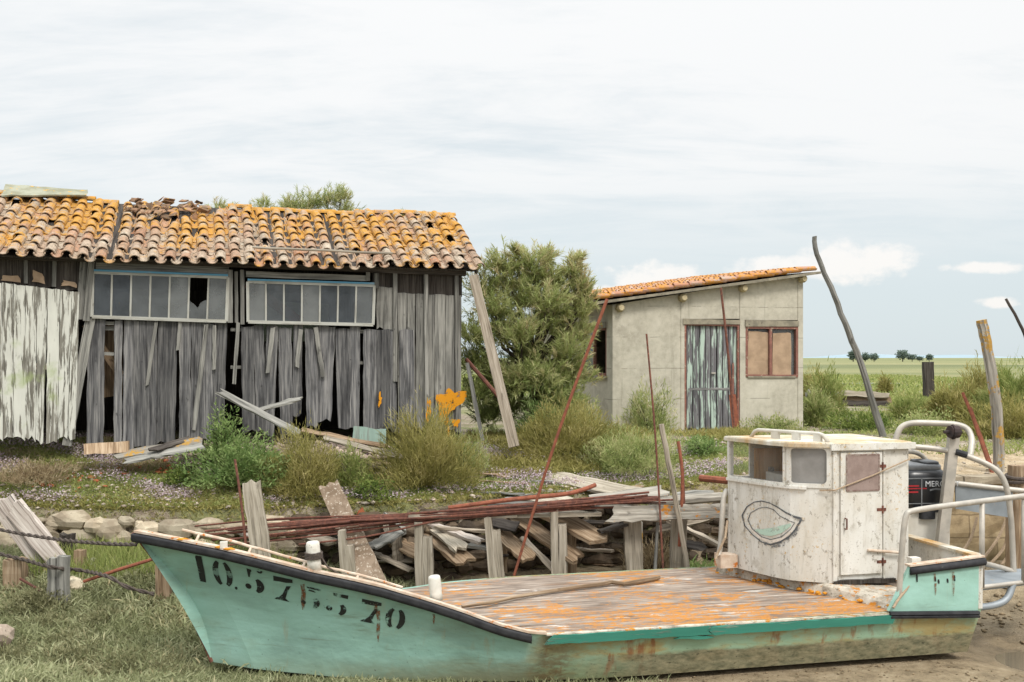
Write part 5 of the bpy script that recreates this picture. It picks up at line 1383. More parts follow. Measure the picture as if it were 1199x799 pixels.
# ------------------------------------------------------------------ stick lying on the deck
m = MB(); pts = []
for px, py in [(541, 711), (575, 706), (606, 699), (640, 693), (672, 688), (705, 684.5), (716, 682), (730, 684), (748, 681), (772, 676)]:
    d = (CZ-zdk-.04)*F/(py-HY); pts.append(P(px, py, d))
m.tube(pts, [.016, .02, .022, .022, .024, .024, .026, .026, .028, .024], 8, wob=.006, lump=.1)
tag(m.build('stick', MT['wood_brown']), 'crooked bare stick lying across the lichened boat deck', 'stick')
# ------------------------------------------------------------------ jetty, walls, poles, debris
random.seed(41)
MT['bark_board'] = blotch('bark_board', S(146, 128, 110), S(120, 102, 84), 7, S(190, 178, 162), .56, .95, .012, 26)
def one(name, m, mat, label, cat, group=None, smooth=False):
    return tag(m.build(name, MT[mat] if isinstance(mat, str) else mat, smooth=smooth), label, cat, group)
def ground_at(px, d): return gzs((px-CX)*d/F, d)
def pile(px, d, y0, w, y1=None, lean=0.0, depth=None, notch=False, mat='wood_pale', nl=7):
    "a squared pile: head at photo row y0, foot in the ground (or at y1)"
    a = P(px, y0, d); zf = ground_at(px, d)-.15 if y1 is None else P(px, y1, d).z
    foot = V((a.x+lean, d, zf)); ww = w*d/F; m = MB()
    dp = depth or ww*.8
    if notch:
        m.bar(foot+V((-ww*.26, 0, 0)), a+V((-ww*.26, 0, 0)), ww*.46, dp, (0, -1, 0), nl=nl, nw=2, jit=.006, rag=.015)
        m.bar(foot+V((ww*.25, 0, 0)), a+V((ww*.25, 0, -.16*ww/.25-.05)), ww*.5, dp, (0, -1, 0), nl=nl, nw=2, jit=.008, rag=.02)
    else:
        m.bar(foot, a, ww, dp, (0, -1, 0), nl=nl, nw=3, jit=.008, rag=.02)
    return m
jet = thing('broken_jetty', P(640, 660, 14.3), 'collapsed grey timber jetty on notched piles behind the green boat', 'jetty')
for px, d, y0, w, nt, lean in [(404, 13.9, 622, 18, True, .08), (495, 14.1, 612, 21, True, .03), (576, 14.15, 606, 19, True, .10), (654, 14.2, 598, 19, True, .02), (740, 14.25, 600, 20, False, .07), (797, 14.3, 598, 18, False, -.06)]:
    p = pile(px, d, y0, w, None, lean, None, nt); p.build('pile', MT['wood_pale'], jet)
for px, d, y0, w in [(352, 14.7, 610, 19), (331, 14.8, 606, 14), (587, 15.0, 602, 14), (744, 14.9, 612, 18), (668, 15.0, 606, 14)]:
    pile(px, d, y0, w).build('pile', MT['wood_yellow'] if px == 744 else MT['wood_brown'], jet)
# caps and decking still in place along the top
m = MB()
def plank(m, a, b_, w, th, up=(0, 0, 1), **k):
    a, b_, up = V(a), V(b_), V(up); ax = (b_-a).normalized(); s_ = ax.cross(up).normalized(); n_ = s_.cross(ax).normalized()
    kk = dict(nl=9, nw=3, jit=.012, rag=.06, chip=.012); kk.update(k)
    return m.slab(a-s_*w/2, a+s_*w/2, b_+s_*w/2, b_-s_*w/2, n_*th, **kk)
for (a, b_, w, mat) in [((P(480, 601, 14.2)), P(606, 600, 14.3), .22, 'wood_pale'), (P(600, 600, 14.35), P(700, 598, 14.4), .24, 'wood_pale'), (P(575, 588, 15.2), P(700, 590, 14.5), .3, 'wood_silver')]:
    m = MB(); plank(m, a, b_, w, .06); m.build('deck_plank', MT[mat], jet)
m = MB(); a, b_ = P(850, 597, 14.05), P(714, 604, 14.0); ax = b_-a
m.slab(P(862, 606, 14.05), P(862, 590, 14.1), P(722, 592, 14.05), P(708, 612, 14.0), V((0, -.09, .02)), nl=14, nw=4, jit=.016, rag=.05, chip=.02); m.build('cross_beam', MT['wood_lich'], jet)
# loose planks slumped into the hollow
def slump(name, pts, w, th, mat, label, tilt=(0, -.3, 1), **k):
    m = MB(); plank(m, P(*pts[0]), P(*pts[1]), w, th, tilt, **k); return one(name, m, mat, label, 'plank', 'fallen planks of the jetty')
L_ = 'fallen brown plank slumped under the broken jetty'
slump('fallen_plank', [(500, 618, 15.0), (546, 657, 14.3)], .30, .05, 'wood_brown', 'wide brown plank slumped low beside the second jetty pile from the left')
slump('fallen_plank', [(506, 612, 15.0), (540, 640, 14.4)], .24, .05, 'wood_pale', 'short pale plank lying on a wider brown one under the jetty')
slump('fallen_plank', [(470, 620, 14.7), (432, 640, 14.2)], .2, .04, 'wood_silver', 'grey plank end poking out left of the second jetty pile')
slump('fallen_plank', [(440, 622, 14.9), (500, 650, 14.4)], .26, .05, 'wood_brown', 'brown plank slumping behind the second jetty pile')
slump('fallen_plank', [(505, 612, 14.9), (562, 632, 14.5)], .12, .05, 'wood_pinky', 'narrow reddish plank above the slumped brown planks')
slump('fallen_plank', [(582, 618, 14.9), (620, 652, 14.35)], .26, .05, 'wood_brown', 'brown plank dropping right of the third jetty pile')
slump('fallen_plank', [(600, 600, 15.2), (676, 652, 14.2)], .26, .06, 'wood_brown', 'long brown plank slumped behind the fourth jetty pile')
slump('fallen_plank', [(636, 594, 15.0), (704, 630, 14.2)], .34, .06, 'wood_brown', 'broad brown plank with a pale broken end right of the fourth pile')
slump('fallen_plank', [(548, 560, 16.2), (664, 588, 15.1)], .42, .05, 'wood_pale', 'pale weathered plank bridging bank and jetty left of the leaning rusty pole')
slump('fallen_plank', [(646, 556, 16.2), (770, 582, 15.0)], .40, .05, 'wood_pale', 'broad silvery plank propped on the bank above the jetty')
slump('fallen_plank', [(690, 586, 14.9), (780, 574, 15.2)], .36, .06, 'wood_lich', 'plank crusted with orange lichen at the right end of the rods')
slump('fallen_plank', [(500, 570, 16.0), (590, 582, 15.3)], .3, .05, 'wood_silver', 'flat grey plank lying behind the middle of the rusty rods')
slump('fallen_plank', [(232, 594, 14.9), (300, 622, 14.4)], .34, .04, 'wood_pinky', 'flat pinkish board on the rubble right of the bow tip')
slump('fallen_plank', [(262, 596, 15.2), (420, 612, 14.9)], .28, .06, 'wood_silver', 'long grey plank behind the leaning split post')
slump('fallen_plank', [(150, 620, 14.6), (240, 604, 14.9)], .2, .05, 'wood_pale', 'pale plank lying just behind the bow tip')
for i, (x0, y0, x1, y1, d) in enumerate([(760, 590, 846, 582, 15.0), (790, 583, 835, 579, 15.3), (742, 584, 800, 588, 15.1)]):
    m = MB(); m.tube([P(x0, y0, d), P((x0+x1)/2, (y0+y1)/2-1, d+.05), P(x1, y1, d+.1)], [.07, .08, .065], 9, lump=.12)
    one('log', m, 'wood_silver' if i else 'wood_lich', ['lichen-spotted log lying on the right end of the jetty', 'short grey log behind the others on the right end of the jetty', 'grey log between the rods and the right jetty beam'][i], 'log', 'logs on the jetty end')
# tangle of broken bits between the piles
MT['drift'] = wood('drift', S(92, 82, 70), S(148, 136, 120), S(188, 176, 160), var=.5)
random.seed(101)
for k in range(26):
    px = random.uniform(330, 850); d = random.uniform(14.3, 15.3); y = np.interp(px, [330, 600, 850], [632, 618, 606])+random.uniform(-16, 34)
    a = P(px, y, d); ang = random.gauss(.35, .5); L = random.uniform(.25, .95); dv_ = V((math.cos(ang), random.uniform(-.7, .3), -math.sin(ang)*.8)).normalized()
    m = MB(); plank(m, a-dv_*L/2, a+dv_*L/2, random.uniform(.05, .2), random.uniform(.02, .05), (random.uniform(-.5, .5), random.uniform(-.8, 0), 1), nl=6, nw=2)
    one('driftwood', m, random.choice(['drift', 'drift', 'wood_brown', 'wood_dark', 'wood_silver']), 'broken scrap of timber in the tangle under the collapsed jetty', 'driftwood', 'broken scraps of timber under the jetty')
for k in range(26):
    px = random.uniform(250, 780); d = random.uniform(15.2, 16.3); y = HY+(CZ-ground_at(px, d)-.04)*F/d
    a = P(px, y, d); ang = random.uniform(-.6, .6); L = random.uniform(.2, .8); dv_ = V((math.cos(ang), math.sin(ang), random.uniform(-.08, .08))).normalized()
    m = MB(); plank(m, a-dv_*L/2, a+dv_*L/2, random.uniform(.04, .16), .025, nl=5, nw=2)
    one('driftwood', m, random.choice(['drift', 'wood_brown', 'wood_silver']), 'small weathered board lying on the bank behind the rusty rods', 'driftwood', 'weathered boards littering the bank')
# standing boards
m = MB(); m.slab(P(298, 690, 13.6), P(322, 690, 13.6), P(303, 563, 13.75), P(283, 566, 13.75), V((0, -.07, 0)), nl=12, nw=4, jit=.014, rag=.03, chip=.012)
one('split_post', m, 'wood_pale', 'pale split post leaning left behind the bow rail', 'post')
m = MB(); m.slab(P(418, 690, 13.8), P(456, 690, 13.8), P(395, 562, 14.5), P(374, 570, 14.5), V((0, -.05, -.01)), nl=10, nw=4, jit=.014, rag=.05, chip=.01)
one('leaning_board', m, 'bark_board', 'wide pale board leaning left behind the roped mooring post', 'board')
m = MB(); m.slab(P(52, 682, 13.4), P(72, 668, 13.4), P(14, 582, 13.7), P(-16, 590, 13.7), V((0, -.05, -.02)), nl=8, nw=3, jit=.008, rag=.03)
one('leaning_board', m, 'wood_pinky', 'white-washed board leaning left at the picture edge, left one of two', 'board', 'boards leaning at the left')
m = MB(); m.slab(P(58, 665, 13.3), P(76, 652, 13.3), P(22, 584, 13.62), P(8, 604, 13.62), V((0, -.05, -.02)), nl=8, nw=3, jit=.008, rag=.03)
one('leaning_board', m, 'wood_pinky', 'white-washed board leaning left beside the two grey stakes, right one of two', 'board', 'boards leaning at the left')
# left hand piles in the marsh grass
for px, d, y0, w, mat, lab in [(60, 12.6, 655, 10, 'wood_silver', 'left of two grey stakes standing side by side in the marsh grass'), (72.5, 12.6, 652, 12, 'wood_silver', 'right of two grey stakes standing side by side in the marsh grass'), (92, 13.4, 646, 12, 'wood_brown', 'short brown stake right of the two grey stakes'),
                               (14, 13.0, 656, 22, 'wood_brown', 'thick low brown stump at the left picture edge'), (77, 13.9, 626, 14, 'wood_dark', 'dark stake standing against the stone wall'), (190, 12.6, 640, 16, 'wood_brown', 'squared grey-brown post in the grass below the bow'), (203, 12.7, 660, 12, 'wood_dark', 'dark post tucked behind the stem of the boat')]:
    p = pile(px, d, y0, w); one('stake', p, mat, lab, 'stake', 'stakes in the marsh')
for a, b_, w, lab in [((28, 676, 13.2), (112, 656, 13.6), .12, 'yellow-stained board lying behind the grey stakes'), ((20, 690, 13.1), (60, 684, 13.2), .14, 'yellow-brown board low beside the left stump')]:
    m = MB(); plank(m, P(*a), P(*b_), w, .03, (0, -.6, 1)); one('old_board', m, 'wood_yellow', lab, 'board')
m = MB(); m.stone(P(84, 690, 13.0), .2, sq=(1.3, .8, .7)); one('boulder', m, 'stone', 'pinkish boulder beside the two grey stakes', 'stone')
m = MB(); m.stone(P(-2, 745, 11.4), .16, sq=(1, .8, .8)); one('boulder', m, 'rubble', 'dark boulder in the grass at the left picture edge', 'stone')
# ropes
def sagline(pts, n=30):
    out = []
    P_ = [V(P(*p)) for p in pts]
    for i in range(len(P_)-1):
        p0, p1, p2, p3 = P_[max(0, i-1)], P_[i], P_[i+1], P_[min(len(P_)-1, i+2)]
        for k in range(n//(len(P_)-1)):
            t = k/(n//(len(P_)-1)); out.append(.5*((2*p1)+(p2-p0)*t+(2*p0-5*p1+4*p2-p3)*t*t+(3*p1-p0-3*p2+p3)*t**3))
    out.append(P_[-1]); return out
def lay(m, pts, r):
    "two strands twisted"
    L = 0; A = [[], []]
    dense = []
    for a, b_ in zip(pts, pts[1:]):
        k = max(1, int((b_-a).length/.035))
        for j in range(k): dense.append(a+(b_-a)*j/k)
    for i, p in enumerate(dense):
        t = (dense[min(i+1, len(dense)-1)]-dense[max(0, i-1)]).normalized(); u_ = t.cross(V((0, 0, 1))).normalized(); w_ = t.cross(u_)
        for q in (0, 1):
            a = i*.9+q*3.1416; A[q].append(p+u_*math.cos(a)*r*.55+w_*math.sin(a)*r*.55)
    for q in A: m.tube(q, r*.62, 6, rnd=.5)
m = MB(); lay(m, sagline([(-12, 618, 13.0), (30, 626, 12.6), (80, 633, 12.0), (130, 637, 11.3), (163, 637.5, 10.78)]), .021); one('mooring_rope', m, 'rope', 'brown mooring rope running from the left picture edge to the bow tip', 'rope')
m = MB(); lay(m, sagline([(-12, 646, 13.2), (30, 656, 12.9), (64, 665, 12.5), (95, 668, 12.9), (126, 675, 12.4), (150, 688, 12.3), (185, 697, 12.45)]), .023); one('mooring_rope', m, 'rope', 'slack brown rope sagging past the stakes to the post below the bow', 'rope')
m = MB(); m.tube([P(98, 681, 12.8), P(140, 667, 12.7), P(182, 654, 12.6)], [.02, .022, .02], 7, wob=.004); one('iron_bar', m, 'rust_bright', 'rusty bar slanting up from the marsh grass to the bow', 'bar')
m = MB(); m.tube([P(24, 678, 12.9), P(48, 692, 12.7)], .018, 6); one('iron_bar', m, 'rust', 'short dark bar beside the left stump', 'bar')
# stone wall on the left, earth bank stones under the jetty, quay on the right
wl = MB(); random.seed(77)
for r in range(5):
    x = -7.2
    while x < -3.0:
        rr = random.choice([.055, .075, .09, .11, .15, .18])*random.uniform(.9, 1.1); yb = float(bankY(np.array([x]))[0]) if False else float(np.interp(x, [-40, -4.2, -1.6], [14.5, 14.45, 14.8]))
        wl.stone(V((x+random.uniform(-.02, .02), yb-.10-random.uniform(0, .05)+.02*r, .52+r*.13+random.uniform(-.06, .06))), rr, sq=(random.uniform(.9, 1.7), .8, random.uniform(.55, .95)), rings=6, seg=8); x += rr*2.05
one('stone_wall', wl, 'stone', 'low rough wall of pale field stones left of the bow', 'wall')
MT['stone_dark'] = blotch('stone_dark', S(96, 82, 66), S(70, 60, 50), 4, S(120, 104, 84), .62, .95, .02, 8, rndvar=.7)
wl = MB()
for r in range(6):
    x = -2.9
    while x < 3.3:
        rr = random.uniform(.08, .17); yb = float(np.interp(x, [-4.2, -1.6, .3, 3.2], [14.45, 14.8, 15.3, 15.9]))
        wl.stone(V((x, yb-.12+.03*r, .22+r*.17+random.uniform(-.03, .03))), rr, sq=(random.uniform(1, 1.7), .9, .7)); x += rr*2.1
one('earth_bank', wl, 'stone_dark', 'dark crumbling bank of earth and stones beneath the jetty', 'bank')
qm = MB(); qm.slab(V((3.35, 15.76, -.05)), V((16, 15.76, -.05)), V((16, 15.76, 1.46)), V((3.35, 15.76, 1.46)), V((0, -.3, 0)), nl=10, nw=40, jit=0, rag=0, chip=.05)
x = 3.3
quay = qm.build('quay_wall', MT['quay']); tag(quay, 'stained tan stone quay wall behind the stern of the boat', 'wall')
m = MB()
while x < 16:
    w_ = random.uniform(.5, .9); m.slab(V((x, 15.70, 1.44)), V((x+w_-.02, 15.70, 1.44)), V((x+w_-.02, 15.70, 1.55)), V((x, 15.70, 1.55)), V((0, -.5, 0)), nl=2, nw=4, jit=.006, rag=.008, chip=.02); x += w_
m.build('coping', MT['stone'], quay)
for x0, y0, xm, ym, x1, y1 in [(1182, 606, 1176, 640, 1158, 662), (1183, 610, 1180, 650, 1164, 668), (1144, 606, 1136, 632, 1122, 652), (1181, 600, 1170, 628, 1150, 656)]:
    m = MB(); m.tube(sagline([(x0, y0, 15.55), (xm, ym, 15.5), (x1, y1, 15.45)], 12), .022, 6)
    one('hanging_rope', m, 'rope_pale', 'pale rope hanging in a loop against the quay wall', 'rope', 'ropes on the quay wall')
m = MB(); m.tube([P(1192, 545, 14.9), P(1191.5, 600, 14.9), P(1191, 680, 14.9)], [.13, .15, .15], 10, lump=.05); one('quay_pile', m, 'wood_brown', 'thick brown pile at the right picture edge in front of the quay', 'pile')
m = MB(); m.tube([P(1192+14*math.cos(a), 560+3*math.sin(a*.5)+math.sin(a)*3, 14.9-.19*math.sin(a)) for a in np.linspace(0, 19, 60)], .025, 6); one('rope_coil', m, 'rope', 'dark rope coiled round the pile at the right picture edge', 'rope')

# rods lying along the jetty
random.seed(8); RL_ = 'thin rusty rod lying in the bundle along the jetty'
rods = [[(228, 617, 14.2), (330, 608, 14.2), (480, 602, 14.2), (620, 590, 14.2), (700, 584, 14.3), (770, 581, 14.4)], [(262, 632, 13.9), (360, 622, 14.0), (480, 607, 14.1), (600, 599, 14.15), (716, 590, 14.3), (790, 586, 14.4)],
        [(240, 622, 14.0), (340, 612, 14.1), (450, 606, 14.1), (560, 594, 14.2), (660, 586, 14.3), (760, 576, 14.5)], [(300, 618, 14.1), (420, 611, 14.1), (520, 604, 14.15), (640, 597, 14.2), (740, 594, 14.3)],
        [(250, 640, 13.9), (340, 632, 14.0), (420, 622, 14.05), (520, 606, 14.2), (600, 598, 14.25)], [(330, 612, 14.2), (450, 604, 14.2), (540, 597, 14.2), (640, 589, 14.25), (730, 586, 14.3)],
        [(350, 638, 13.9), (430, 628, 14.0), (500, 612, 14.1), (580, 598, 14.2), (680, 593, 14.2)], [(280, 611, 14.3), (400, 605, 14.3), (520, 600, 14.3), (650, 592, 14.3), (780, 588, 14.4)]]
for k in range(9):
    x0 = random.uniform(230, 420); x1 = random.uniform(560, 780); y0 = np.interp(x0, [230, 480], [628, 606])+random.uniform(-6, 10); y1 = np.interp(x1, [480, 780], [604, 582])+random.uniform(-5, 7)
    rods.append([(x0, y0, 14.0), ((x0*2+x1)/3, (y0*2+y1)/3+random.uniform(-2, 4), 14.1), ((x0+x1*2)/3, (y0+y1*2)/3+random.uniform(-3, 3), 14.15), (x1, y1, 14.25)])
for r_ in rods:
    m = MB(); m.tube(sagline([(a, b_+random.uniform(-1, 1), c) for a, b_, c in r_], 20), random.choice([.010, .012, .014, .016]), 6)
    one('rusty_rod', m, 'rust', RL_, 'rod', 'thin rusty rods lying along the jetty')
m = MB(); m.tube(sagline([(525, 595, 14.25), (600, 585, 14.25), (660, 579, 14.3), (684, 573, 14.4), (697, 568, 14.5)], 16), .030, 8); one('rusty_pipe', m, 'rust_bright', 'thick rusty pipe with a bent end on top of the rods', 'pipe')
m = MB(); m.tube(sagline([(640, 590, 14.2), (720, 587, 14.25), (772, 584, 14.3)], 10), .030, 8); one('rusty_pipe', m, 'rust', 'straight rusty pipe at the right end of the rods', 'pipe')
m = MB(); m.tube([P(776, 548, 15.9), P(820, 560, 15.6), P(862, 564, 15.2)][1:], .05, 8); one('rusty_pipe', m, 'rust_bright', 'rusty pipe on the sandy ground left of the cabin', 'pipe')
m = MB()
vs = [];c = P(426, 596, 14.9)
m.tube([c+V((-.03, 0, -.09)), c+V((-.02, 0, -.02)), c+V((.0, 0, .05)), c+V((.01, -.01, .07))], [.14, .125, .105, .06], 12); one('clay_pot', m, 'terracotta', 'orange clay pot upturned on the bank behind the rods', 'pot')
# standing poles
def pole(pts, r, mat, label, name='pole', cat='pole', wob=.0, lump=.0, n=14, group=None):
    m = MB(); pp = sagline(pts, n); rr = [r[0]+(r[1]-r[0])*i/(len(pp)-1) for i in range(len(pp))]
    m.tube(pp, rr, 8, wob=wob, lump=lump); return one(name, m, mat, label, cat, group)
pole([(602, 674, 13.9), (652, 512, 13.75), (711, 350, 13.6)], (.018, .021), 'rust_bright', 'long rusty pole leaning right across the bushes and hut corner', 'rusty_pole')
pole([(776.5, 668, 14.0), (768, 520, 14.0), (757, 391, 14.0)], (.014, .012), 'rust', 'thin rusty rod standing upright before the blank hut wall', 'rusty_pole')
pole([(860, 508, 20.7), (853, 420, 20.75), (844, 337, 20.8)], (.028, .022), 'rust', 'thin rusty pole leaning on the hut beside its plank door', 'rusty_pole')
m = MB(); m.bar(P(862, 503, 20.68), P(857.5, 462, 20.72), .13, .03, (0, -1, 0)); one('rusty_strip', m, 'rust_bright', 'short rusty iron strip at the foot of the hut door', 'iron strip')
pole([(806, 672, 14.0), (790, 580, 14.0), (774, 497, 14.0)], (.032, .036), 'wood_pale', 'pale weathered stake leaning beside the right end of the jetty', 'stake', 'stake', .006)
pole([(795.5, 640, 14.1), (799, 560, 14.1), (794, 517, 14.15)], (.022, .022), 'rust_bright', 'short rusty rod behind the pale leaning stake', 'rusty_pole')
pole([(800.5, 600, 14.2), (799, 548, 14.2)], (.026, .024), 'rust', 'stubby rusty rod beside the taller short one', 'rusty_pole', n=4)
pole([(767, 668, 14.1), (770, 612, 14.2)], (.024, .02), 'wood_silver', 'thin grey stick under the right jetty beam', 'stick', 'stick', n=4)
pole([(288, 640, 13.7), (282, 585, 13.75), (275, 538, 13.8)], (.018, .016), 'rust', 'thin rusty rod standing left of the split post', 'rusty_pole')
pole([(1034, 512, 19.4), (1019, 462, 19.4), (1003, 412, 19.4), (989, 378, 19.4), (977, 346, 19.4), (965, 320, 19.4), (957, 298, 19.4), (953, 277, 19.4)], (.066, .042), 'wood_silver', 'tall crooked grey pole standing right of the hut', 'pole', 'pole', .012, .08, 24)
pole([(1170, 572, 16.2), (1167, 480, 16.2), (1156, 410, 16.2), (1149, 375, 16.2)], (.088, .082), 'wood_yellow', 'stout post with a yellow lichened top at the right', 'post', 'post', .006, .06, 16)
pole([(1178, 350, 15.2), (1193, 378, 15.2), (1203, 402, 15.2), (1216, 470, 15.2), (1222, 580, 15.2)], (.02, .03), 'wood_dark', 'thin dark branch end at the right picture edge', 'pole', 'pole', .004)
pole([(1127, 460, 16.6), (1144, 500, 16.4), (1160, 545, 16.2), (1167, 562, 16.2)], (.025, .035), 'rust_bright', 'rusty rod leaning towards the yellow-topped post, upper of two', 'rusty_pole')
pole([(1136, 478, 16.5), (1150, 520, 16.3), (1164, 560, 16.1)], (.03, .03), 'rust_bright', 'rusty rod leaning towards the yellow-topped post, lower of two', 'rusty_pole')
m = pile(1088, 38, 424, 11, None, .05); one('old_stump', m, 'wood_dark', 'dark squared stump standing in the grass beyond the crooked pole', 'stump')
# stack of old sleepers
for i, (x0, y0, x1, y1, d, mat) in enumerate([(984, 472, 1040, 473, 31.6, 'wood_dark'), (990, 466, 1044, 468, 31.8, 'wood_brown'), (984, 460, 1042, 463, 31.7, 'wood_pale'), (948, 458, 990, 463, 33.2, 'wood_silver')]):
    m = MB(); m.bar(P(x0, y0, d), P(x1, y1, d-.1), .16 if i < 3 else .14, .5, (0, -1, .3), nl=6, nw=2, jit=.02, rag=.05)
    one('timber', m, mat, ['dark lowest timber of the stack beyond the hut', 'brown middle timber of the stack beyond the hut', 'grey top timber of the stack beyond the hut', 'grey timber lying in the grass beside the hut corner'][i], 'timber', 'old timbers in the grass')
# props by the shed
m = MB(); m.bar(P(602, 523, 16.7), P(554, 322, 17.05), .17, .15, (0, -1, 0), nl=8, nw=2, jit=.004, w2=.15); one('timber_prop', m, 'drift', 'stout grey-brown timber propping up the right corner of the shed', 'prop')
m = MB(); m.bar(P(565, 516, 17.0), P(547, 425, 17.35), .06, .05, (0, -1, 0), jit=.004); one('thin_prop', m, 'wood_silver', 'thin grey stick leaning against the right end of the shed', 'stick')
m = MB(); m.tube([P(592, 474, 17.3), P(546, 421, 17.7)], .035, 8); one('rusty_pipe', m, 'rust', 'rusty red pipe slanting between shed and timber prop', 'pipe')
# planks lying by the shed
for a, b_, w, mat, lab in [((136, 533, 15.35), (236, 515, 15.6), .16, 'wood_yellow', 'tan plank lying on the ground before the dark shed boards'), ((148, 538, 15.3), (236, 522, 15.4), .14, 'wood_silver', 'grey plank lying along the tan one before the shed'),
                           ((258, 458, 16.05), (352, 508, 15.9), .12, 'wood_silver', 'long grey plank sloping down from the shed wall over the rubble'), ((300, 480, 16.1), (350, 466, 16.2), .09, 'wood_silver', 'short grey plank crossing the sloping one'),
                           ((352, 502, 16.0), (450, 522, 15.9), .08, 'wood_brown', 'thin brown plank on the rubble left of the bush'), ((180, 526, 15.3), (224, 512, 15.7), .12, 'wood_dark', 'dark plank end behind the tan plank by the shed'),
                           ((380, 512, 15.9), (470, 534, 15.6), .1, 'wood_pale', 'pale thin plank low on the rubble left of the bush')]:
    m = MB(); plank(m, P(*a), P(*b_), w, .03, (0, -.7, 1), chip=.004); one('loose_plank', m, mat, lab, 'plank', 'loose planks by the shed')
MT['board_green'] = wood('board_green', S(90, 100, 92), S(124, 134, 124), S(150, 158, 146), paint=S(136, 156, 144), paint_amt=.6)
m = MB(); m.slab(P(412, 518, 16.35), P(452, 522, 16.4), P(452, 503, 16.5), P(414, 500, 16.45), V((0, -.03, 0)), nl=3, nw=3); one('painted_board', m, 'board_green', 'pale green painted board leaning on the foot of the shed', 'board')
m = MB(); m.slab(P(98, 532, 15.25), P(150, 530, 15.4), P(150, 516, 15.5), P(98, 520, 15.4), V((0, -.05, 0)), nl=2, nw=4); one('sill_timber', m, 'wood_brown', 'rotten low timber under the gap in the shed boards', 'timber')

MT['mud_clod'] = blotch('mud_clod', S(140, 122, 96), S(112, 98, 76), 9, None, .6, .9, .01, 20, rndvar=.4)
# ------------------------------------------------------------------ rubble, pebbles
def pebbles(name, n, fx, fy, size, mat, zoff=0.0):
    x, y = fx, fy; r = size; z = gz(x, y)+zoff+r*.25
    oct_ = np.array([(1, 0, 0), (-1, 0, 0), (0, 1, 0), (0, -1, 0), (0, 0, 1), (0, 0, -1), (.6, .6, .5), (-.6, .6, .5), (-.6, -.6, .5), (.6, -.6, .5)])
    a = RNG.uniform(0, 6.28, n); sx, sy, sz = r*RNG.uniform(.8, 1.6, n), r*RNG.uniform(.6, 1.1, n), r*RNG.uniform(.35, .8, n)
    v = oct_[None]*RNG.uniform(.75, 1.2, (n, 10, 1))
    X = v[..., 0]*sx[:, None]; Y = v[..., 1]*sy[:, None]; Z = v[..., 2]*sz[:, None]
    ca, sa = np.cos(a)[:, None], np.sin(a)[:, None]
    vv = np.stack([x[:, None]+X*ca-Y*sa, y[:, None]+X*sa+Y*ca, z[:, None]+Z], -1).reshape(-1, 3)
    t = np.array([(4, 9, 6), (4, 6, 7), (4, 7, 8), (4, 8, 9), (0, 6, 9), (2, 7, 6), (1, 8, 7), (3, 9, 8), (0, 2, 6), (2, 1, 7), (1, 3, 8), (3, 0, 9), (0, 5, 2), (2, 5, 1), (1, 5, 3), (3, 5, 0)])
    tt = (np.arange(n)[:, None, None]*10+t[None]).reshape(-1, 3)
    return tag(raw_mesh(name, vv, np.zeros((0, 4), int), tt, np.repeat(RNG.uniform(0, 1, n), 10), mat), None, None, None, 'stuff')
n = 1500; fx = RNG.uniform(-8.5, 4, n); fy = bankY(fx)+.1+RNG.uniform(0, 1, n)**1.3*2.8
pebbles('rubble', n, fx, fy, RNG.uniform(.01, .045, n)*RNG.uniform(.5, 1.3, n), MT['rubble'])
n = 450; fx = RNG.uniform(-8, 3.4, n); fy = bankY(fx)+RNG.uniform(-.05, .7, n); pebbles('shell_rubble', n, fx, fy, RNG.uniform(.01, .05, n), MT['shellbits'])
n = 520; fx = RNG.normal(-3.35, .65, n); fy = 16.3+RNG.normal(0, .22, n)-(fx+3.35)*-.1; pebbles('debris_heap', n, fx, fy, RNG.uniform(.03, .09, n), MT['rubble'], .06)
n = 700; fx = RNG.uniform(4.6, 9, n); fy = RNG.uniform(12.4, 15.5, n); pebbles('mud_clods', n, fx, fy, RNG.uniform(.01, .04, n)*RNG.uniform(.3, 1.4, n), MT['mud_clod'])
n = 2600; fx = RNG.uniform(.6, 8, n); fy = RNG.uniform(9.3, 12.4, n); k = (((fx-5.95)/1.2)**2+((fy-11.8)/.75)**2 > 1); fx, fy = fx[k], fy[k]; n = len(fx); pebbles('mud_clods', n, fx, fy, RNG.uniform(.004, .022, n)*RNG.uniform(.3, 1.2, n), MT['mud_clod'])
n = 2600; fx = RNG.uniform(2.8, 16, n); fy = bankY(fx)+RNG.uniform(0, 8, n); pebbles('grit', n, fx, fy, RNG.uniform(.006, .03, n), MT['shellbits'])
# terracotta shards by the shed door
n = 70; fx = RNG.uniform(-6.8, -4.2, n); fy = 15.45+RNG.normal(0, .14, n)+(fx+5.5)*.25; pebbles('tile_shards', n, fx, fy, RNG.uniform(.02, .06, n), MT['terracotta'])
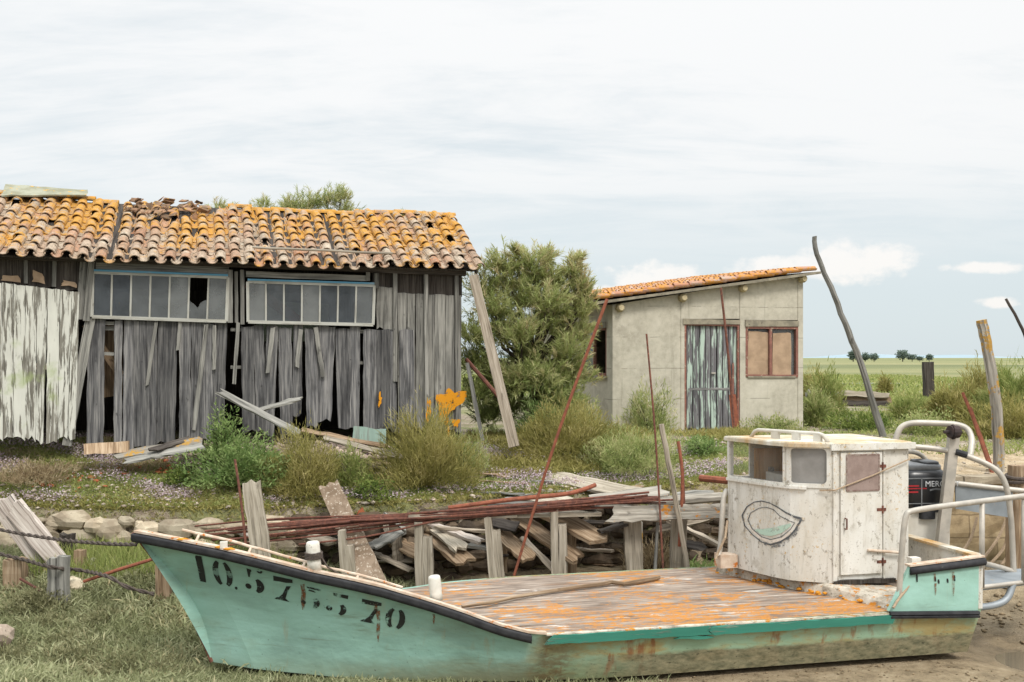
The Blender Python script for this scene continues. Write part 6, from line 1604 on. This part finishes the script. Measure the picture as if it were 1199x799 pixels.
# ------------------------------------------------------------------ vegetation
def unit(v): return v/(np.linalg.norm(v, axis=1, keepdims=True)+1e-9)
def grass(name, x, y, h, w, mat, spread=.5, rnd=None, zoff=0.0, droop=.2):
    n = len(x); b_ = np.stack([x, y, gz(x, y)-.01+zoff], 1)
    d = np.stack([RNG.normal(0, spread, n), RNG.normal(0, spread, n), np.ones(n)], 1)
    if rnd is None: rnd = np.clip(.5+.22*lumps(x, y, 3.0, 12)+RNG.normal(0, .16, n), 0, 1)
    return tag(blades(name, b_, d, h, w, rnd, mat, droop=droop), None, None, None, 'stuff')
def clumpy(n, x0, x1, yf, k, sg):
    "n points gathered in k tussocks"
    cx = RNG.uniform(x0, x1, k); cy = yf(cx, k); i = RNG.integers(0, k, n)
    return cx[i]+RNG.normal(0, sg, n), cy[i]+RNG.normal(0, sg, n), i
def outside_hull(x, y):
    s_ = (x-BO.x)*BA.x+(y-BO.y)*BA.y; t_ = (x-BO.x)*BP.x+(y-BO.y)*BP.y
    sc = np.linspace(-3.3, 5, 60); tn = np.array([tc(a) for a in sc]); tf = np.array([tcf(a) for a in sc])
    return ~((s_ > -3.28) & (s_ < 5) & (t_ > np.interp(s_, sc, tn)-.03) & (t_ < np.interp(s_, sc, tf)+.03))
# salt marsh in front and to the left of the bow
n = 230000; x, y, i = clumpy(n, -8.5, -.6, lambda c, k: RNG.uniform(9.0, 14.35, k), 900, .16)
k = outside_hull(x, y) & (y < bankY(x)-.12); x, y, i = x[k], y[k], i[k]
TH = RNG.uniform(0, 1, 900)[i]; zo = (.02+.16*TH**2)*RNG.uniform(0, 1, len(x))**.6*np.where(x > -2.3, .45, 1)
hh = np.interp(y, [9, 10.6, 12, 14.4], [.09, .11, .14, .16])*RNG.uniform(.5, 1.3, len(x))
cr = RNG.uniform(.1, .9, 900)
grass('marsh_grass', x, y, hh, RNG.uniform(.008, .018, len(x)), MT['l_marsh'], .8, np.clip(cr[i]*.7+.16+RNG.normal(0, .13, len(x)), 0, 1), zo)
n = 30000; x = RNG.uniform(-3.6, 1.6, n)**1; y = RNG.uniform(9.3, 11.2, n); k = outside_hull(x, y) & (RNG.uniform(0, 1, n) < np.interp(x, [-3.6, 0, .8, 1.6], [1, .75, .45, .06])); x, y = x[k], y[k]
hh = np.interp(x, [-3.5, -2.2, -1, 1.6], [.15, .13, .11, .13])*RNG.uniform(.4, 1.25, len(x))
grass('marsh_grass', x, y, hh, RNG.uniform(.006, .012, len(x)), MT['l_marsh'], .5)
n = 9000; x = RNG.uniform(-6, -2.9, n); y = RNG.uniform(13.2, 14.3, n); grass('reed_grass', x, y, RNG.uniform(.15, .5, n), RNG.uniform(.008, .014, n), MT['l_grass'], .25)
n = 2500; x = RNG.normal(2.55, .18, n); y = RNG.normal(14.6, .25, n); grass('reed_grass', x, y, RNG.uniform(.1, .3, n), RNG.uniform(.01, .02, n), MT['l_green'], .5)
# turf and sea lavender on the bank before the shed
def zone(n, x0, x1, t0, t1, thr, f, seed):
    x = RNG.uniform(x0, x1, n); y = bankY(x)+RNG.uniform(t0, t1, n); k = lumps(x, y*1.6, f, seed)+RNG.normal(0, .15, n) > thr; return x[k], y[k]
x, y = zone(150000, -9, 4.0, .12, 2.6, -.25, 2.2, 21); grass('turf', x, y, RNG.uniform(.02, .10, len(x)), RNG.uniform(.008, .016, len(x)), MT['l_grass'], .8)
x, y = zone(30000, -9, 0, .3, 1.6, -.25, 2.6, 22); grass('turf', x, y, RNG.uniform(.02, .07, len(x)), RNG.uniform(.01, .02, len(x)), MT['l_olive'], .9)
x, y = zone(24000, -9, 1.5, .1, 2.8, .1, 2.8, 33); grass('low_herbs', x, y, RNG.uniform(.02, .06, len(x)), RNG.uniform(.016, .032, len(x)), MT['l_green'], 1.0)
x, y = zone(60000, -9, .6, .15, 2.6, .22, 3.4, 23); grass('sea_lavender', x, y, RNG.uniform(.012, .03, len(x)), RNG.uniform(.012, .026, len(x)), MT['l_flower'], 1.2, RNG.uniform(0, 1, len(x)), .03+.08*RNG.uniform(0, 1, len(x)))
x, y = zone(18000, -1.5, 3.6, .3, 3.2, .15, 2.6, 24); grass('sea_lavender', x, y, RNG.uniform(.012, .03, len(x)), RNG.uniform(.012, .024, len(x)), MT['l_flower'], 1.2, RNG.uniform(0, 1, len(x)), .06)
x, y = zone(20000, -9, -3.6, 1.0, 2.4, .1, 2.0, 27); grass('dry_grass', x, y, RNG.uniform(.04, .16, len(x)), RNG.uniform(.006, .012, len(x)), MT['l_dry'], .6)
x = RNG.uniform(-9, 4, 26000); y = bankY(x)+RNG.uniform(-.06, .35, 26000); grass('turf', x, y, RNG.uniform(.02, .09, 26000), RNG.uniform(.008, .018, 26000), MT['l_olive'], .9)
x, y = zone(36000, -.8, 4.4, .9, 4.6, -.1, 1.6, 26); k = ~((x > 2.3) & (y < bankY(x)+2.2)); x, y = x[k], y[k]; grass('turf', x, y, RNG.uniform(.06, .24, len(x)), RNG.uniform(.01, .02, len(x)), MT['l_olive'], .6)
x, y = zone(18000, 3, 16, 1.5, 5.5, .05, 1.5, 28); grass('turf', x, y, RNG.uniform(.04, .16, len(x)), RNG.uniform(.012, .022, len(x)), MT['l_grass'], .8)
n = 60000; x = RNG.uniform(4, 26, n); y = RNG.uniform(19.5, 40, n); k = (lumps(x, y, .8, 29) > -.35) & ~((x < 7.6) & (y < 28)); x, y = x[k], y[k]
grass('meadow_grass', x, y, RNG.uniform(.08, .32, len(x))*np.where((x > 5) & (x < 14) & (y < 33), .35, .7), RNG.uniform(.014, .03, len(x)), MT['l_grass'], .45)
n = 26000; x = RNG.uniform(4, 30, n); y = RNG.uniform(20, 44, n); k = (lumps(x, y, .9, 30) > .1) & ~((x < 7.6) & (y < 28)); x, y = x[k], y[k]
grass('meadow_grass', x, y, RNG.uniform(.08, .36, len(x))*np.where((x > 5) & (x < 14) & (y < 33), .3, .7), RNG.uniform(.014, .03, len(x)), MT['l_olive'], .45)
n = 22000; x = RNG.uniform(-10, 34, n); y = RNG.uniform(40, 95, n); grass('meadow_grass', x, y, RNG.uniform(.1, .3, n), RNG.uniform(.05, .1, n), MT['l_grass'], .5)

def bush_pts(n, rx, ry, h, seed, low=.15):
    r = np.random.default_rng(seed)
    a = r.uniform(0, 6.283, n); e = np.arcsin(r.uniform(low*-.2, 1, n))
    ph = r.uniform(0, 6.28, 6)
    env = 1+.20*np.sin(3*a+ph[0]+2*e)+.16*np.sin(5*a+ph[1]-3*e)+.14*np.sin(2*a+5*e+ph[2])
    q = r.uniform(0, 1, n)**.42*env
    p = np.stack([np.cos(a)*np.cos(e)*rx*q, np.sin(a)*np.cos(e)*ry*q, np.maximum(np.sin(e), 0)*h*q+.02], 1)
    cl = .5+.28*np.sin(4*a+ph[3]+3*e)*np.sin(7*e+ph[4]+2*a)
    return p, cl, r
def bush(name, label, cat, px, d, w, h, n, mat, seed, bl=(.08, .2), bw=(.006, .012), up=.7, group=None, stems=True, dy=0.0):
    X = (px-CX)*d/F; rx = w*d/F/2; hh = h*d/F; base = V((X, d, gzs(X, d)-.03))
    if mat in ('l_olive', 'l_tam', 'l_grass', 'l_dry'): n = int(n*1.7); bl = (bl[0]*.5, bl[1]*.72)
    p, cl, r = bush_pts(n, rx, max(.5*rx, min(rx, .8)), hh, seed)
    dirs = unit(p*np.array([1/rx, 1/rx, .7/hh]))*.7+np.array([0, 0, up])+r.normal(0, .55, p.shape)
    col = np.clip(cl+r.normal(.02, .17, n), 0, 1)
    if stems:
        t = thing(name, base, label, cat, group); m = MB()
        for k in range(10):
            a = r.uniform(0, 6.28); q = V((math.cos(a)*rx*.6, math.sin(a)*rx*.4, hh*.7))
            m.tube([base, base+q*.5+V((r.normal(0, .04), r.normal(0, .04), .03)), base+q], [.012, .009, .004], 5)
        m.build('stems', MT['bark'], t)
        blades('foliage', p+np.array(base), dirs, r.uniform(bl[0], bl[1], n), r.uniform(bw[0], bw[1], n), col, MT[mat], parent=t)
        return t
    return tag(blades(name, p+np.array(base), dirs, r.uniform(bl[0], bl[1], n), r.uniform(bw[0], bw[1], n), col, MT[mat], base=tuple(base)), label, cat, group)
MT['l_purs'] = leaf('leaf_purslane', [S(80, 82, 56), S(114, 112, 80), S(140, 138, 104), S(160, 154, 122)])
random.seed(55)
for k in range(22):
    if k < 14: px, y_ = random.uniform(2, 230), random.uniform(10.6, 13.4)
    else: px, y_ = random.uniform(240, 560), random.uniform(9.7, 10.25)
    bush('marsh_shrub', 'low grey-green shrub mound growing in the marsh grass around the bow', 'shrub', px, y_, random.uniform(40, 100), random.uniform(14, 32) if k < 14 else random.uniform(6, 14), 3000, 'l_purs', 200+k, (.02, .055), (.008, .016), .5, 'low shrubs in the marsh grass', False)
bush('bush', 'wispy olive bush with a bare woody foot below the orange lichen on the shed', 'bush', 498, 15.7, 108, 76, 9000, 'l_olive', 1, (.10, .26), (.005, .010), 1.0)
bush('bush', 'bright green leafy bush before the middle of the shed', 'bush', 285, 15.4, 118, 46, 9000, 'l_green', 2, (.03, .08), (.014, .028), .4)
bush('bush', 'bright green sprig bush tucked behind the larger one by the shed', 'bush', 262, 15.8, 50, 62, 2600, 'l_green', 3, (.03, .08), (.014, .026), .5)
bush('bush', 'feathery yellow-green bush right of the bright green one', 'bush', 356, 15.2, 92, 66, 6500, 'l_olive', 4, (.08, .2), (.005, .010), .9)
bush('bush', 'small green sprig left of the wispy olive bush', 'bush', 412, 15.4, 44, 46, 1800, 'l_grass', 5, (.06, .16), (.006, .012), .9)
bush('bush', 'low dark green plant behind the orange clay pot', 'plant', 436, 15.1, 54, 24, 1700, 'l_dark', 6, (.02, .05), (.014, .028), .3)
bush('bush', 'low dark green plant right of the feathery yellow-green bush', 'plant', 208, 15.2, 30, 18, 900, 'l_dark', 7, (.02, .05), (.014, .026), .3)
bush('bush', 'wide tangle of olive shrubs at the foot of the tamarisk', 'bush', 665, 17.4, 130, 52, 8000, 'l_olive', 8, (.08, .2), (.006, .012), .8)
bush('bush', 'grey-green shrubs spreading behind the right end of the jetty', 'bush', 738, 16.7, 120, 44, 7500, 'l_tam', 9, (.06, .16), (.006, .012), .7)
bush('bush', 'small wispy shrub against the blank hut wall', 'bush', 760, 20.4, 62, 50, 2600, 'l_tam', 10, (.08, .22), (.008, .014), .9)
bush('bush', 'thin shrub at the left corner of the hut', 'bush', 684, 20.3, 44, 36, 1400, 'l_tam', 11, (.08, .22), (.008, .014), .9)
bush('bush', 'green shrub between the leaning rusty pole and the hut', 'bush', 640, 18.6, 90, 50, 4000, 'l_green', 12, (.06, .16), (.008, .016), .7)
bush('bush', 'low green herb patch left of the cabin on the sandy ground', 'plant', 822, 17.6, 50, 20, 1500, 'l_green', 13, (.03, .08), (.012, .024), .4)
g_ = 'bushes in the marsh beyond the boat'
bush('bush', 'olive bush hugging the right corner of the hut', 'bush', 956, 23.0, 44, 36, 3000, 'l_tam', 14, (.10, .28), (.010, .018), .9, g_)
bush('bush', 'green bush standing right behind the hut corner', 'bush', 968, 25.5, 40, 50, 2600, 'l_grass', 15, (.12, .3), (.010, .02), .9, g_)
bush('bush', 'round yellow-green bush far behind the hut corner', 'bush', 955, 36, 34, 32, 2200, 'l_olive', 16, (.15, .35), (.014, .026), .9, g_)
bush('bush', 'bushy clump of grass below the dark squared stump', 'bush', 1066, 25, 44, 24, 2200, 'l_grass', 17, (.12, .3), (.010, .02), .9, g_)
bush('bush', 'olive bush left of the yellow-topped post', 'bush', 1118, 23.5, 66, 42, 4200, 'l_olive', 18, (.14, .36), (.010, .02), 1.0, g_)
bush('bush', 'tall green bush right of the yellow-topped post', 'bush', 1186, 22.6, 84, 60, 7000, 'l_grass', 19, (.14, .4), (.010, .02), 1.0, g_)
bush('bush', 'tall thin bush just behind the yellow-topped post', 'bush', 1146, 24.0, 40, 58, 2800, 'l_olive', 20, (.14, .4), (.010, .02), 1.1, g_)
bush('bush', 'low olive shrub in front of the tall green bush', 'bush', 1180, 19.5, 90, 40, 4600, 'l_olive', 21, (.10, .26), (.008, .016), .8, g_)
bush('bush', 'pale green mound between the crooked pole and the rusty rods', 'bush', 1085, 20.0, 70, 26, 2800, 'l_tam', 22, (.04, .1), (.012, .024), .4, g_)
bush('bush', 'small tuft beside the water channel in the marsh', 'bush', 1036, 44, 14, 18, 700, 'l_olive', 23, (.2, .4), (.02, .04), 1.0, g_)
bush('bush', 'long low dark shrub under the crooked pole', 'bush', 1010, 21.5, 90, 20, 2600, 'l_dark', 24, (.05, .12), (.012, .024), .4, g_)
bush('bush', 'dry grey twiggy clump under the right jetty beam', 'bush', 770, 14.75, 70, 44, 1800, 'l_dry', 25, (.08, .22), (.006, .010), .7)
bush('bush', 'leafy patch against the foot of the hut behind the cabin', 'bush', 905, 20.9, 74, 16, 1800, 'l_tam', 26, (.04, .1), (.010, .02), .5)
bush('bush', 'dry tuft at the foot of the white shed door', 'plant', 42, 15.2, 96, 20, 2400, 'l_dry', 27, (.06, .16), (.006, .010), .7)
bush('bush', 'wispy tuft right of the feathery yellow-green bush', 'bush', 545, 16.3, 56, 40, 2200, 'l_tam', 28, (.08, .2), (.006, .010), .9)

def tam(name, label, base, trunk, clumps, mat, seed, per=70, nb=26, pl=(.25, .6), bl=(.06, .15), bw=(.006, .012), group=None):
    "feathery tree: limbs to each clump, plumes of fine needles through the clump"
    r = np.random.default_rng(seed); base = V(base); t = thing(name, base, label, 'tree', group)
    m = MB(); fork = V(trunk[-1]); m.tube([base]+[V(q) for q in trunk], [.10]+[.085]*len(trunk), 8, lump=.08)
    Pb, Pd, Pc = [], [], []
    for (c, rad, k, tone) in clumps:
        c = V(c); mid = fork*.45+c*.55+V((r.normal(0, .1), r.normal(0, .1), -.15))
        m.tube([fork, mid, c], [.05, .03, .012], 6, wob=.02)
        for j in range(int(per*k)):
            v = V(r.normal(0, 1, 3)); v.z = v.z*.8+.25; v.normalize(); q0 = c+v*rad*r.uniform(0, .75)
            d = (v*.7+V((0, 0, .75))+V(r.normal(0, .3, 3))).normalized(); L = r.uniform(*pl)*rad*1.6
            bend = V((r.normal(0, .3), r.normal(0, .3), -.35))
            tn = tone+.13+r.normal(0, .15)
            for f in np.linspace(.0, 1, nb):
                p = q0+d*L*f+bend*L*.35*f*f
                dd = d+bend*.5*f+V(r.normal(0, .45, 3)); Pb.append(p); Pd.append(dd); Pc.append(tn+r.normal(0, .1))
    m.build('trunk', MT['bark'], t)
    n = len(Pb); Pb = np.array([tuple(p) for p in Pb]); Pd = np.array([tuple(p) for p in Pd])
    blades('crown', Pb, Pd, r.uniform(bl[0], bl[1], n), r.uniform(bw[0], bw[1], n), np.clip(np.array(Pc), 0, 1), MT[mat], parent=t, droop=.1)
    return t
D = 19.3; C = lambda x, y, r, k, tone, d=D: (P(x, y, d), r, k, tone)
tam('tamarisk_tree', 'large feathery tamarisk tree filling the gap between shed and hut', (P(628, 510, D).x, D, 1.8), [P(626, 470, D), P(622, 430, D)],
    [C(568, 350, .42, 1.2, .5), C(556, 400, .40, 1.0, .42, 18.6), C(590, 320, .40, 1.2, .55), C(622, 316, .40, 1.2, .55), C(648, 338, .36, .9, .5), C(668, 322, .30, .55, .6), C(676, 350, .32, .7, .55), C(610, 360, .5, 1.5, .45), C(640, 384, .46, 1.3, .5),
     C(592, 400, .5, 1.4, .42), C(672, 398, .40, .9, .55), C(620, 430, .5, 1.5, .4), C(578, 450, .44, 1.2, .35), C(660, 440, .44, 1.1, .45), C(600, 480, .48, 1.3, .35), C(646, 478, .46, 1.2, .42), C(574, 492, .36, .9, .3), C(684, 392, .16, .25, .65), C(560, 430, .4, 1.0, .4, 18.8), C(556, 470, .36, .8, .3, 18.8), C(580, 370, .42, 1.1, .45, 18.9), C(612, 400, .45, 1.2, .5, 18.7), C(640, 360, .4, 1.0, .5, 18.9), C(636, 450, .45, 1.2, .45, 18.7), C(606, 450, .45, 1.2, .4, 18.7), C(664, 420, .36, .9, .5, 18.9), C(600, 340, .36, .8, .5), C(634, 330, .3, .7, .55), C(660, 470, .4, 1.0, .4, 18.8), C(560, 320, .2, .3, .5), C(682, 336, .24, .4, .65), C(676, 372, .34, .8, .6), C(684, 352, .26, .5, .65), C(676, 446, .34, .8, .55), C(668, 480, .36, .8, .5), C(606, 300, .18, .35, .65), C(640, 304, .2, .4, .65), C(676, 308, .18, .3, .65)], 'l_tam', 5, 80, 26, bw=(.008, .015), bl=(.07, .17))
Dr = 23.5
def rear(label, bx, cl, seed, mat='l_tam'):
    tam('tamarisk_tree', label, (P(bx, 500, Dr).x, Dr, 1.75), [P(bx, 420, Dr), P(bx, 340, Dr)], [(P(x, y, Dr), r_, k, t) for x, y, r_, k, t in cl], mat, seed, 60, 22, group='trees behind the shed')
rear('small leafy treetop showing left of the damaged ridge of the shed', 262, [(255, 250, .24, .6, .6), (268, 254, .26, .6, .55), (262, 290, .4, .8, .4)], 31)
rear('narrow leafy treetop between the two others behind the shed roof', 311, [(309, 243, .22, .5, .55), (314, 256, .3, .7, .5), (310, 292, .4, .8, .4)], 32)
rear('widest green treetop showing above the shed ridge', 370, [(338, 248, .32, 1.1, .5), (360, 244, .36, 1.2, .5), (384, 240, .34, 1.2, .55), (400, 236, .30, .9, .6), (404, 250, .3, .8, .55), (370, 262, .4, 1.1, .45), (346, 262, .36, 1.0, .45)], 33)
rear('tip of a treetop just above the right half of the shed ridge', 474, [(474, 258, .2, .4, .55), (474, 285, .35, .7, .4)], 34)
# far trees on the horizon
def far_tree(px, d, h, w, seed, label):
    r = np.random.default_rng(seed); X = (px-CX)*d/F; hh = h*d/F; rx = w*d/F/2; base = V((X, d, 1.7))
    t = thing('far_tree', base, label, 'tree', 'far trees on the horizon'); m = MB(); m.tube([base, base+V((0, 0, hh*.5)), base+V((0, 0, hh*.8))], [hh*.05, hh*.04, hh*.015], 6); m.build('trunk', MT['bark'], t)
    n = 1500; v = unit(r.normal(0, 1, (n, 3))); a = np.arctan2(v[:, 1], v[:, 0])
    q = (r.uniform(0, 1, n)**.4*(1+.22*np.sin(3*a+seed)+.2*np.sin(5*v[:, 2]*2+seed)))[:, None]
    p = v*q*np.array([rx, rx, hh*.36])+np.array([X, d, 1.7+hh*.62])
    blades('crown', p, v+r.normal(0, .6, (n, 3)), r.uniform(.06, .12, n)*hh, r.uniform(.05, .09, n)*hh, np.clip(.5+r.normal(0, .2, n), 0, 1), MT['l_far'], parent=t)
for k, (px, h, w, lab) in enumerate([(999, 12, 10, 'far dark tree just left of the crooked pole on the horizon'), (1013, 9, 9, 'small round far tree right of the crooked pole'), (1023.5, 8.5, 10, 'round far tree left of the long gap on the horizon'), (1057, 12, 12, 'tallest far tree right of the gap on the horizon'), (1068, 8, 10, 'low far tree leaning against the tallest one'), (1077, 6, 7, 'smallest far tree beside the stump'), (1088, 8, 7, 'single far tree directly above the stump')]):
    far_tree(px, 420, h*1.1, w*1.15, 60+k, lab)
SKY_K, EXPO = 7.0, 0.7
# ------------------------------------------------------------------ sky, sun, camera
w = bpy.data.worlds.new('World'); SC.world = w; w.use_nodes = True
class WB(NB):
    def __init__(s, t): s.t = t
nt = w.node_tree; nt.nodes.clear(); b = WB(nt)
SUN_EL, SUN_AZ = 52.0, 150.0     # azimuth clockwise from +Y: behind the camera, to the right
sky = b.n('ShaderNodeTexSky', sky_type='NISHITA'); sky.sun_disc = False
sky.sun_elevation = math.radians(SUN_EL); sky.sun_rotation = math.radians(SUN_AZ)
d = b.n('ShaderNodeTexCoord').outputs['Generated']; x, y, z = b.xyz(d)
zc = b.math('MAXIMUM', z, 0.0)
den = b.math('ADD', zc, .16)
cv = b.n('ShaderNodeCombineXYZ'); b.L(b.math('DIVIDE', x, den), cv.inputs[0]); b.L(b.math('DIVIDE', y, den), cv.inputs[1])
cl = b.noise(b.map(cv.outputs[0], (.6, 1.5, 1), (3.1, 1.4, 0)), 1.0, 8, .66, .8)
cl2 = b.noise(b.map(cv.outputs[0], (.22, .4, 1), (8.1, 2.4, 0)), 1.0, 3, .5)
cl3 = b.noise(b.map(cv.outputs[0], (2.0, 4.2, 1), (1.1, 5.4, 0)), 1.0, 6, .62, .6)
m1 = b.step(b.math('ADD', b.math('ADD', b.math('MULTIPLY', cl, .45), b.math('MULTIPLY', cl2, .3)), b.math('MULTIPLY', cl3, .25)), .41, .58)
# brighter overhead than at the horizon, as a thin overcast is
kel = b.math('ADD', b.math('MULTIPLY_ADD', zc, .30, .95), b.math('MULTIPLY', b.math('MAXIMUM', b.math('SUBTRACT', zc, .33), 0.0), 2.9))
m1 = b.math('MULTIPLY', m1, b.step(z, .05, .19))
lo = b.mix(b.step(z, .0, .30), (.645, .72, .75, 1), (.67, .715, .735, 1))
cc = b.mix(m1, lo, (.85, .85, .84, 1))
az = b.math('DIVIDE', x, b.math('MAXIMUM', y, .05)); el = b.math('DIVIDE', z, b.math('MAXIMUM', y, .05))
cu_ = None
pn = b.noise(b.map(d, (34, 34, 52)), 1.0, 6, .6)
for a0, e0, wd, ht in ((.325, .090, .066, .024), (.255, .086, .07, .012), (.135, .076, .06, .018), (.44, .085, .05, .007), (.455, .052, .03, .007), (-.9, .10, .12, .03), (1.2, .11, .2, .035), (.07, .062, .05, .010)):
    q1 = b.math('POWER', b.math('ABSOLUTE', b.math('DIVIDE', b.math('SUBTRACT', az, a0), wd)), 2.0)
    q2 = b.math('POWER', b.math('ABSOLUTE', b.math('DIVIDE', b.math('SUBTRACT', el, e0), ht)), 2.0)
    e = b.math('SUBTRACT', 1.0, b.math('ADD', q1, q2))
    cu_ = e if cu_ is None else b.math('MAXIMUM', cu_, e)
cm = b.step(b.math('ADD', cu_, b.math('MULTIPLY', b.math('SUBTRACT', pn, .5), 3.0)), .1, .95)
cc = b.mix(b.math('MULTIPLY', cm, .9), cc, (.92, .885, .85, 1))
sc = b.n('ShaderNodeVectorMath', operation='SCALE'); b.L(cc, sc.inputs[0]); b.L(b.math('MULTIPLY', kel, SKY_K), sc.inputs['Scale'])
fin = b.mix(.93, sky.outputs[0], sc.outputs[0])
bg = b.n('ShaderNodeBackground'); b.L(fin, bg.inputs[0]); bg.inputs[1].default_value = .1
o = b.n('ShaderNodeOutputWorld'); b.L(bg.outputs[0], o.inputs[0])
sl_ = bpy.data.lights.new('sun', 'SUN'); sl_.energy = 1.5; sl_.angle = math.radians(14); sl_.color = (1, .96, .9)
so = bpy.data.objects.new('sun', sl_); COL.objects.link(so)
el_, az_ = math.radians(SUN_EL), math.radians(SUN_AZ)
dv = V((math.sin(az_)*math.cos(el_), math.cos(az_)*math.cos(el_), math.sin(el_)))
so.rotation_euler = dv.to_track_quat('Z', 'Y').to_euler(); so.location = dv*40
cam = bpy.data.cameras.new('camera'); co = bpy.data.objects.new('camera', cam); COL.objects.link(co)
co.location = (0, 0, CZ); co.rotation_euler = (math.radians(90), 0, 0)
cam.sensor_fit = 'HORIZONTAL'; cam.sensor_width = 36; cam.lens = F/1199*36
cam.shift_y = (HY-399.5)/1199; cam.clip_end = 12000; cam.clip_start = .1
SC.camera = co
SC.render.engine = 'CYCLES'; SC.cycles.use_denoising = True; SC.cycles.max_bounces = 6; SC.cycles.transparent_max_bounces = 10
SC.view_settings.view_transform = 'Standard'; SC.view_settings.look = 'None'; SC.view_settings.gamma = 1; SC.view_settings.use_curve_mapping = False
SC.view_settings.exposure = EXPO
